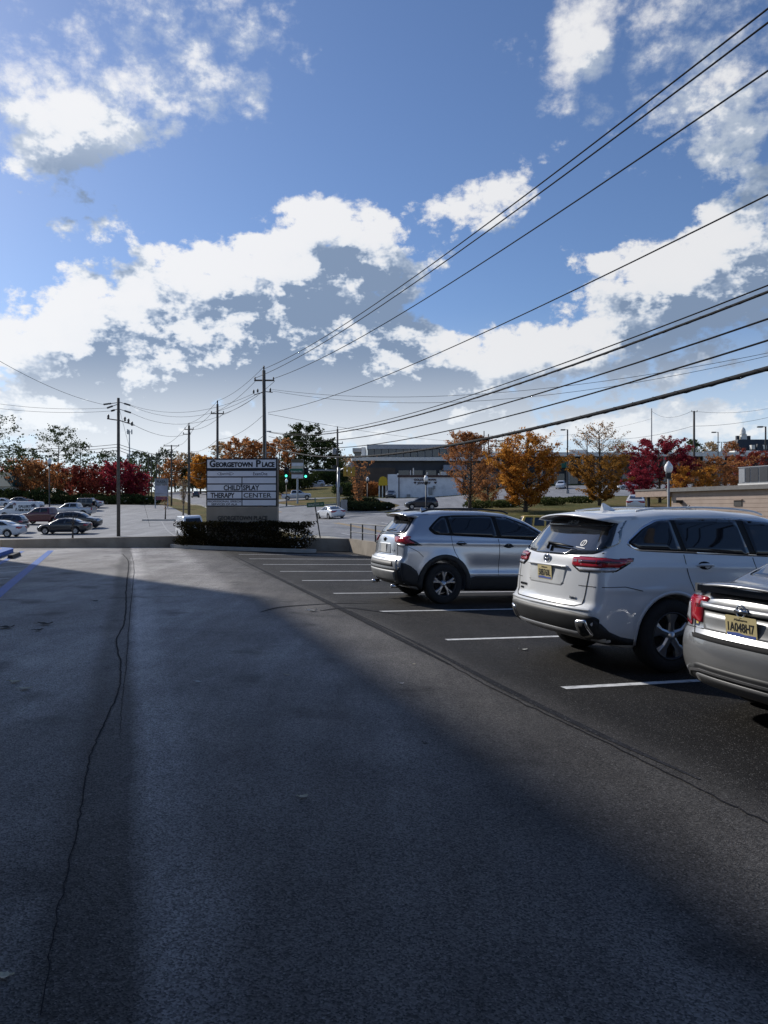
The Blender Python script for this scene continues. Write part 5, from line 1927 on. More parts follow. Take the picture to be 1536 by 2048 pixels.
far_kind('jeep', [(-.6, .5), (-.70, .6), (-.72, 1.12), (-.62, 1.80), (-.5, 1.87), (1.3, 1.87), (1.5, 1.83), (1.75, 1.25), (1.85, 1.18), (3.0, 1.08), (3.1, .95), (3.1, .6), (2.9, .45), (-.5, .45)],
         W_JEEP, [0, 2.46], .42,
         [('quarter_glass', [(-.45, 1.25), (-.40, 1.72), (.22, 1.74), (.22, 1.25)]), ('rear_door_glass', [(.34, 1.25), (.34, 1.74), (.86, 1.74), (.92, 1.25)]), ('front_door_glass', [(1.02, 1.25), (.98, 1.74), (1.38, 1.74), (1.56, 1.27)])],
         [(-.55, 1.28), (.55, 1.28), (.5, 1.72), (-.5, 1.72)], [(-.62, 1.28), (.62, 1.28), (.56, 1.76), (-.56, 1.76)],
         dict(back=[[(-.78, .85), (-.66, .85), (-.66, 1.08), (-.76, 1.08)]]), dict(front=[[(-.55, .82), (-.38, .82), (-.38, .99), (-.55, .99)]]), extra=spare, rb=.01, fb=.03, taper=(.0, .12), rad=.05, arch=.50)

WHT, BLK, SIL, GRY = (.72, .73, .74), (.012, .012, .015), (.45, .47, .5), (.10, .105, .12)
GL = 'cars in the neighbouring lot'
far_car('sedan', WHT, -8, 66, 180, 'white sedan at the left edge, its tail towards the black sedan', GL)
far_car('suv', (.014, .018, .03), 4, 72, 180, 'dark blue suv parked behind the white sedan at the left edge', GL)
far_car('pickup', (.11, .012, .016), 88, 83, 172, 'dark red pickup between the printed white van and the black sedan', GL, 'pickup_truck', 'truck')
far_car('sedan', BLK, 128, 70, 180, 'black sedan in front, its nose towards the left', GL)
far_car('suv', (.03, .022, .02), 158, 77, 2, 'dark brown suv facing right, partly hidden by the black sedan', GL)
far_car('pickup', SIL, 144, 102, 180, 'silver pickup parked behind the dark brown suv', GL, 'pickup_truck', 'truck', metal=.5)
far_car('jeep', (.02, .022, .026), 163, 117, 180, 'dark boxy off-roader carrying a spare wheel, behind the silver pickup', GL)
far_car('sedan', SIL, 176, 122, 180, 'pale silver sedan, last of its row beyond the boxy off-roader', GL, metal=.4)
far_car('sedan', WHT, 0, 122, 180, 'white car whose roof shows above the printed van at the left edge', GL)
far_car('sedan', GRY, 36, 126, 180, 'grey sedan whose roof shows above the printed white van', GL)
van = far_car('van', WHT, 42, 97, 180, 'white cargo van lettered GALLERY SMOKE with palm trees on its side', GL, 'cargo_van', 'van')
far_car('van', WHT, 384, 57, 296, 'small white van seen over the hedge beside the sign', None, 'cargo_van', 'van').scale = (.78, .78, .80)
far_car('suv', BLK, 391, 196, 108, 'black suv driving away down the street beyond the pole', None, 'moving_car')
far_car('sedan', WHT, 661, 86, 118, 'white sedan turning at the junction, tail towards the parking lot', None, 'moving_car')
far_car('pickup', (.50, .53, .58), 595, 146, 4, 'silver pickup driving uphill behind the grass verge', None, 'pickup_truck', 'truck', metal=.4)
far_car('suv', (.6, .62, .64), 634, 217, 188, 'white suv on the upper road above the brown bank', None, 'moving_car')
far_car('suv', (.02, .024, .03), 782, 150, 265, 'dark suv parked nose out below the yellow awning', None)
far_car('suv', (.018, .022, .028), 842, 103, 186, 'dark hatchback leaving the store lot, seen above the silver roof', None, 'moving_car')
far_car('jeep', (.68, .42, .03), 1052, 45, 178, 'yellow boxy off-roader passing behind the near row', None, 'moving_car')
far_car('suv', WHT, 1122, 163, 250, 'white suv parked in front of the green shop front', None)
far_car('sedan', WHT, 1271, 76, 72, 'white car whose roof shows behind the white suv, left of the right-hand lamp', None)
far_car('sedan', (.6, .62, .64), 1252, 152, 200, 'pale car parked just left of the big red tree', None)

# printed side of the cargo van (its right-hand side is hidden; the left side faces us when it points left)
S = KINDS['van']['S']
for txt, x, z, hgt, fit, mt in (('GALLERY', .75, 1.36, .44, 1.55, 'van_grey'), ('SMOKE', .75, .92, .44, 1.55, 'van_black')):
    mt = M(mt, (.06, .065, .075) if mt == 'van_grey' else (.012, .012, .013), .6)
    p0, _, _ = S.project([(x, z)], 'L')
    letters('van_lettering', txt, mt, van, (x, p0[0][1] + .03, z), (-1, 0, 0), (0, 0, 1), hgt, .012, fit=fit, extrude=.004)
NAVY = M('palm_navy', (.03, .04, .09), .6)
PRED = M('palm_red', (.16, .03, .05), .6)
for x, z, k, mt in ((-.35, 1.55, 1.0, NAVY), (2.02, 1.80, .55, PRED)):
    y = S.project([(x, z)], 'L')[0][0][1] + .03
    b = MB()
    for a in range(-20, 220, 34):
        d = Vector((math.cos(R(a)), math.sin(R(a))))
        n = Vector((-d.y, d.x))
        vs = []
        for t, w in ((0, .02), (.25, .06), (.45, .0)):
            q = d * t * k * 1.1 - Vector((0, t * t * .5 * k))
            vs += [(x + q.x + n.x * w * k, y, z + q.y + n.y * w * k), (x + q.x - n.x * w * k, y, z + q.y - n.y * w * k)]
        b.add(vs, [(0, 1, 3, 2), (2, 3, 5, 4)])
    b.add([(x - .03 * k, y, z), (x + .03 * k, y, z), (x + .05 * k, y, z - .75 * k), (x + .0 * k, y, z - .75 * k)], [(0, 1, 2, 3)])
    b.build('palm_print', mt, van)
y = S.project([(1.75, 1.1)], 'L')[0][0][1] + .03
MB().add([(1.62, y, .95), (1.70, y, .95), (1.78, y, 1.2), (1.86, y, .95), (1.94, y, .95), (1.78, y, 1.38)], [(0, 1, 2, 5), (2, 3, 4, 5)]).build('van_logo', M('van_black', (.012, .012, .013), .6), van)

# ------------------------------------------------------------------ monument sign with hedge
SGN = M('sign_face', (.80, .81, .86), .45, var=.06, scale=2)
SGF = M('sign_frame', (.012, .014, .022), .4, var=.1)
SGB = M('sign_base_stucco', (.30, .26, .21), .85, var=.15, scale=2, bump=.3, bscale=60)
SGL = M('sign_letters', (.008, .010, .018), .5, var=.05)
SGT = M('base_letters', (.045, .040, .035), .6, var=.1)
sg_c = st(33.95, 4.65)
sg_rz = R(-2.5)
sign = empty('monument_sign', (sg_c.x, sg_c.y, lot_z(sg_c.x, sg_c.y)), sg_rz)
tag(sign, 'tenant sign board lettered GEORGETOWN PLACE on a tan base behind the hedge', 'sign')
SY = sg_c.y
sw_ = 142 / F_PX * SY
zt = EYE + (HOR - 917) / F_PX * SY - sign.location.z
zb = EYE + (HOR - 1014) / F_PX * SY - sign.location.z
MB().box((0, .06, zb / 2 + .0), (sw_ - .02, .50, zb)).build('base', SGB, sign)
MB().box((0, .05, (zt + zb) / 2), (sw_, .46, zt - zb - .01)).build('cabinet', SGF, sign)
fy = -.186


def srow(y0, y1): return EYE + (HOR - y0) / F_PX * SY - sign.location.z, EYE + (HOR - y1) / F_PX * SY - sign.location.z


rows = [(920, 936.5, 1), (942.5, 953, 1), (955.5, 967, 2), (969.5, 981.5, 2), (984, 997, 2), (1000, 1011, 2)]
hw = sw_ / 2 - .05
panels = []
for y0, y1, n in rows:
    a, b = srow(y0, y1)
    spans = [(-hw, hw)] if n == 1 else [(-hw, .0), (.045, hw)]
    for x0, x1 in spans:
        panels.append((MB().box(((x0 + x1) / 2, fy, (a + b) / 2), (x1 - x0, .02, a - b)).build('sign_panel', SGN, sign), x0, x1, b, a))
UX, VZ = (1, 0, 0), (0, 0, 1)


def sl_text(i, txt, fx, size, fit=None, bold=.007, dz=.0, mat=SGL, align='CENTER'):
    p, x0, x1, z0, z1 = panels[i]
    h = z1 - z0
    return letters('lettering', txt, mat, p, (x0 + (x1 - x0) * fx, fy - .012, z0 + h * (.5 + dz) - size * .36), UX, VZ, size, bold, align, fit, .002)


def small_caps(i, parts, z_base, mat):
    p, x0, x1, z0, z1 = panels[i]
    for txt, xa, fit, size in parts:
        letters('lettering', txt, mat, p, (x0 + xa, fy - .012, z0 + z_base), UX, VZ, size, .016, 'LEFT', fit, .002)


k = sw_ / 3.13
small_caps(0, [('G', .10 * k, .27 * k, .40), ('EORGETOWN', .39 * k, 1.62 * k, .27), ('P', 2.16 * k, .22 * k, .40), ('LACE', 2.42 * k, .56 * k, .27)], .055, SGL)
sl_text(1, 'ExamOne', .265, .10, .46, .002, mat=M('sign_grey_letters', (.05, .05, .08), .5))
sl_text(1, 'ExamOne', .775, .20, .62, .001, mat=M('sign_grey_letters', (.05, .05, .08), .5))
p1 = panels[1][0]
b = MB()
cx = -hw + .265 * 2 * hw
cz = (panels[1][3] + panels[1][4]) / 2
for s in (-1, 1):
    for t in (-1, 1):
        b.tube([(cx + s * .36, fy - .014, cz), (cx + s * .27, fy - .014, cz + t * .055), (cx + s * .16, fy - .014, cz + t * .065)], .006, 4)
b.build('oval_logo', M('sign_grey_letters', (.05, .05, .08), .5), p1)
sl_text(4, "CHILD'", .74, .30, .78, .010)
sl_text(5, 'SPLAY', .26, .30, .72, .010)
sl_text(6, 'THERAPY', .45, .30, 1.06, .010)
sl_text(7, 'CENTER', .45, .28, 1.22, .004)
sl_text(8, 'PROFESSIONAL SPEECH', .5, .12, 1.46, .002, .24)
sl_text(8, 'SERVICES OF ALA', .5, .12, 1.14, .002, -.26)
bz0, bz1 = srow(1040, 1026)
letters('base_lettering', 'GEORGETOWN PLACE', SGT, sign, (.05, -.198, bz0), UX, VZ, .26, .004, fit=2.20 * k, extrude=.012)

# hedge island
isl = [st(35.3, 1.9), st(34.9, 1.75), st(34.5, 1.9), st(32.6, 4.6), st(31.5, 6.8), st(31.6, 7.3), st(33.0, 7.2), st(35.5, 3.4)]
slab('island_soil', isl, .10, M('mulch', (.05, .035, .025), .95, var=.3, scale=12, bump=.6), kind='structure')
kerb(smooth_line([st(35.2, 1.95), st(34.85, 1.72), st(34.4, 1.95), st(33.5, 3.2), st(32.5, 4.7), st(31.7, 6.3), st(31.4, 6.95), st(31.6, 7.35)], 5), .16, .15, None, 'island_kerb', lambda x, y: lot_z(x, y), .1)

# ------------------------------------------------------------------ plants
LEAFK = 1.55


def scatter_quads(P0, size, r, flat=0.0, aspect=1.0):
    """leaf faces round the given centres: bent quads of random orientation"""
    n = len(P0)
    a = r.normal(size=(n, 3))
    if flat: a[:, 2] *= (1 - flat)
    a /= np.linalg.norm(a, axis=1, keepdims=True) + 1e-9
    b = r.normal(size=(n, 3))
    b -= (a * b).sum(1, keepdims=True) * a
    b /= np.linalg.norm(b, axis=1, keepdims=True) + 1e-9
    s = (size * r.uniform(.6, 1.35, n))[:, None]
    u, v = a * s, b * s * aspect
    nrm = np.cross(a, b) * s * .18
    V = np.stack([P0 - u, P0 - v * .8 + nrm, P0 + u, P0 + v * .8 + nrm], 1).reshape(-1, 3)
    F = np.arange(n * 4).reshape(n, 4)
    return V, F


TREE_N = [0]


def tree(name, label, cat, loc, h, rad, leaves, leaf, n_leaf, leaf_size, trunk_r=.16, bare=.25, shape='round', n_br=26, group=None, seed=None,
         up=.55, bark=None, spread=.45, density_fn=None, fill=1.0, twigs=True):
    """trunk with limbs and a crown of leaf faces on the twigs"""
    TREE_N[0] += 1
    r = np.random.default_rng(seed if seed is not None else 100 + TREE_N[0])
    t = empty(name, loc)
    tag(t, label, cat, group)
    b = MB()
    top = h * (.93 if shape != 'pine' else .97)
    ph = r.uniform(0, 6.28)

    def axis_pt(f): return Vector((math.sin(f * 3 + ph) * h * .012, math.cos(f * 2.3 + ph) * h * .012, f * top))
    b.tube([axis_pt(f) for f in np.linspace(0, 1, 9)], [trunk_r * (1.25 if f == 0 else (1 - f) ** .8 + .06) for f in np.linspace(0, 1, 9)], 8)

    def env(f):
        g = (f - bare) / (1 - bare)
        if shape == 'cone': return (1 - g) ** .75 * (.55 + .45 * min(1, g * 5)) + .06
        if shape == 'oval': return max(.0, math.sin(math.pi * min(1, g * .92 + .08)) ** .6)
        if shape == 'vase': return .25 + .75 * g if g < .75 else 1.0 - (g - .75) * 2.4
        if shape == 'pine': return .35 + .65 * math.sin(math.pi * min(1, g * .85 + .15)) if g < .95 else .3
        return max(.1, math.sqrt(max(0, 1 - (g * 1.55 - .62) ** 2)))
    pts = []
    for i in range(n_br):
        f = bare + (1 - bare) * ((i + r.uniform(.1, .9)) / n_br) * .96
        az = i * 2.399 + r.uniform(-.5, .5)
        L = rad * env(f) * r.uniform(.72, 1.12)
        if L < .12: continue
        upv = up * (1.2 if shape in ('vase',) else 1) * r.uniform(.6, 1.3)
        d = Vector((math.cos(az), math.sin(az), upv)).normalized()
        p0 = axis_pt(max(.02, f - .5 * upv * L / top * .6))
        p1 = p0 + d * L * .5
        p2 = p0 + d * L + Vector((0, 0, (.08 if shape != 'pine' else -.02) * L))
        br = max(.012, trunk_r * .32 * (1 - f * .6))
        b.tube([p0, p1, p2], [br, br * .6, br * .22], 5)
        for s in range(5):
            q = r.uniform(.3, 1.0)
            base = p0.lerp(p1, q * 2) if q < .5 else p1.lerp(p2, q * 2 - 1)
            a2 = az + r.uniform(-1.3, 1.3)
            d2 = Vector((math.cos(a2), math.sin(a2), upv + r.uniform(-.3, .5))).normalized()
            l2 = L * r.uniform(.22, .5)
            e = base + d2 * l2
            if twigs: b.tube([base, e], [br * .4, br * .12], 4)
            for q2 in np.linspace(.35, 1.05, 4): pts.append(base.lerp(e, q2))
        for q in (.6, .8, 1.0): pts.append(p1.lerp(p2, q))
    tm = b.mesh('trunk', True, False)
    link('trunk', tm, bark or M('bark', (.075, .062, .05), .9, var=.3, scale=8, bump=.6, bscale=20), t)
    pts = np.array([tuple(p) for p in pts])
    if n_leaf:
        w = np.ones(len(pts))
        if density_fn is not None: w = np.array([max(0, density_fn(p[0] / rad, p[1] / rad, p[2] / h)) for p in pts])
        # clumps: some twigs are full, some almost bare
        w = w * r.gamma(1.3, 1, len(pts))
        idx = r.choice(len(pts), n_leaf, p=w / w.sum())
        c = pts[idx] + r.normal(size=(n_leaf, 3)) * np.array([1, 1, .7]) * spread * max(leaf_size * 2.4, .30)
        V, F = scatter_quads(c, leaf_size, r, .2, .8)
        link('crown', fast_mesh('crown', V, F), leaf, t)
    return t


ORANGE = leaf_mat('leaf_orange', [(.14, .055, .012), (.32, .13, .018), (.42, .19, .024), (.36, .14, .02), (.20, .10, .02)], .58, 3.0)
RUST = leaf_mat('leaf_rust', [(.10, .045, .02), (.26, .11, .04), (.34, .16, .06), (.24, .11, .045)], .55, 2.3)
OLIVE = leaf_mat('leaf_olive_gold', [(.09, .05, .014), (.24, .125, .022), (.34, .19, .032), (.20, .095, .02)], .55, 2.3)
REDL = leaf_mat('leaf_crimson', [(.07, .007, .018), (.17, .014, .038), (.27, .03, .062), (.20, .028, .035)])
RED2 = leaf_mat('leaf_red', [(.10, .02, .02), (.28, .04, .04), (.34, .08, .06), (.20, .05, .03)])
PINE = leaf_mat('needles', [(.018, .028, .014), (.04, .058, .025), (.065, .08, .035)], .3, 1.7)
DARKG = leaf_mat('leaf_dark_green', [(.015, .022, .010), (.035, .05, .018), (.06, .075, .025)], .25, 1.5)
MIXG = leaf_mat('leaf_green_brown', [(.03, .04, .014), (.07, .075, .02), (.14, .085, .03), (.05, .06, .02)], .25)
TANL = leaf_mat('leaf_tan', [(.14, .09, .045), (.26, .18, .10), (.33, .25, .15)], .3)
HEDGEM = leaf_mat('hedge_leaf', [(.012, .014, .008), (.03, .03, .014), (.042, .035, .016), (.06, .045, .02)], .2, 1.0)
BUSHM = leaf_mat('juniper_leaf', [(.014, .02, .012), (.03, .042, .02), (.05, .065, .03)], .15, 1.2)


def bush(name, label, cat, loc, size, leaf, n, ls, seed, group=None, box=0.0, rz=0.0, kind=None, gapf=None):
    """shrub: stems inside, leaves through the volume, denser at the skin"""
    r = np.random.default_rng(seed)
    t = empty(name, loc, rz)
    tag(t, label, cat, group)
    sx, sy, sz = size
    u = r.uniform(-1, 1, (n * 3, 3))
    if box:
        m = np.abs(u)
        d = np.maximum(np.maximum(m[:, 0] - 0, m[:, 1]), np.abs(u[:, 2]))
        rr = np.array([1, 1, 1])
        keep = (d > r.uniform(0, 1, len(u)) ** .5 * .98) | (d > .8)
        # rounded corners
        q = np.maximum(m - .86, 0)
        keep &= np.linalg.norm(q, axis=1) < .15
    else:
        d = np.linalg.norm(u, axis=1)
        keep = (d < 1) & (d > r.uniform(0, 1, len(u)) ** .6 * .95)
    u = u[keep][:n]
    if gapf is not None: u = u[gapf(u) > r.uniform(0, 1, len(u))]
    bump = 1 + .06 * np.sin(u[:, :1] * 9 + u[:, 2:] * 5) + .05 * np.sin(u[:, 1:2] * 11 + 2)
    p = u * bump * np.array([sx / 2, sy / 2, sz / 2]) + np.array([0, 0, sz / 2])
    p[:, 2] = np.maximum(p[:, 2], .02)
    V, F = scatter_quads(p, ls, r, 0, .7)
    b = MB()
    k = max(5, int(sx * 2.5))
    for i in range(k):
        x = (i + .5) / k * sx - sx / 2
        y = r.uniform(-.2, .2) * sy
        b.tube([(x, y, 0), (x + r.uniform(-.15, .15), y + r.uniform(-.1, .1), sz * .45), (x + r.uniform(-.25, .25), y + r.uniform(-.2, .2), sz * .85)], [.03, .02, .008], 5)
    link('stems', b.mesh('stems', False, False), M('bark', (.075, .062, .05), .9), t)
    o = link('foliage', fast_mesh('foliage', V, F), leaf, t)
    return t


# hedge in front of the sign
hc = st(33.5, 4.62)
hd = (st(32.3, 6.85) - st(34.75, 2.3)).normalized()
hl = 5.75
bush('hedge', 'clipped dark hedge in front of the sign base', 'hedge', (hc.x + .12, hc.y - .05, lot_z(hc.x, hc.y) + .08), (hl, 1.25, 1.13), HEDGEM, 26000, .042, 5, box=1, rz=math.atan2(hd.y, hd.x),
     gapf=lambda u: np.where((u[:, 0] > .62) & (u[:, 2] < .55), .45, 1.0))

# --- trees across the street, right half
def cr_left(x, y, z): return 1.3 - .7 * x


tree('oak_tree', 'rust brown oak, thinly leaved, left of the golden oak', 'tree', on(940, 80), 8.4, 3.0, 'l', RUST, 10000, .08, .17, .13, 'oval', 60, 'autumn trees across the street', up=.75,
     density_fn=lambda x, y, z: .25 + max(0, (z - .45) * 2) + max(0, -x) * .5)
tree('oak_tree', 'golden orange oak with the fullest crown, centre right', 'tree', on(1052, 75), 8.1, 3.4, 'l', ORANGE, 26000, .09, .19, .05, 'oval', 80, 'autumn trees across the street', up=.5, seed=4,
     density_fn=lambda x, y, z: (1.0 - .25 * x) * (1.2 if z < .72 else .45))
tree('oak_tree', 'small rust oak standing behind the golden oak', 'tree', on(975, 96), 6.2, 2.4, 'l', RUST, 5500, .09, .14, .1, 'oval', 50, 'autumn trees across the street', up=.5)
tree('oak_tree', 'olive brown oak with a bare twiggy top, right of the golden oak', 'tree', on(1198, 82), 9.2, 3.4, 'l', OLIVE, 15000, .085, .18, .06, 'oval', 80, 'autumn trees across the street', up=.62, seed=11,
     density_fn=lambda x, y, z: 1.1 if z < .58 else .10)
tree('maple_tree', 'big crimson maple beside the right-hand street lamp', 'tree', on(1318, 98), 8.2, 4.4, 'l', REDL, 17000, .11, .18, .10, 'round', 60, 'autumn trees across the street', up=.45, seed=8)
tree('maple_tree', 'low crimson maple bough hanging left of the big crimson maple', 'tree', on(1278, 92), 4.3, 1.7, 'l', REDL, 5200, .09, .10, .08, 'oval', 36, 'autumn trees across the street', up=.4)
tree('maple_tree', 'broad orange brown maple above the tan building', 'tree', on(1425, 100), 5.6, 5.0, 'l', RUST, 11000, .11, .14, .10, 'round', 50, 'autumn trees across the street', up=.3, seed=21)
tree('maple_tree', 'small orange maple right of the big crimson maple', 'tree', on(1390, 92), 4.4, 2.6, 'l', ORANGE, 5000, .10, .10, .10, 'round', 36, 'autumn trees across the street', up=.3)
tree('maple_tree', 'red topped maple behind the rooftop unit', 'tree', on(1500, 112), 7.0, 3.4, 'l', RED2, 7000, .11, .14, .14, 'round', 40, 'autumn trees across the street', up=.5, seed=23)
tree('crepe_myrtle', 'bare reddish shrubby tree on the island by the signal pole', 'tree', on(717, 100), 6.2, 2.6, 'l', RUST, 700, .12, .12, .12, 'vase', 60, 'small trees', up=1.2, seed=31)
# low junipers on the junction island
for i, (px, Y, s) in enumerate([(700, 97, (3.4, 2.4, 1.3)), (722, 97, (3.4, 2.6, 1.2)), (746, 97.5, (3.2, 2.6, 1.1)), (768, 100, (2.8, 2.6, 1.0)), (735, 102, (3.6, 2.6, 1.5)), (706, 103, (3.2, 2.4, 1.6))]):
    bush('juniper_shrub', ('low dark juniper on the junction island, ' + ['leftmost at the kerb', 'second along the kerb', 'third along the kerb', 'rightmost at the kerb', 'behind the middle of the kerb row', 'behind the cabinet'][i]), 'shrub', on(px, Y), s, BUSHM, 1700, .13, 50 + i, 'junipers on the junction island')
for i, (px, Y, s) in enumerate([(960, 86, (4, 2, .9)), (1010, 84, (3.4, 2, .8)), (1100, 86, (4, 2.2, 1.0)), (1160, 92, (4, 2, .9))]):
    bush('low_shrub', 'low green shrub under the autumn trees, number %s from the left' % ['one', 'two', 'three', 'four'][i], 'shrub', on(px, Y), s, MIXG, 1100, .12, 70 + i, 'low shrubs under the autumn trees')

# --- trees left of the street and behind
NB = 'bare clipped trees on the lot island'
tree('crepe_myrtle', 'pruned bare crape myrtle with pale twigs beside the pole', 'tree', on(366, 88), 4.9, 1.7, 'l', TANL, 260, .07, .11, .42, 'vase', 60, NB, up=1.9, bark=M('pale_bark', (.22, .17, .13), .8, var=.3), seed=41)
tree('crepe_myrtle', 'small crooked bare tree on the lot island, left of the pruned one', 'tree', on(331, 88), 2.6, .8, 'l', RUST, 60, .07, .09, .5, 'vase', 14, NB, up=1.2, seed=42)
tree('crepe_myrtle', 'bare dark sapling in front of the black sedan', 'tree', on(146, 62), 2.1, .75, 'l', RUST, 0, .07, .08, .28, 'vase', 30, NB, up=1.6, seed=43)

GPN = 'pines behind the neighbouring lot'
for px, Y, h, rad, nl, bare, lab in [(116, 150, 15.2, 4.2, 2600, .52, 'tallest lone pine with an open round crown, above the dark red pickup'), (160, 158, 12.5, 3.2, 1700, .5, 'slim pine just right of the tallest lone pine'),
                                     (28, 140, 10.8, 3.4, 2000, .4, 'pine left of the tallest lone pine, over the lot'), (-8, 130, 16.0, 4.2, 2800, .4, 'tall dark pine cut by the left edge'), (55, 165, 11.5, 3.6, 1900, .45, 'pine with a flat top behind the orange maples on the left'),
                                     (282, 235, 13, 4, 1900, .4, 'far pine right of the crimson tree row'), (330, 255, 14.5, 4, 1900, .35, 'far dense pine behind the street poles'), (300, 270, 13, 3.5, 1500, .4, 'farthest pine between the street poles'),
                                     (214, 225, 13, 3.6, 1800, .45, 'far pine just left of the near street pole'), (252, 245, 11, 4, 1700, .35, 'far low pine just right of the near street pole')]:
    tree('pine_tree', lab, 'tree', on(px, Y), h, rad, 'l', PINE, int(nl * .45), .21 * Y / 150, .18, bare, 'pine', 34, GPN, up=.28, spread=.5, twigs=False)
GRD = 'red and orange trees behind the neighbouring lot'
for px, Y, h, rad, nl, mt, lab in [(245, 138, 7.6, 3.6, 3800, REDL, 'bright crimson tree just right of the near street pole'), (206, 142, 7.0, 3.4, 3000, RED2, 'crimson tree just left of the near street pole'), (270, 140, 5.8, 2.6, 2000, REDL, 'lower crimson tree beside the plaza sign'),
                                   (90, 140, 7.6, 4.0, 3200, RUST, 'rusty orange maple in front of the tallest pine'), (50, 142, 8.2, 3.8, 3000, RUST, 'brown orange maple above the grey sedan'), (140, 146, 6.8, 3.4, 2600, RED2, 'dull red maple right of the tallest pine'),
                                   (178, 148, 6.2, 3.2, 2300, RED2, 'low dull red maple behind the lot end'), (20, 150, 7.0, 3.2, 2200, RED2, 'dull red tree beside the green roofed building')]:
    tree('maple_tree', lab, 'tree', on(px, Y), h, rad, 'l', mt, nl, .20, .15, .16, 'round', 40, GRD, up=.5, twigs=False)
GDK = 'dark shrubs along the lot end'
for i, (px, w, lab) in enumerate([(-28, 7.5, 'below the tall pine at the left edge'), (12, 7, 'beside the green roofed building'), (52, 8, 'above the grey sedan'), (92, 8, 'below the tallest lone pine'), (134, 8, 'behind the boxy off-roader'),
                                  (176, 8, 'at the end of the silver car row'), (216, 7, 'just left of the dead-end pole'), (254, 7.5, 'below the bright crimson tree'), (292, 7, 'just left of the plaza sign')]):
    Y = 134 + (i % 3) * 2.2
    bush('evergreen_shrub', 'dark evergreen shrub ' + lab, 'shrub', on(px, Y), (w, 3.2, 1.4 + .45 * (i % 2) + (.9 if px < 130 else 0)), DARKG, 1500, .20, 200 + i, GDK)
GFR = 'trees beyond the junction'
for px, Y, h, rad, nl, mt, shp, lab in [(612, 245, 21, 7.5, 5200, DARKG, 'oval', 'tall dark green tree behind the traffic signal'), (648, 238, 15, 5.5, 3400, DARKG, 'oval', 'dark green tree right of the tall one by the signal pole'), (588, 252, 19, 5.5, 2600, MIXG, 'oval', 'green brown tree left of the tall dark one'),
                                        (560, 235, 16.0, 6, 3400, RUST, 'oval', 'rusty oak just right of the sign board'), (520, 240, 15.5, 6, 2800, RUST, 'oval', 'rusty oak behind the sign board'), (478, 238, 17.0, 6, 3000, RUST, 'oval', 'brown oak left of the tallest street pole'),
                                        (450, 245, 16.5, 5.2, 2200, TANL, 'oval', 'pale brown oak above the left half of the sign board'), (498, 262, 18.0, 5.5, 2000, MIXG, 'oval', 'olive oak just left of the tallest street pole'), (402, 218, 11.5, 3.6, 3000, ORANGE, 'oval', 'bright orange tree left of the sign board'),
                                        (372, 262, 14, 5, 1500, TANL, 'oval', 'pale bare tree behind the leaning street pole'), (425, 265, 12, 5, 1800, RUST, 'oval', 'brown tree just left of the sign board'), (350, 240, 10.5, 4.5, 1700, RUST, 'round', 'brown tree behind the plaza sign'),
                                        (386, 240, 10, 4, 1700, DARKG, 'round', 'dark low tree at the far end of the street'), (690, 262, 10, 5, 1600, TANL, 'round', 'pale grey tree left of the office building'), (668, 255, 9, 4.5, 1700, MIXG, 'round', 'olive tree just right of the signal pole')]:
    tree('oak_tree', lab, 'tree', on(px, Y), h, rad, 'l', mt, nl, .33, .24, .14, shp, 44, GFR, up=.5, twigs=False)
for i, (px, Y, s, mt) in enumerate([(570, 206, (9, 5, 4.2), DARKG), (600, 208, (9, 5, 4.6), DARKG), (640, 232, (9, 5, 4.5), MIXG), (668, 230, (8, 5, 4.0), DARKG), (540, 190, (9, 5, 4), DARKG), (695, 170, (7, 4, 3), MIXG), (735, 168, (7, 4, 3.2), RUST)]):
    bush('bank_shrub', ['dark thicket left of the panel sign post', 'dark thicket behind the panel sign', 'olive thicket above the upper road', 'dark thicket at the right end of the upper road', 'dark thicket right of the sign board', 'olive scrub behind the signal pole', 'rusty scrub left of the yellow awning'][i], 'shrub', on(px, Y), s, mt, 1700, .30, 300 + i, 'scrub on the bank')
# skyline trees over the mall roofs
GSK = 'trees over the mall roofs'
for px, Y, h, rad, nl, mt, lab in [(1385, 235, 13.2, 3.0, 1300, MIXG, 'olive tree top behind the mall pole'), (1420, 240, 12.6, 3.6, 1300, TANL, 'pale tree top left of the mall lamp'), (1462, 240, 12.8, 3.0, 1100, RUST, 'brown tree top left of the slate roofed building'), (920, 250, 16.5, 4.5, 600, TANL, 'bare pale tree behind the office roof'),
                                   (1005, 245, 14, 4, 500, TANL, 'bare pale tree behind the substation frame'), (1240, 240, 12.5, 4, 600, TANL, 'thin bare tree left of the crimson maple top'), (1340, 245, 13, 4, 700, MIXG, 'thin olive tree behind the crimson maple top')]:
    tree('oak_tree', lab, 'tree', on(px, Y), h, rad, 'l', mt, nl, .3, .2, .25, 'oval', 40, GSK, up=.6, twigs=True)


# far wooded skyline, one mass
def far_wood():
    r = np.random.default_rng(99)
    c = []
    for k in range(520):
        a = R(r.uniform(-60, 60))
        d = r.uniform(300, 420)
        x, y = math.sin(a) * d, math.cos(a) * d
        z = H(x, y)
        hh = r.uniform(5, 9.5)
        m = 34
        u = r.normal(size=(m, 3)) * np.array([3.2, 3.2, hh * .22]) + np.array([x, y, z + hh * .6])
        c.append(u)
    c = np.concatenate(c)
    V, F = scatter_quads(c, .9, r)
    o = link('far_wood', fast_mesh('far_wood', V, F), leaf_mat('far_leaf', [(.035, .04, .02), (.07, .06, .03), (.13, .09, .05), (.05, .055, .03)], .2))
    tag(o, 'wooded skyline of mixed autumn trees far behind', 'woods', kind='stuff')


far_wood()

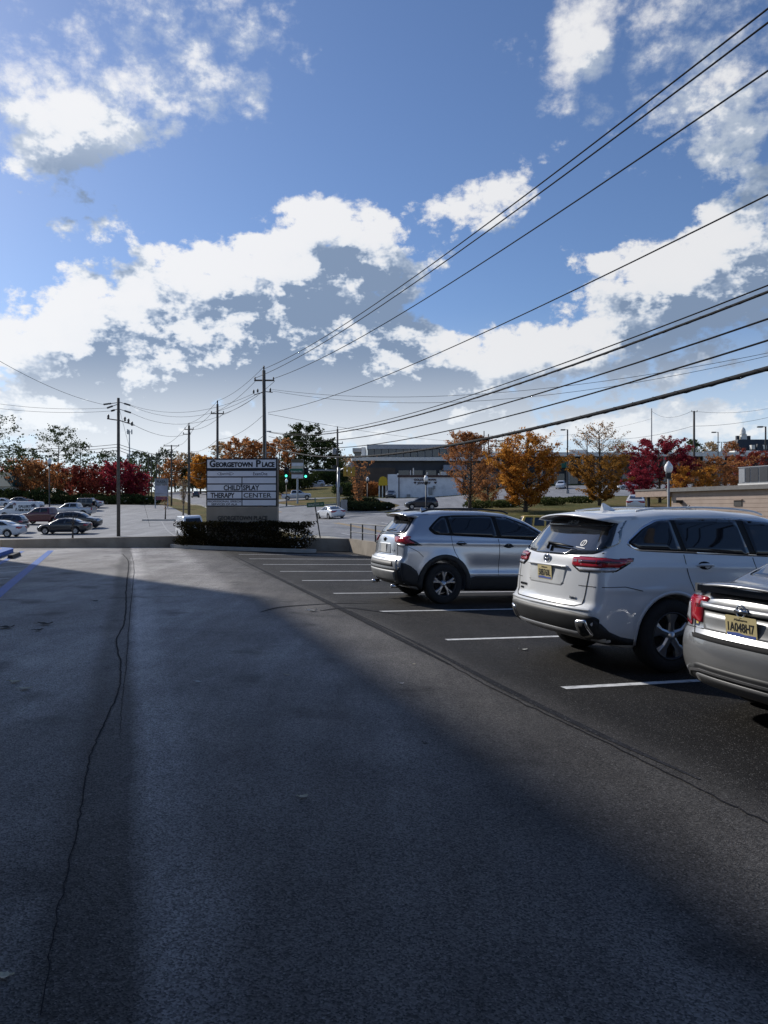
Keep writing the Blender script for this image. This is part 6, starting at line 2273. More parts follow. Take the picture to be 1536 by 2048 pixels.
# ------------------------------------------------------------------ poles, wires, lamps, signals
WOOD = M('pole_wood', (.11, .095, .08), .9, var=.3, scale=3, bump=.5, bscale=12)
METAL = M('galvanised', (.34, .36, .38), .45, metal=.6, var=.12, scale=6)
DARKM = M('dark_metal', (.03, .032, .036), .5, metal=.3, var=.1)
INSUL = M('insulator', (.05, .048, .05), .4, var=.1)
WIREM = M('wire', (.016, .016, .018), .9, var=.1, spec=.15)
CABLE = M('cable_bundle', (.03, .031, .034), .85, spec=.2, var=.3, scale=12)
CONCP = M('grey_pole', (.30, .30, .30), .7, var=.15, scale=3)
GLOBE = M('milk_glass', (.86, .85, .82), .3, var=.05, coat=.3)


def zpix(py, Y): return EYE + (HOR - py) / F_PX * Y


def pole(px, Y, topy, label, r=.16, arms=(), name='utility_pole', mat=WOOD, lean=0.0, extra=None, group='utility poles along the street', cat='utility pole', loc=None):
    """arms: (height below top, half length left, right, thickness)"""
    p = on(px, Y) if loc is None else Vector(loc)
    t = empty(name, p)
    tag(t, label, cat, group)
    h = (zpix(topy, Y) if loc is None else topy) - p.z
    MB().tube([(0, 0, -.3), (lean * .5, 0, h * .5), (lean, 0, h)], [r, r * .88, r * .72], 12).build('shaft', mat, t, True)
    for d, l, rr, th in arms:
        a = MB().box(((rr - l) / 2 + lean, 0, h - d), (l + rr, th, th)).build('crossarm', WOOD if mat is WOOD else METAL, t)
        for x in ([-l + .06] if l > .1 else []) + ([rr - .06] if rr > .1 else []):
            MB().lathe([(.02, 0), (.06, .04), (.04, .09), (.065, .13), (.03, .2)], 8, c=(x + lean, 0, h - d + th / 2)).build('insulator', INSUL, a, True)
    if extra: extra(t, h, lean)
    return t, h


def pin_top(t, h, lean):
    MB().lathe([(.05, -.05), (.05, .10), (.075, .14), (.06, .22), (.075, .27), (.03, .36)], 10, c=(lean, 0, h)).build('top_insulator', INSUL, t, True)


def pole_hardware(t, h, lean):
    pin_top(t, h, lean)
    b = MB()
    for k, (x, z) in enumerate(((-.75, 1.75), (-.45, 1.68), (.5, 1.62))):
        b = MB().lathe([(.05, 0), (.08, .05), (.055, .1), (.08, .15), (.04, .28)], 8, c=(x + lean, -.1, h - z))
        b.build('cutout', INSUL, t, True)
    MB().tube([(-.85, -.05, h - 1.85), (0, -.05, h - 1.60), (.55, -.05, h - 1.66)], .035, 6).build('bracket', WOOD, t)
    MB().tube([(.03, -.17, h - 1.6), (.05, -.17, h - 4), (.05, -.17, h - 7.5)], .02, 5).build('conduit', METAL, t)
    for z in (4.6, 6.2):
        MB().box((.28, -.12, h - z), (.34, .1, .08)).build('cable_bracket', METAL, t)


def pole_corner(t, h, lean):
    """dead-end pole with strain insulators and cut-outs"""
    for i, (x0, z0, x1, z1) in enumerate([(-.1, .4, -1.25, .55), (-.1, .55, -.95, .85), (-.1, .95, -.6, 1.1), (.1, .35, 1.0, .62), (.1, .95, 1.05, 1.25)]):
        n = 5
        b = MB().tube([(x0, 0, h - z0), (x1, 0, h - z1)], .03, 6)
        for q in np.linspace(.5, .95, n):
            c = Vector((x0, 0, h - z0)).lerp(Vector((x1, 0, h - z1)), q)
            b.box(tuple(c), (.10, .13, .13))
        b.build('strain_insulator', INSUL, t)
    for x, z in ((-.85, 1.55), (.85, 1.9), (1.15, 2.15), (.55, 1.75)):
        MB().lathe([(.06, 0), (.11, .06), (.07, .14), (.11, .2), (.05, .36)], 8, c=(x, 0, h - z - .2)).build('cutout', INSUL, t, True)
    MB().tube([(-.95, 0, h - 1.75), (.1, 0, h - 1.9), (1.35, 0, h - 2.3)], .05, 6).build('equipment_arm', WOOD, t)


def pole_transformer(t, h, lean):
    pin_top(t, h, lean)
    MB().lathe([(.02, 0), (.26, .02), (.28, .1), (.28, .75), (.2, .85), (.05, .9)], 14, c=(-.42, 0, h - 3.4)).build('transformer', CONCP, t, True)
    MB().box((-.38, 0, h - 5.0), (.5, .3, .45)).build('junction_box', DARKM, t)


WP = {}
WP['a'] = pole(531, 58, 741, 'tallest street pole rising behind the sign board', .17, [(.75, .72, .78, .11)], extra=pole_hardware, lean=-.12)
WP['b'] = pole(435, 76, 808, 'street pole rising above the left end of the sign board', .15, [(.95, .65, .65, .10)], extra=pin_top)
WP['c'] = pole(378, 97, 851, 'grey pole on the verge beside the small white van', .19, [(.5, .55, .6, .10), (1.1, .75, .2, .1)], extra=pin_top)
WP['d'] = pole(343, 125, 890, 'double crossarm pole behind the pruned bare tree', .15, [(.15, 1.25, 1.25, .12), (1.15, .85, .85, .12)])
WP['e'] = pole(237, 65, 796, 'dead-end pole with many insulators at the neighbouring lot', .155, extra=pole_corner)
WP['f'] = pole(318, 150, 902, 'thin far street pole right of the plaza sign', .14, [(.5, .6, .6, .1)], extra=pin_top)
WP['g'] = pole(313, 175, 905, 'thinner far street pole behind the plaza sign', .15, [(.5, .8, .8, .1)])
WP['h'] = pole(303, 168, 908, 'dark far pole left of the plaza sign', .15)
WP['i'] = pole(297, 200, 910, 'farthest thin pole between the far pines', .16)
WP['j'] = pole(675, 101, 858, 'pole with a transformer beside the signal mast', .16, [(1.9, .55, .7, .1)], extra=pole_transformer)
WP['k'] = pole(1388, 112, 822, 'wooden pole over the crimson maple on the right', .19, [(.12, .4, .5, .07)], group='poles over the mall')
WP['l'] = pole(968, 186, 862, 'thin pole right of the office roof', .16, group='poles over the mall')
WP['m'] = pole(1303, 190, 817, 'thin steel pole behind the crimson maple', .17, mat=CONCP, group='poles over the mall')
WP['n'] = pole(1056, 215, 866, 'thin pole right of the substation frame', .16, group='poles over the mall')
pB = st(2.6, 9.75)
WP['z'] = pole(0, 0, 11.6, 'street pole standing beside the near row, outside the frame', .17, [(.75, .72, .78, .11)], loc=(pB.x, pB.y, H(pB.x, pB.y)), extra=pin_top)


def wire(A, B, sag, r, label, ext=1.0, n=26, mat=WIREM, name='power_line', group='overhead wires', cat='wire', twist=False):
    A, B = Vector(A), Vector(B)
    pts = []
    for k in range(n + 1):
        u = k / n * ext
        p = A.lerp(B, u)
        p.z -= 4 * sag * u * (1 - u)
        pts.append(p)
    o = MB().tube(pts, r, 6).build(name, mat, None, True)
    tag(o, label, cat, group)
    if twist:
        tw = []
        m = 600
        for k in range(m + 1):
            u = k / m * ext
            p = A.lerp(B, u)
            p.z -= 4 * sag * u * (1 - u)
            a = k * .9
            tw.append(p + Vector((math.cos(a), 0, math.sin(a))) * r * .95)
        MB().tube(tw, r * .30, 3).build('lashing', WIREM, o)
    return o


pa = WP['a'][0].location
ha = pa.z + WP['a'][1]


def A_(y, dx=0.0, dy=0.0): return (pa.x + dx, pa.y + dy, zpix(y, 58))


def Qr(y, Z=12.3): return P(1536, y, Z)


GW = 'overhead wires along the street'
wire(A_(738, -.12), Qr(18), .62, .017, 'topmost wire from the tallest pole to the upper right corner', 1.15, group=GW)
wire(A_(757, -.85), Qr(46, 12.0), .62, .017, 'second wire from the top, running to the upper right corner', 1.15, group=GW)
wire(A_(757, .65), Qr(142, 12.9), .6, .017, 'third wire from the top at the right edge', 1.15, group=GW)
wire(A_(825, .2), Qr(390), .6, .014, 'single wire well below the top three', 1.15, group=GW)
wire(A_(863, .25), Qr(571), .95, .013, 'thin upper wire of the thick pair in the middle', 1.15, group=GW)
wire(A_(864, .25, .1), Qr(584), 1.0, .024, 'thick lower cable of the pair in the middle', 1.15, mat=CABLE, twist=True, group=GW)
wire(A_(873, .25), Qr(638), 1.0, .017, 'wire just below the thick pair', 1.15, group=GW)
wire(A_(882, .25), Qr(681), 1.05, .017, 'second wire below the thick pair', 1.15, group=GW)
wire(A_(890, .2), Qr(737), 1.15, .042, 'thickest lowest cable bundle crossing above the near row', 1.15, mat=CABLE, twist=True, group=GW)
wire(A_(779, .5), P(1536, 706, 36), 1.2, .012, 'thin upper wire slung across the street to the right', 1.1, group=GW)
wire(A_(782, .5), P(1536, 712, 37), 1.5, .012, 'thin lower wire slung across the street to the right', 1.1, group=GW)
wire(A_(828, .2), P(1010, 880, 150), 1.0, .014, 'thin wire falling from the tallest pole towards the office', 1.0, group=GW)


def tp(k, d=0.0, dx=0.0):
    t, h = WP[k]
    return Vector((t.location.x + dx, t.location.y, t.location.z + h - d))


def spans(a, b, items, tagname):
    for i, (d, dx, d2, dx2, sag, r) in enumerate(items):
        wire(tp(a, d, dx), tp(b, d2, dx2), sag, r, '%s, %s' % (tagname, ['top', 'second', 'third', 'fourth', 'fifth', 'lowest'][i] + ' wire'), group='wires between the street poles', n=14)


spans('a', 'b', [(-.3, -.1, -.3, 0, .35, .014), (.75, -.7, .95, -.6, .35, .014), (.8, .7, .95, .6, .35, .014), (3.2, 0, 3.5, 0, .5, .014), (4.8, 0, 5.0, 0, .5, .02), (5.9, 0, 6.8, 0, .6, .03)], 'between the two tallest poles')
spans('b', 'c', [(-.3, 0, -.3, 0, .4, .017), (.95, -.6, .5, -.5, .4, .017), (.95, .6, .5, .5, .4, .017), (3.5, 0, 3.2, 0, .5, .017), (5.0, 0, 4.6, 0, .5, .024), (6.8, 0, 6.2, 0, .6, .03)], 'from the second pole to the verge pole')
spans('c', 'd', [(-.3, 0, .0, -1.2, .5, .02), (.5, .5, .0, 1.2, .5, .02), (3.2, 0, 1.1, .8, .6, .02), (4.6, 0, 4.2, 0, .6, .025)], 'from the verge pole to the double crossarm pole')
spans('d', 'f', [(.0, -1.2, .3, -.5, .5, .025), (.0, 1.2, .3, .5, .5, .025), (4.2, 0, 3.2, 0, .6, .03)], 'beyond the double crossarm pole')
spans('e', 'a', [(.6, 1.0, 1.7, -.8, 1.0, .012), (.65, 1.0, 1.8, -.7, 1.3, .012), (1.25, 1.05, 1.9, -.6, 1.5, .012)], 'from the dead-end pole to the tallest pole')
spans('e', 'c', [(2.3, 1.35, 1.2, -.7, .5, .016)], 'from the dead-end pole to the verge pole')
for i, (y0, y1, sg) in enumerate([(893, 906, .3), (897, 909, .3), (902, 914, .4)]):
    wire(P(-60, y0, 66), tp('e', 3.9 + i * .25), sg, .022, ['upper', 'middle', 'lower'][i] + ' communication cable left of the dead-end pole', group='communication cables')
    wire(tp('e', 3.9 + i * .25), tp('c', 3.6 + i * .55), .5, .022, ['upper', 'middle', 'lower'][i] + ' communication cable right of the dead-end pole', group='communication cables')
wire(tp('e', .55, -1.25), P(-30, 705, 44), .4, .013, 'wire rising from the dead-end pole to the left edge', group='wires at the dead-end pole')
wire(tp('e', .85, -.95), P(-40, 802, 64), .3, .013, 'upper level wire leaving the dead-end pole to the left', group='wires at the dead-end pole')
wire(tp('e', 1.1, -.6), P(-40, 812, 64), .3, .013, 'lower level wire leaving the dead-end pole to the left', group='wires at the dead-end pole')
gA = tp('e', 1.0, .1)
wire(gA, on(300, 78), 0.0, .012, 'guy wire slanting down from the dead-end pole', group='wires at the dead-end pole')
wire(tp('k', .1, .6), P(1560, 812, 112), .5, .02, 'upper wire right of the wooden mall pole', group='wires over the mall')
wire(tp('k', 2.2, .2), P(1560, 829, 112), .4, .024, 'lower wire right of the wooden mall pole', group='wires over the mall')
wire(tp('k', .1, -.5), tp('m', .6), 1.2, .022, 'upper wire left of the wooden mall pole', group='wires over the mall')
wire(tp('k', 2.2, -.2), P(1150, 872, 150), 1.2, .024, 'lower wire left of the wooden mall pole', group='wires over the mall')
wire(tp('m', 2.5), tp('l', 1.0), 2.0, .022, 'far wire over the mall roofs', group='wires over the mall')


# acorn lamps
def acorn(px, Y, topy, label, basez=None, k=1.0):
    p = on(px, Y)
    t = empty('street_lamp', p)
    tag(t, label, 'street lamp', 'acorn street lamps')
    h = zpix(topy, Y) - p.z
    g = .62 * k
    MB().lathe([(.16, 0), (.16, .12), (.12, .2), (.10, .55), (.065, .7), (.055, h - g - .18)], 14).build('post', DARKM if Y > 60 else CONCP, t, True)
    MB().lathe([(.06, h - g - .30), (.13 * k, h - g - .27), (.14 * k, h - g - .1), (.17 * k, h - g - .03), (.16 * k, h - g)], 14).build('fitter', DARKM, t, True)
    gl = MB().lathe([(.12 * k, h - g), (.19 * k, h - g * .82), (.215 * k, h - g * .62), (.20 * k, h - g * .42), (.14 * k, h - g * .24), (.105 * k, h - g * .19), (.095 * k, h - g * .13), (.05 * k, h - g * .05), (.02 * k, h)], 18).build('globe', GLOBE, t, True)
    return t


acorn(1337, 40, 922, 'acorn street lamp on a grey post in front of the crimson maple')
acorn(852, 72, 950, 'acorn street lamp in front of the white store')
acorn(735, 104, 953, 'acorn street lamp on the juniper island')
acorn(573, 114, 957, 'acorn street lamp below the left traffic signal')
acorn(99, 86, 916, 'acorn lamp on a tall black post in the neighbouring lot', k=1.1)


def shoebox(px, Y, topy, label, two=False, r=.09):
    p = on(px, Y)
    t = empty('lot_lamp', p)
    tag(t, label, 'lot lamp', 'lot lamps at the mall')
    h = zpix(topy, Y) - p.z
    MB().tube([(0, 0, 0), (0, 0, h)], [r * 1.3, r], 8).build('post', DARKM, t)
    for s in ((-1, 1) if two else (-1,)):
        a = MB().box((s * .35, 0, h - .05), (.7, .08, .08)).build('arm', DARKM, t)
        MB().box((s * .85, 0, h - .07), (.75, .45, .2)).build('lamp_head', DARKM, a)
    MB().lathe([(.3, 0), (.3, .7), (.28, .75)], 12).build('footing', CONCP, t)
    return t


shoebox(1135, 140, 859, 'tall lot lamp right of the golden oak', r=.12)
shoebox(1174, 158, 866, 'lot lamp behind the twiggy top of the olive oak')
shoebox(1436, 150, 864, 'lot lamp over the orange brown maple')
shoebox(1531, 118, 853, 'lot lamp at the right edge of the picture', r=.12)
shoebox(1443, 205, 884, 'twin-headed far lot lamp', True)

# antenna tower and substation frame far off
t = empty('radio_mast', on(259, 420))
tag(t, 'thin lattice radio mast far behind the crimson tree', 'mast')
hm = zpix(862, 420) - t.location.z
MB().tube([(0, 0, 0), (0, 0, hm)], [.5, .25], 6).build('mast_shaft', METAL, t)
for z in (hm - .5, hm - 14):
    for a in range(3):
        MB().box((math.cos(a * 2.1) * 1.3, math.sin(a * 2.1) * 1.3, z), (.5, .5, 2.6)).build('antenna_panel', METAL, t)
    MB().box((0, 0, z), (3.2, .3, .3)).build('antenna_frame', METAL, t)
t = empty('substation_frame', on(992, 225))
tag(t, 'rusty steel substation frame behind the mall roof', 'steel frame')
z1 = zpix(868, 225) - t.location.z
RUSTM = M('rusty_steel', (.12, .05, .04), .8, var=.3, scale=2)
for x in (-2.2, 0, 2.6): MB().tube([(x, 0, 0), (x, 0, z1 - (0 if x < 0 else 1.5))], .16, 6).build('column', RUSTM, t)
for z in (2.0, 3.6): MB().box((.2, 0, z1 - z), (5.0, .2, .25)).build('beam', RUSTM, t)


# traffic signals on a mast arm
SIGBOX = M('signal_black', (.010, .010, .011), .5)
SIGYEL = M('signal_yellow', (.45, .27, .03), .6, var=.2, scale=5)
LENS_OFF = M('signal_lens_off', (.05, .03, .025), .3)
GREEN_ON = M('signal_green_lit', (.05, .5, .35), .3, emit=(.08, 1.0, .62), estr=2.2)
YM = 93
mp_ = on(677, YM)
mast = empty('signal_mast', mp_)
tag(mast, 'grey mast arm carrying two green traffic signals over the junction', 'traffic signal')
hm = zpix(940, YM) - mp_.z
MB().tube([(0, 0, 0), (0, 0, hm + .3)], [.20, .15], 12).build('post', METAL, mast, True)
xl = at(560, YM).x - mp_.x
MB().tube([(0, 0, hm - .05), (xl * .5, 0, hm - .02), (xl, 0, hm + .12)], [.10, .075, .05], 10).build('mast_arm', METAL, mast, True)


def signal(px, py, lit, parent, mat=SIGBOX, name='signal_head'):
    x = at(px, YM).x - mp_.x
    z = zpix(py, YM) - mp_.z
    s = MB().box((x, -.18, z), (.40, .22, 1.16)).build(name, mat, parent)
    MB().box((x, -.05, z), (.62, .03, 1.40)).build('backplate', mat, s)
    for k, dz in enumerate((.36, 0, -.36)):
        on_ = lit and k == 2
        MB().lathe([(.0, 0), (.14, .0), (.14, .02), (.0, .03)], 16, c=(x, -.31, z + dz), axis='Y').build('signal_lens', GREEN_ON if on_ else LENS_OFF, s, True)
        n = 10
        b = MB()
        a = [(x + .165 * math.cos(R(-20 + 220 * i / n)), z + dz + .165 * math.sin(R(-20 + 220 * i / n))) for i in range(n + 1)]
        vs = [(p, -.29, q) for p, q in a] + [(p, -.52, q + .02) for p, q in a]
        b.add(vs, [(i, i + 1, n + 2 + i, n + 1 + i) for i in range(n)]).build('visor', mat, s)
    MB().tube([(x, -.02, z + .3), (x, 0, hm + .05)], .04, 6).build('hanger', METAL, s)
    return s


signal(573, 946, True, mast)
signal(612, 947, True, mast)
bl = MB().box((at(593, YM).x - mp_.x, -.12, zpix(941, YM) - mp_.z), (1.55, .04, .46)).build('name_blade', M('sign_green', (.01, .12, .075), .5, var=.1), mast)
letters('blade_lettering', 'Montgomery Hwy', M('sign_white', (.6, .62, .6), .5), bl, (at(593, YM).x - mp_.x, -.145, zpix(944, YM) - mp_.z), UX, VZ, .26, .002, fit=1.3)
# second arm with the backs of yellow signals
x2 = at(697, YM).x - mp_.x
MB().tube([(0, 0, hm - .05), (x2 * .5, -.6, hm + .12), (x2 + .5, -1.6, hm + .22)], [.10, .075, .06], 8).build('second_arm', METAL, mast, True)
for k, dx in enumerate((-.35, .15, .65)):
    s = MB().box((x2 + dx, -1.35, hm - .25), (.40, .36, 1.15)).build('signal_head', SIGYEL, mast)
    for z in (.36, 0, -.36): MB().box((x2 + dx, -1.55, hm - .25 + z), (.30, .06, .28)).build('signal_door', SIGYEL, s)
pb = MB().box((.32, -.05, zpix(980, YM) - mp_.z), (.3, .3, .75)).build('pedestrian_signal', SIGBOX, mast)
MB().box((-.26, 0, zpix(969, YM) - mp_.z), (.1, .05, .65)).build('route_sign', M('sign_blue', (.05, .08, .2), .5), mast)

cab = empty('signal_cabinet', on(688, 96))
tag(cab, 'pale metal signal cabinet beside the mast', 'cabinet')
MB().box((0, 0, .75), (.8, .5, 1.4)).build('cabinet_body', METAL, cab)
MB().box((0, -.26, .75), (.7, .02, 1.25)).build('cabinet_door', CONCP, cab)
MB().box((0, 0, .03), (.95, .65, .1)).build('plinth', CONC, cab)

# leaning street name sign on the verge by the wall
SGRN = M('street_sign_green', (.008, .105, .055), .5, var=.15, scale=6)
p0 = on(644, 40)
nm = empty('street_name_sign', p0)
tag(nm, 'leaning post with a green street name blade beside the hedge', 'sign')
hz = zpix(1010, 40) - p0.z
dx = (630 - 644) / F_PX * 40
MB().tube([(0, 0, -.3), (dx, 0, hz)], .033, 8).build('post', DARKM, nm)
blade = MB().box((dx + .03, -.02, hz + .02), (.90, .012, .23), m=Matrix.Rotation(R(-4), 3, 'Y')).build('name_blade', SGRN, nm)
letters('blade_lettering', 'GEORGETOWN', M('sign_white', (.6, .62, .6), .5), blade, (dx - .06, -.032, hz - .035), (1, 0, .07), (-.07, 0, 1), .15, .002, fit=.58)
letters('blade_lettering', 'DR', M('sign_white', (.6, .62, .6), .5), blade, (dx + .36, -.032, hz + .01), (1, 0, .07), (-.07, 0, 1), .10, .001, fit=.12)
b2 = MB().box((dx + .01, 0, hz + .25), (.012, .6, .2)).build('cross_blade', SGRN, nm)
MB().tube([(dx, 0, hz + .1), (dx, 0, hz + .38)], .02, 6).build('bracket', METAL, nm)

# panel sign beyond the junction and plaza sign on the left
p0 = on(595, 127)
ps = empty('panel_sign', p0)
tag(ps, 'stacked panel sign on a single post between the two green signals', 'sign')
zb_, zt_ = zpix(957, 127) - p0.z, zpix(919, 127) - p0.z
MB().tube([(0, 0, 0), (0, 0, zb_ + .2)], .16, 8).build('post', METAL, ps)
w_ = 23 / F_PX * 127
hh = zt_ - zb_
cols = [(.10, .085, .05), (.62, .64, .68), (.50, .46, .36), (.10, .07, .06), (.60, .62, .68)]
fr_ = [(.84, 1.0), (.66, .82), (.48, .65), (.22, .46), (.02, .20)]
MB().box((0, .1, (zb_ + zt_) / 2), (w_ + .1, .3, hh + .05)).build('cabinet', M('sign_cabinet', (.35, .34, .32), .6), ps)
for i, ((a, c), cl) in enumerate(zip(fr_, cols)):
    q = MB().box((0, -.07, zb_ + hh * (a + c) / 2), (w_, .03, hh * (c - a))).build('sign_panel', M('panel_%d' % i, cl, .5, var=.2, scale=1.5), ps)
p0 = on(323, 118)
pz = empty('plaza_sign', p0)
tag(pz, 'faded grey plaza sign on two posts behind the lot island', 'sign')
zb_, zt_ = zpix(1000, 118) - p0.z, zpix(957, 118) - p0.z
w_ = 25 / F_PX * 118
for x in (-w_ / 2, w_ / 2): MB().tube([(x, 0, 0), (x, 0, zt_)], .09, 8).build('post', METAL, pz)
hh = zt_ - zb_
for i, (a, c, cl) in enumerate([(.70, 1.0, (.22, .23, .24)), (.30, .68, (.38, .38, .44)), (.18, .29, (.36, .36, .40)), (.0, .16, (.20, .06, .09))]):
    q = MB().box((0, -.02, zb_ + hh * (a + c) / 2), (w_ - .15, .2, hh * (c - a))).build('sign_panel', M('plaza_panel_%d' % i, cl, .6, var=.25, scale=1.2), pz)
    if i == 0: letters('lettering', 'PLAZA', SGL, q, (0, -.13, zb_ + hh * .80), UX, VZ, .5, .006, fit=1.3)

# railing on the wall
rl = empty('railing')
tag(rl, 'black two-bar railing on the tan wall beside the silver crossover', 'railing')
s0 = st(32.9, 9.35)
n = 14
for k in range(n):
    p = st(32.7 - 1.8 * k, 9.22)
    z = .44 - (.16) * k * 1.8 / 48
    MB().box((p.x, p.y, z + .33), (.05, .05, .68), math.atan2(AISLE.y, AISLE.x)).build('post', DARKM, rl)
    if k < n - 1:
        q = st(32.7 - 1.8 * (k + 1), 9.22)
        for dz in (.67, .30):
            MB().tube([(p.x, p.y, z + dz), (q.x, q.y, z - .006 + dz)], .022, 6).build('rail', DARKM, rl)

# ------------------------------------------------------------------ buildings
BW = M('white_block', (.78, .78, .80), .8, var=.08, scale=1.0, bump=.2, bscale=8, dirt=((.40, .40, .42), .7, .5))
BRN = M('brown_trim', (.07, .035, .028), .7, var=.2)
DKW = M('dark_wall', (.055, .058, .065), .8, var=.2, scale=.6)
DKB = M('dark_brown_wall', (.09, .07, .055), .85, var=.25, scale=.6)
LEDGE = M('pale_ledge', (.78, .75, .69), .8, var=.12, scale=.8)
CLADG = M('grey_cladding', (.38, .385, .39), .7, var=.12, scale=.5)
WGL = M('window_glass', (.045, .05, .058), .12, var=.3, scale=.8, spec=.7)
PIER = M('pale_pier', (.34, .32, .29), .8, var=.12)
YAWN = M('yellow_awning', (.62, .40, .02), .7, var=.12, scale=2)

# off-frame office block whose shade covers the foreground
OL = 16.5
c0 = st(14.9, 2.35)
sd = Vector((SUNV.x, SUNV.y, 0)).normalized()
bc = c0 + sd * OL
bh = OL * math.tan(SUN_EL)
bs, bt = bc.dot(AISLE), bc.dot(STALL)
ob = empty('office_block', (bc.x, bc.y, lot_z(bc.x, bc.y)), math.atan2(-AISLE.y, -AISLE.x))
tag(ob, 'three storey cream office block left of the camera, shading the lot', 'building')
BRICK = M('cream_stucco', (.66, .62, .54), .9, var=.12, scale=1.5)
LB, DB = 52.0, 15.0                                   # local +x runs back along the aisle, -y away from the lot... (+y to the right of travel)
MB().box((LB / 2, -DB / 2, bh / 2), (LB, DB, bh)).build('wall', BRICK, ob)
MB().box((LB / 2, -DB / 2, bh + .04), (LB - .3, DB - .3, .08)).build('roof', DKW, ob)
for fl in range(3):
    for k in range(16):
        w = MB().box((1.8 + k * 3.2, .03, 1.9 + fl * 3.2), (1.7, .06, 1.6)).build('window', WGL, ob)
        MB().box((1.8 + k * 3.2, .08, 1.05 + fl * 3.2), (1.9, .14, .1)).build('sill', LEDGE, w)


def wall_frame(name, label, cat, c, rz=0.0, group=None):
    t = empty(name, c, rz)
    tag(t, label, cat, group)
    return t


# office with the band of windows
YO = 182
o_x0, o_x1 = (706 - 768) / F_PX * YO, (968 - 768) / F_PX * YO
gz = H((o_x0 + o_x1) / 2, YO) - 1.0
of = wall_frame('office_building', 'grey two storey office with a band of windows above a pale ledge', 'building', ((o_x0 + o_x1) / 2, YO, gz))
wO = o_x1 - o_x0
zl0, zl1, zw0, zw1, zr = (zpix(q, YO) - gz for q in (922, 915, 913, 895, 886))
MB().box((0, 6, zl0 / 2), (wO - .3, 12, zl0)).build('lower_wall', DKW, of)
MB().box((.2, 5.2, (zl0 + zl1) / 2), (wO + .8, 13, zl1 - zl0)).build('ledge', LEDGE, of)
MB().box((1.6, 9, (zl1 + zw1) / 2), (wO - 3.6, 9, zw1 - zl1)).build('upper_wall', DKW, of)
MB().box((1.6, 8.8, (zw1 + zr) / 2), (wO - 3.2, 9.6, zr - zw1)).build('roof_fascia', CLADG, of)
MB().box((-wO / 2 + 2.4, 8.4, (zl1 + zr) / 2 - .4), (1.0, 9.6, zr - zl1 - .6)).build('stair_pier', LEDGE, of)
MB().box((-wO / 2 + .9, 8.6, zw1 - .2), (2.4, 8, .9)).build('wing_fascia', CLADG, of)
MB().box((-wO / 2 + .9, 9.4, (zl1 + zw1) / 2), (1.6, 6, zw1 - zl1)).build('wing_glass', WGL, of)
n = 15
x0 = -wO / 2 + 3.2
pw = (wO - 4.6) / n
for k in range(n):
    xc = x0 + (k + .5) * pw
    w = MB().box((xc, 4.46, (zw0 + zw1) / 2 + .1), (pw - .35, .1, zw1 - zw0 - .25)).build('window', WGL, of)
    for s in (-.5, .5): MB().box((xc + s * (pw - .3), 4.40, (zw0 + zw1) / 2 + .1), (.08, .1, zw1 - zw0 - .2)).build('mullion', PIER, w)
# lower front: dark bays, brown part on the left, pale unit
MB().box((-wO / 2 + 5.2, -.2, (zl0 - 1.6) / 2), (9.6, .6, zl0 - 1.6)).build('brown_front', DKB, of)
for k in range(6):
    MB().box((-wO / 2 + 12 + k * 3.2, -.1, zl0 * .45), (2.5, .2, zl0 * .55)).build('shop_window', WGL, of)
MB().box((wO / 2 - 7, -1.0, zl0 - 1.7), (5.4, 2.0, 1.3)).build('canopy', M('canopy_grey', (.30, .33, .38), .6), of)
vs = [(-wO / 2 - 1.6, -1.0, zl0 - 1.8), (-wO / 2 + .4, -1.0, zl0 - 1.8), (-wO / 2 - .1, -1.0, zl0 + .2), (-wO / 2 - 1.6, 8, zl0 - 1.8), (-wO / 2 + .4, 8, zl0 - 1.8), (-wO / 2 - .1, 8, zl0 + .2)]
MB().add(vs, [(0, 1, 2), (3, 5, 4), (0, 2, 5, 3), (1, 4, 5, 2), (0, 3, 4, 1)]).build('side_gable', CLADG, of)

# long mall behind the trees on the right
YM2 = 184
m0, m1 = (972 - 768) / F_PX * YM2, (1620 - 768) / F_PX * YM2
gz = 6.4
ml = wall_frame('shopping_mall', 'long low shopping strip with a pale parapet behind the autumn trees', 'building', ((m0 + m1) / 2, YM2, gz))
wM = m1 - m0
zp1, zp0, zc = (zpix(q, YM2) - gz for q in (906, 914, 940))
MB().box((0, 9, zp0 / 2), (wM, 18, zp0)).build('wall', DKW, ml)
MB().box((0, 8, (zp0 + zp1) / 2), (wM + .6, 21, zp1 - zp0)).build('parapet', LEDGE, ml)
n = 24
for k in range(n):
    xc = -wM / 2 + (k + .5) * wM / n
    MB().box((xc, -.12, zc * .5 - .2), (wM / n - 1.0, .24, zc - 1.4)).build('shop_window', WGL, ml)
    MB().box((xc + wM / n / 2 - .02, -1.7, zp0 / 2), (.5, .5, zp0)).build('column', PIER, ml)
GRN = M('mall_green', (.01, .13, .09), .6)
MB().box(((1122 - 768) / F_PX * YM2 - (m0 + m1) / 2, -1.2, zpix(928, YM2) - gz), (4.2, .4, 1.9)).build('shop_sign', GRN, ml)
MB().box(((1420 - 768) / F_PX * YM2 - (m0 + m1) / 2, -2.0, (zpix(905, YM2) + zpix(926, YM2)) / 2 - gz), (5.0, .6, 2.6)).build('pale_gable', LEDGE, ml)
for px, w_, h_ in ((1095, 3.4, 1.2), (1075, 2.0, .8), (1160, 4.5, .9), (1372, 2.2, .9), (1500, 6.0, .7)):
    MB().box(((px - 768) / F_PX * YM2 - (m0 + m1) / 2, 3, zp1 + h_ / 2), (w_, 3, h_)).build('roof_unit', LEDGE if px != 1075 else RUSTM, ml)

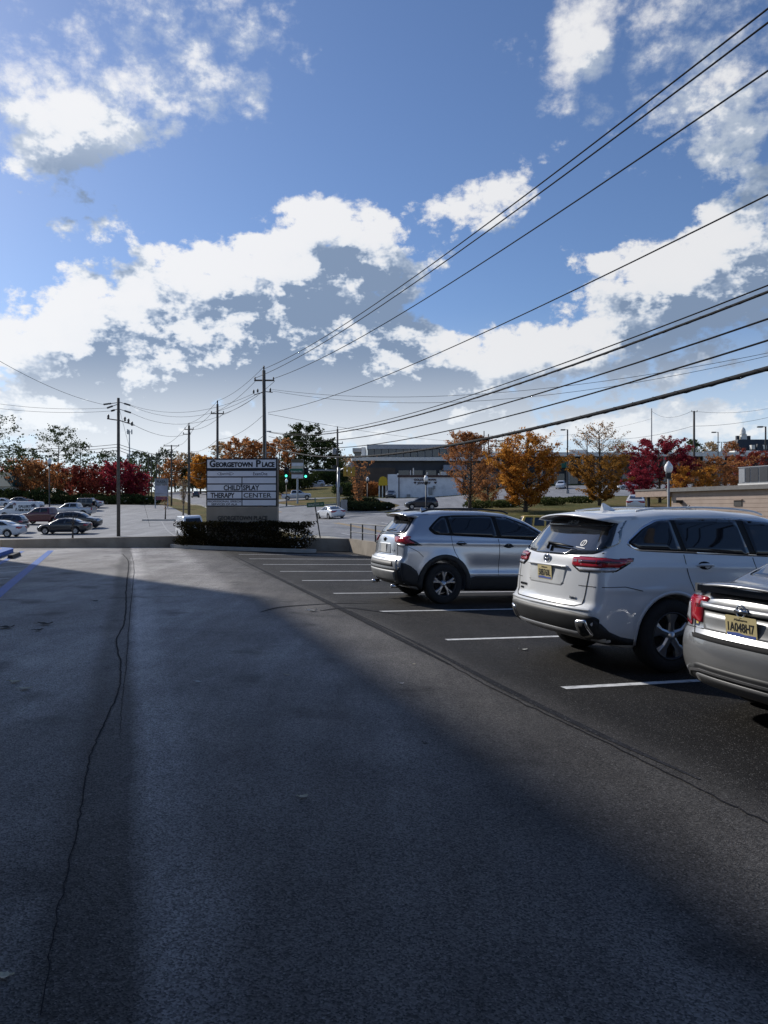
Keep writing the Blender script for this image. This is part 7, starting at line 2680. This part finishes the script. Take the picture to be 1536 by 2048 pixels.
# white store with the yellow awning
YS = 163
s0x, s1x = (775 - 768) / F_PX * YS, (925 - 768) / F_PX * YS
gz = min(H(s0x, YS - 4), H(s1x, YS - 4), H(s0x + 6, YS)) - .1
sto = wall_frame('white_store', 'white painted block store with brown trim, pawn lettering and yellow awning', 'building', (s0x, YS, gz))
wS = s1x - s0x
zt_ = zpix(950, YS) - gz
MB().box((wS / 2, 6, zt_ / 2 - .15), (wS, 12, zt_ - .3)).build('wall', BW, sto)
MB().box((wS / 2 + 1.1, 5.9, zt_ - .25), (wS - 2.0, 12.4, .45)).build('parapet_trim', BRN, sto)
MB().box((1.15, -.12, zt_ / 2 + .05), (2.3, .25, zt_ + .2)).build('corner_bay', BW, sto)
MB().box((2.42, -.10, zt_ / 2), (.18, .3, zt_)).build('downpipe', BRN, sto)
MB().box((-.05, 2.0, zt_ / 2 + .1), (.16, 4.6, zt_ + .3)).build('end_trim', BRN, sto)
RL = M('store_letters', (.045, .012, .016), .6)
lx = (850 - 768) / F_PX * YS - s0x
letters('lettering', 'GOLDEN PAWN', RL, sto, (lx, -.06, zpix(961.5, YS) - gz), UX, VZ, .62, .02, fit=4.7, extrude=.04)
letters('lettering', 'JEWELRY', RL, sto, (lx - .2, -.06, zpix(968, YS) - gz), UX, VZ, .62, .02, fit=2.9, extrude=.04)
for dx in (-2.1, 2.2):
    c = Vector((lx + dx, -.08, zpix(965.3, YS) - gz))
    hp = [(16 * math.sin(a) ** 3, 13 * math.cos(a) - 5 * math.cos(2 * a) - 2 * math.cos(3 * a) - math.cos(4 * a)) for a in np.linspace(0, 2 * math.pi, 20)[:-1]]
    MB().prism([(x * .018, z * .018) for x, z in hp], .05, 0, lambda x, y, z: (c.x + x, c.y + z, c.z + y)).build('heart_sign', RL, sto)
# awning and entrance at the left end
aw = MB()
prof = [(0, 0), (.0, 1.15), (-.25, 1.75), (-.9, 2.05), (-1.5, 1.85), (-1.85, 1.2), (-1.9, 0)]
az0 = zpix(971, YS) - gz
vs = [(x, y0, z * .95 + az0) for y0 in (-.4, 3.6) for x, z in prof]
m_ = len(prof)
aw.add(vs, [tuple(range(m_)), tuple(range(m_, 2 * m_))] + [(i, i + 1, m_ + i + 1, m_ + i) for i in range(m_ - 1)] + [(m_ - 1, 0, m_, 2 * m_ - 1)])
aw.build('awning', YAWN, sto)
for x in (-.3, -1.05, -1.75): MB().box((x, -.1, az0 / 2), (.22, .22, az0)).build('entrance_column', LEDGE, sto)
MB().box((-1.0, 3.2, az0 / 2), (1.9, .3, az0)).build('entrance_wall', DKB, sto)
for px, hgt, w_ in ((822, 1.2, .22), (828, 1.7, .22), (796, .5, .3), (856, .8, .25), (880, .5, .3), (890, .9, 1.3)):
    MB().box(((px - 768) / F_PX * YS - s0x, 3, zt_ + hgt / 2 - .05), (w_, .3, hgt)).build('roof_vent', LEDGE, sto)
for px, py, w_, h_ in ((861, 982, .8, 1.5), (868, 975, .5, .7), (817, 991, .7, .5)):
    MB().box(((px - 768) / F_PX * YS - s0x, -.2, zpix(py, YS) - gz), (w_, .35, h_)).build('utility_box', CONCP, sto)

# tan block building along the street on the right
tb_s0, tb_s1, tb_t = -4.0, 41.2, 33.0
tc0 = st(tb_s1, tb_t)
TAN = M('tan_block', (.44, .345, .28), .9, var=.10, scale=1.2, bump=.25, bscale=14, dirt=((.30, .22, .17), .8, .5))
tb = wall_frame('tan_building', 'flat roofed tan block building behind the white suv', 'building', (tc0.x, tc0.y, -.6), math.atan2(-AISLE.y, -AISLE.x))
LT = tb_s1 - tb_s0
zt_ = zpix(977, tc0.y) + .6
yd = 1.0    # local +y points away from the street (to the right of travel towards us is -y)
sgn = 1 if (Matrix.Rotation(math.atan2(-AISLE.y, -AISLE.x), 3, 'Z') @ Vector((0, 1, 0))).dot(STALL) > 0 else -1
MB().box((LT / 2, sgn * 6, zt_ / 2 - .1), (LT, 12, zt_ - .2)).build('wall', TAN, tb)
MB().box((LT / 2, sgn * 5.95, zt_ - .1), (LT + .3, 12.5, .24)).build('coping', M('coping_grey', (.17, .16, .15), .7), tb)
MB().box((LT / 2, sgn * -.02, .55), (LT - .2, .12, 1.1)).build('base_band', M('base_brown', (.13, .08, .06), .85), tb)
# courses of the block wall
for k in range(9):
    MB().box((LT / 2, sgn * -.004, 1.25 + k * .24), (LT - .02, .012, .014)).build('mortar_course', M('mortar', (.30, .22, .17), .95), tb)
for d in (5.7, 9.2, 12.6, 16):
    v = MB().box((d, sgn * -.015, zt_ - 1.0), (.60, .05, .32)).build('wall_vent', M('vent_dark', (.05, .045, .04), .7), tb)
    MB().box((d, sgn * -.05, zt_ - .80), (.70, .1, .05)).build('vent_sill', TAN, v)
MB().tube([(1.5, sgn * -.1, 1.8), (1.7, sgn * -.35, 2.3), (1.9, sgn * -.2, 2.6)], .05, 6).build('wall_pipe', DARKM, tb)
MB().box((.9, sgn * -.25, zt_ - .85), (.3, .5, .18)).build('wall_lamp', DARKM, tb)
# open canopy at its far end
MB().box((-1.7, sgn * 4.5, zt_ - .30), (3.4, 9.5, .42)).build('canopy_roof', M('canopy_tan', (.40, .30, .24), .8), tb)
MB().box((-1.7, sgn * 4.5, zt_ - .05), (3.5, 9.6, .10)).build('canopy_edge', M('coping_grey', (.17, .16, .15), .7), tb)
MB().tube([(-1.0, sgn * .6, 0), (-1.0, sgn * .6, zt_ - .5)], .12, 10).build('canopy_column', YAWN, tb)
MB().tube([(-3.1, sgn * .6, 0), (-3.1, sgn * .6, zt_ - .5)], .10, 10).build('canopy_column', DARKM, tb)
# roof-top unit
hv = MB
ru = wall_frame('rooftop_unit', 'grey rooftop air conditioner on the tan building at the right edge', 'air conditioner', tuple(st(36.9, 35.4) + Vector((0, 0, zt_ - .6 + .02))), math.atan2(-AISLE.y, -AISLE.x))
UG = M('unit_grey', (.30, .31, .32), .5, metal=.3, var=.1)
UD = M('unit_dark', (.02, .022, .03), .5, var=.2)
MB().box((1.2, 0, .12), (3.6, 1.7, .22)).build('unit_curb', LEDGE, ru)
MB().box((1.2, 0, .85), (3.5, 1.6, 1.2)).build('unit_body', UG, ru)
for x, w_, m_ in ((-.10, .32, UG), (.35, .42, UD), (1.0, .7, UD), (1.85, .8, UD), (2.6, .6, UD)):
    MB().box((x, -sgn * .81, .85), (w_, .04, 1.05)).build('unit_panel', m_, ru)
MB().box((1.2, 0, 1.47), (3.6, 1.7, .06)).build('unit_lid', UG, ru)
ru.scale = (.8, .8, .78)

# slate roofed building with cupola, far right
YR = 262
gz = 9.0
cx = (1512 - 768) / F_PX * YR
sr = wall_frame('slate_roofed_building', 'distant dark mansard building with a white cupola', 'building', (cx, YR, gz))
ze, zr = zpix(903, YR) - gz, zpix(878, YR) - gz
MB().box((4, 6, ze / 2), (26, 12, ze)).build('wall', DKB, sr)
SLATE = M('slate', (.045, .048, .055), .7, var=.2)


def mansard(x0, x1, y0, y1, z0, z1, ins, name):
    vs = [(x0, y0, z0), (x1, y0, z0), (x1, y1, z0), (x0, y1, z0), (x0 + ins, y0 + ins, z1), (x1 - ins, y0 + ins, z1), (x1 - ins, y1 - ins, z1), (x0 + ins, y1 - ins, z1)]
    return MB().add(vs, [(0, 1, 5, 4), (1, 2, 6, 5), (2, 3, 7, 6), (3, 0, 4, 7), (4, 5, 6, 7), (0, 3, 2, 1)]).build(name, SLATE, sr)


mansard(-7.5, 17.5, -.5, 12.5, ze, zr, 2.2, 'mansard_roof')
mansard(-1.2, 17.5, -2.5, 8, ze - .2, zr - 1.8, 1.0, 'front_roof')
for x in (-2, 2, 6): MB().box((x, -1.4, ze + 1.3), (1.2, 1.6, 1.5)).build('dormer', LEDGE, sr)
xc = (1499.5 - 768) / F_PX * YR - cx
cu = MB().box((xc, 5, zr + .9), (1.9, 1.9, 2.2)).build('cupola', LEDGE, sr)
MB().lathe([(1.15, zr + 2.0), (.95, zr + 2.3), (.9, zr + 3.2), (.7, zr + 3.9), (.3, zr + 4.4), (.05, zr + 4.6), (.03, zr + 6.2)], 10, c=(xc, 5, 0)).build('cupola_dome', LEDGE, sr, True)
for s in (-1, 1): MB().box((xc + s * 1.9, 5, zr + .8), (1.0, 1.0, 1.5)).build('chimney', SLATE, sr)

# green roofed building at the left edge
YG = 138
gx = (4 - 768) / F_PX * YG
gz = H(gx, YG)
gr = wall_frame('green_roofed_building', 'small building with a teal green roof at the left edge', 'building', (gx, YG, gz))
ze, zr = zpix(973, YG) - gz, zpix(952, YG) - gz
MB().box((-2.6, 3, ze / 2), (9, 6, ze)).build('wall', LEDGE, gr)
TEAL = M('teal_roof', (.015, .085, .085), .6, var=.15)
vs = [(-8, -.6, ze), (2.1, -.6, ze), (2.1, 6.6, ze), (-8, 6.6, ze), (-7.0, 3, zr + .8), (1.2, 3, zr + .8)]
MB().add(vs, [(0, 1, 5, 4), (1, 2, 5), (2, 3, 4, 5), (3, 0, 4), (0, 3, 2, 1)]).build('roof', TEAL, gr)
for x in (-4.6, -2.4, -.3): MB().box((x, -.04, ze * .5), (1.2, .1, ze * .5)).build('window', WGL, gr)
MB().box((1.0, -.05, ze * .42), (.9, .1, ze * .8)).build('door', BRN, gr)

# ------------------------------------------------------------------ fallen leaves and litter on the asphalt
LEAFA = M('dry_leaf_pale', (.52, .46, .33), .8, var=.25, scale=20)
LEAFB = M('dry_leaf_dark', (.04, .035, .03), .9, var=.25, scale=20)
LEAFC = M('paper_scrap', (.55, .55, .53), .8, var=.1)


def leaf_on(px, py, size, rz, mat, label, seed):
    g = G(px, py)
    r = random.Random(seed)
    vs, n = [], 6
    for i in range(n + 1):
        u = i / n
        w = math.sin(math.pi * min(1, u * .92 + .06)) * .34 * size * (1 + r.uniform(-.15, .15))
        x = (u - .5) * size
        zc = .004 + .10 * size * (2 * u - 1) ** 2 + .02 * size * r.random()
        vs += [(x, -w, zc + .10 * size * r.random()), (x, 0, zc - .003 + .02 * size), (x, w, zc + .10 * size * r.random())]
    fs = []
    for i in range(n):
        for k in (0, 1): fs.append((i * 3 + k, i * 3 + k + 1, i * 3 + k + 4, i * 3 + k + 3))
    b = MB().add(vs, fs)
    b.tube([(-.5 * size, 0, .012), (-.68 * size, .02 * size, .02), (-.8 * size, .05 * size, .015)], .0025, 4)
    o = b.build('fallen_leaf', mat)
    m = lot_mat(g, Vector((math.cos(rz), math.sin(rz), 0)))
    m.translation += LOT_N * .006
    o.matrix_world = m
    tag(o, label, 'leaf', 'leaves and scraps on the asphalt')


for i, (px, py, s, rz, mt, lab) in enumerate([
        (10, 1959, .055, .2, LEAFA, 'pale dry leaf at the lower left edge of the asphalt'), (30, 1366, .10, .1, LEAFA, 'pale curled leaf at the left edge, the farther of two'), (51, 1380, .11, .5, LEAFA, 'pale curled leaf at the left edge, the nearer of two'),
        (397, 1366, .06, .0, LEAFC, 'white paper scrap in the middle of the aisle'), (607, 1597, .06, .6, LEAFA, 'small pale leaf in the lower middle of the aisle'), (1048, 1301, .09, .1, LEAFC, 'pale scrap beside the stripe left of the white suv'),
        (624, 1223, .16, .2, LEAFC, 'white scrap by the tyre marks'), (90, 1250, .20, .1, LEAFB, 'dark leaf on the left asphalt, the upper one'), (12, 1257, .2, .3, LEAFB, 'dark leaf at the left edge of the asphalt'), (77, 1262, .12, .7, LEAFB, 'dark leaf on the left asphalt, the lower one'),
        (190, 1203, .10, .1, LEAFB, 'tiny dark leaf near the seam crack'), (850, 1490, .03, .1, LEAFB, 'dark speck of leaf in the middle of the aisle'), (827, 1330, .045, .1, LEAFA, 'pale crumb of leaf right of the aisle middle'),
        (803, 1369, .05, .4, LEAFC, 'white crumb right of the aisle middle'), (575, 1352, .05, .4, LEAFA, 'pale crumb left of the worn strip')]):
    leaf_on(px, py, s, rz, mt, lab, 400 + i)
# wheel stop at the accessible bay
ws = lot_mat(st(29.0, -4.35), AISLE)
b = MB()
pr = [(-.09, 0), (-.06, .11), (.06, .11), (.09, 0)]
b.add([(x, y, z) for x in (-.9, .9) for y, z in pr], [(0, 1, 2, 3), (7, 6, 5, 4), (0, 4, 5, 1), (1, 5, 6, 2), (2, 6, 7, 3), (3, 7, 4, 0)])
o = b.build('wheel_stop', M('dark_rubber', (.02, .02, .022), .8))
ws.translation += LOT_N * .005
o.matrix_world = lot_mat(st(27.2, -3.55), AISLE, .006)
tag(o, 'dark wheel stop by the blue kerb at the left edge', 'wheel stop')
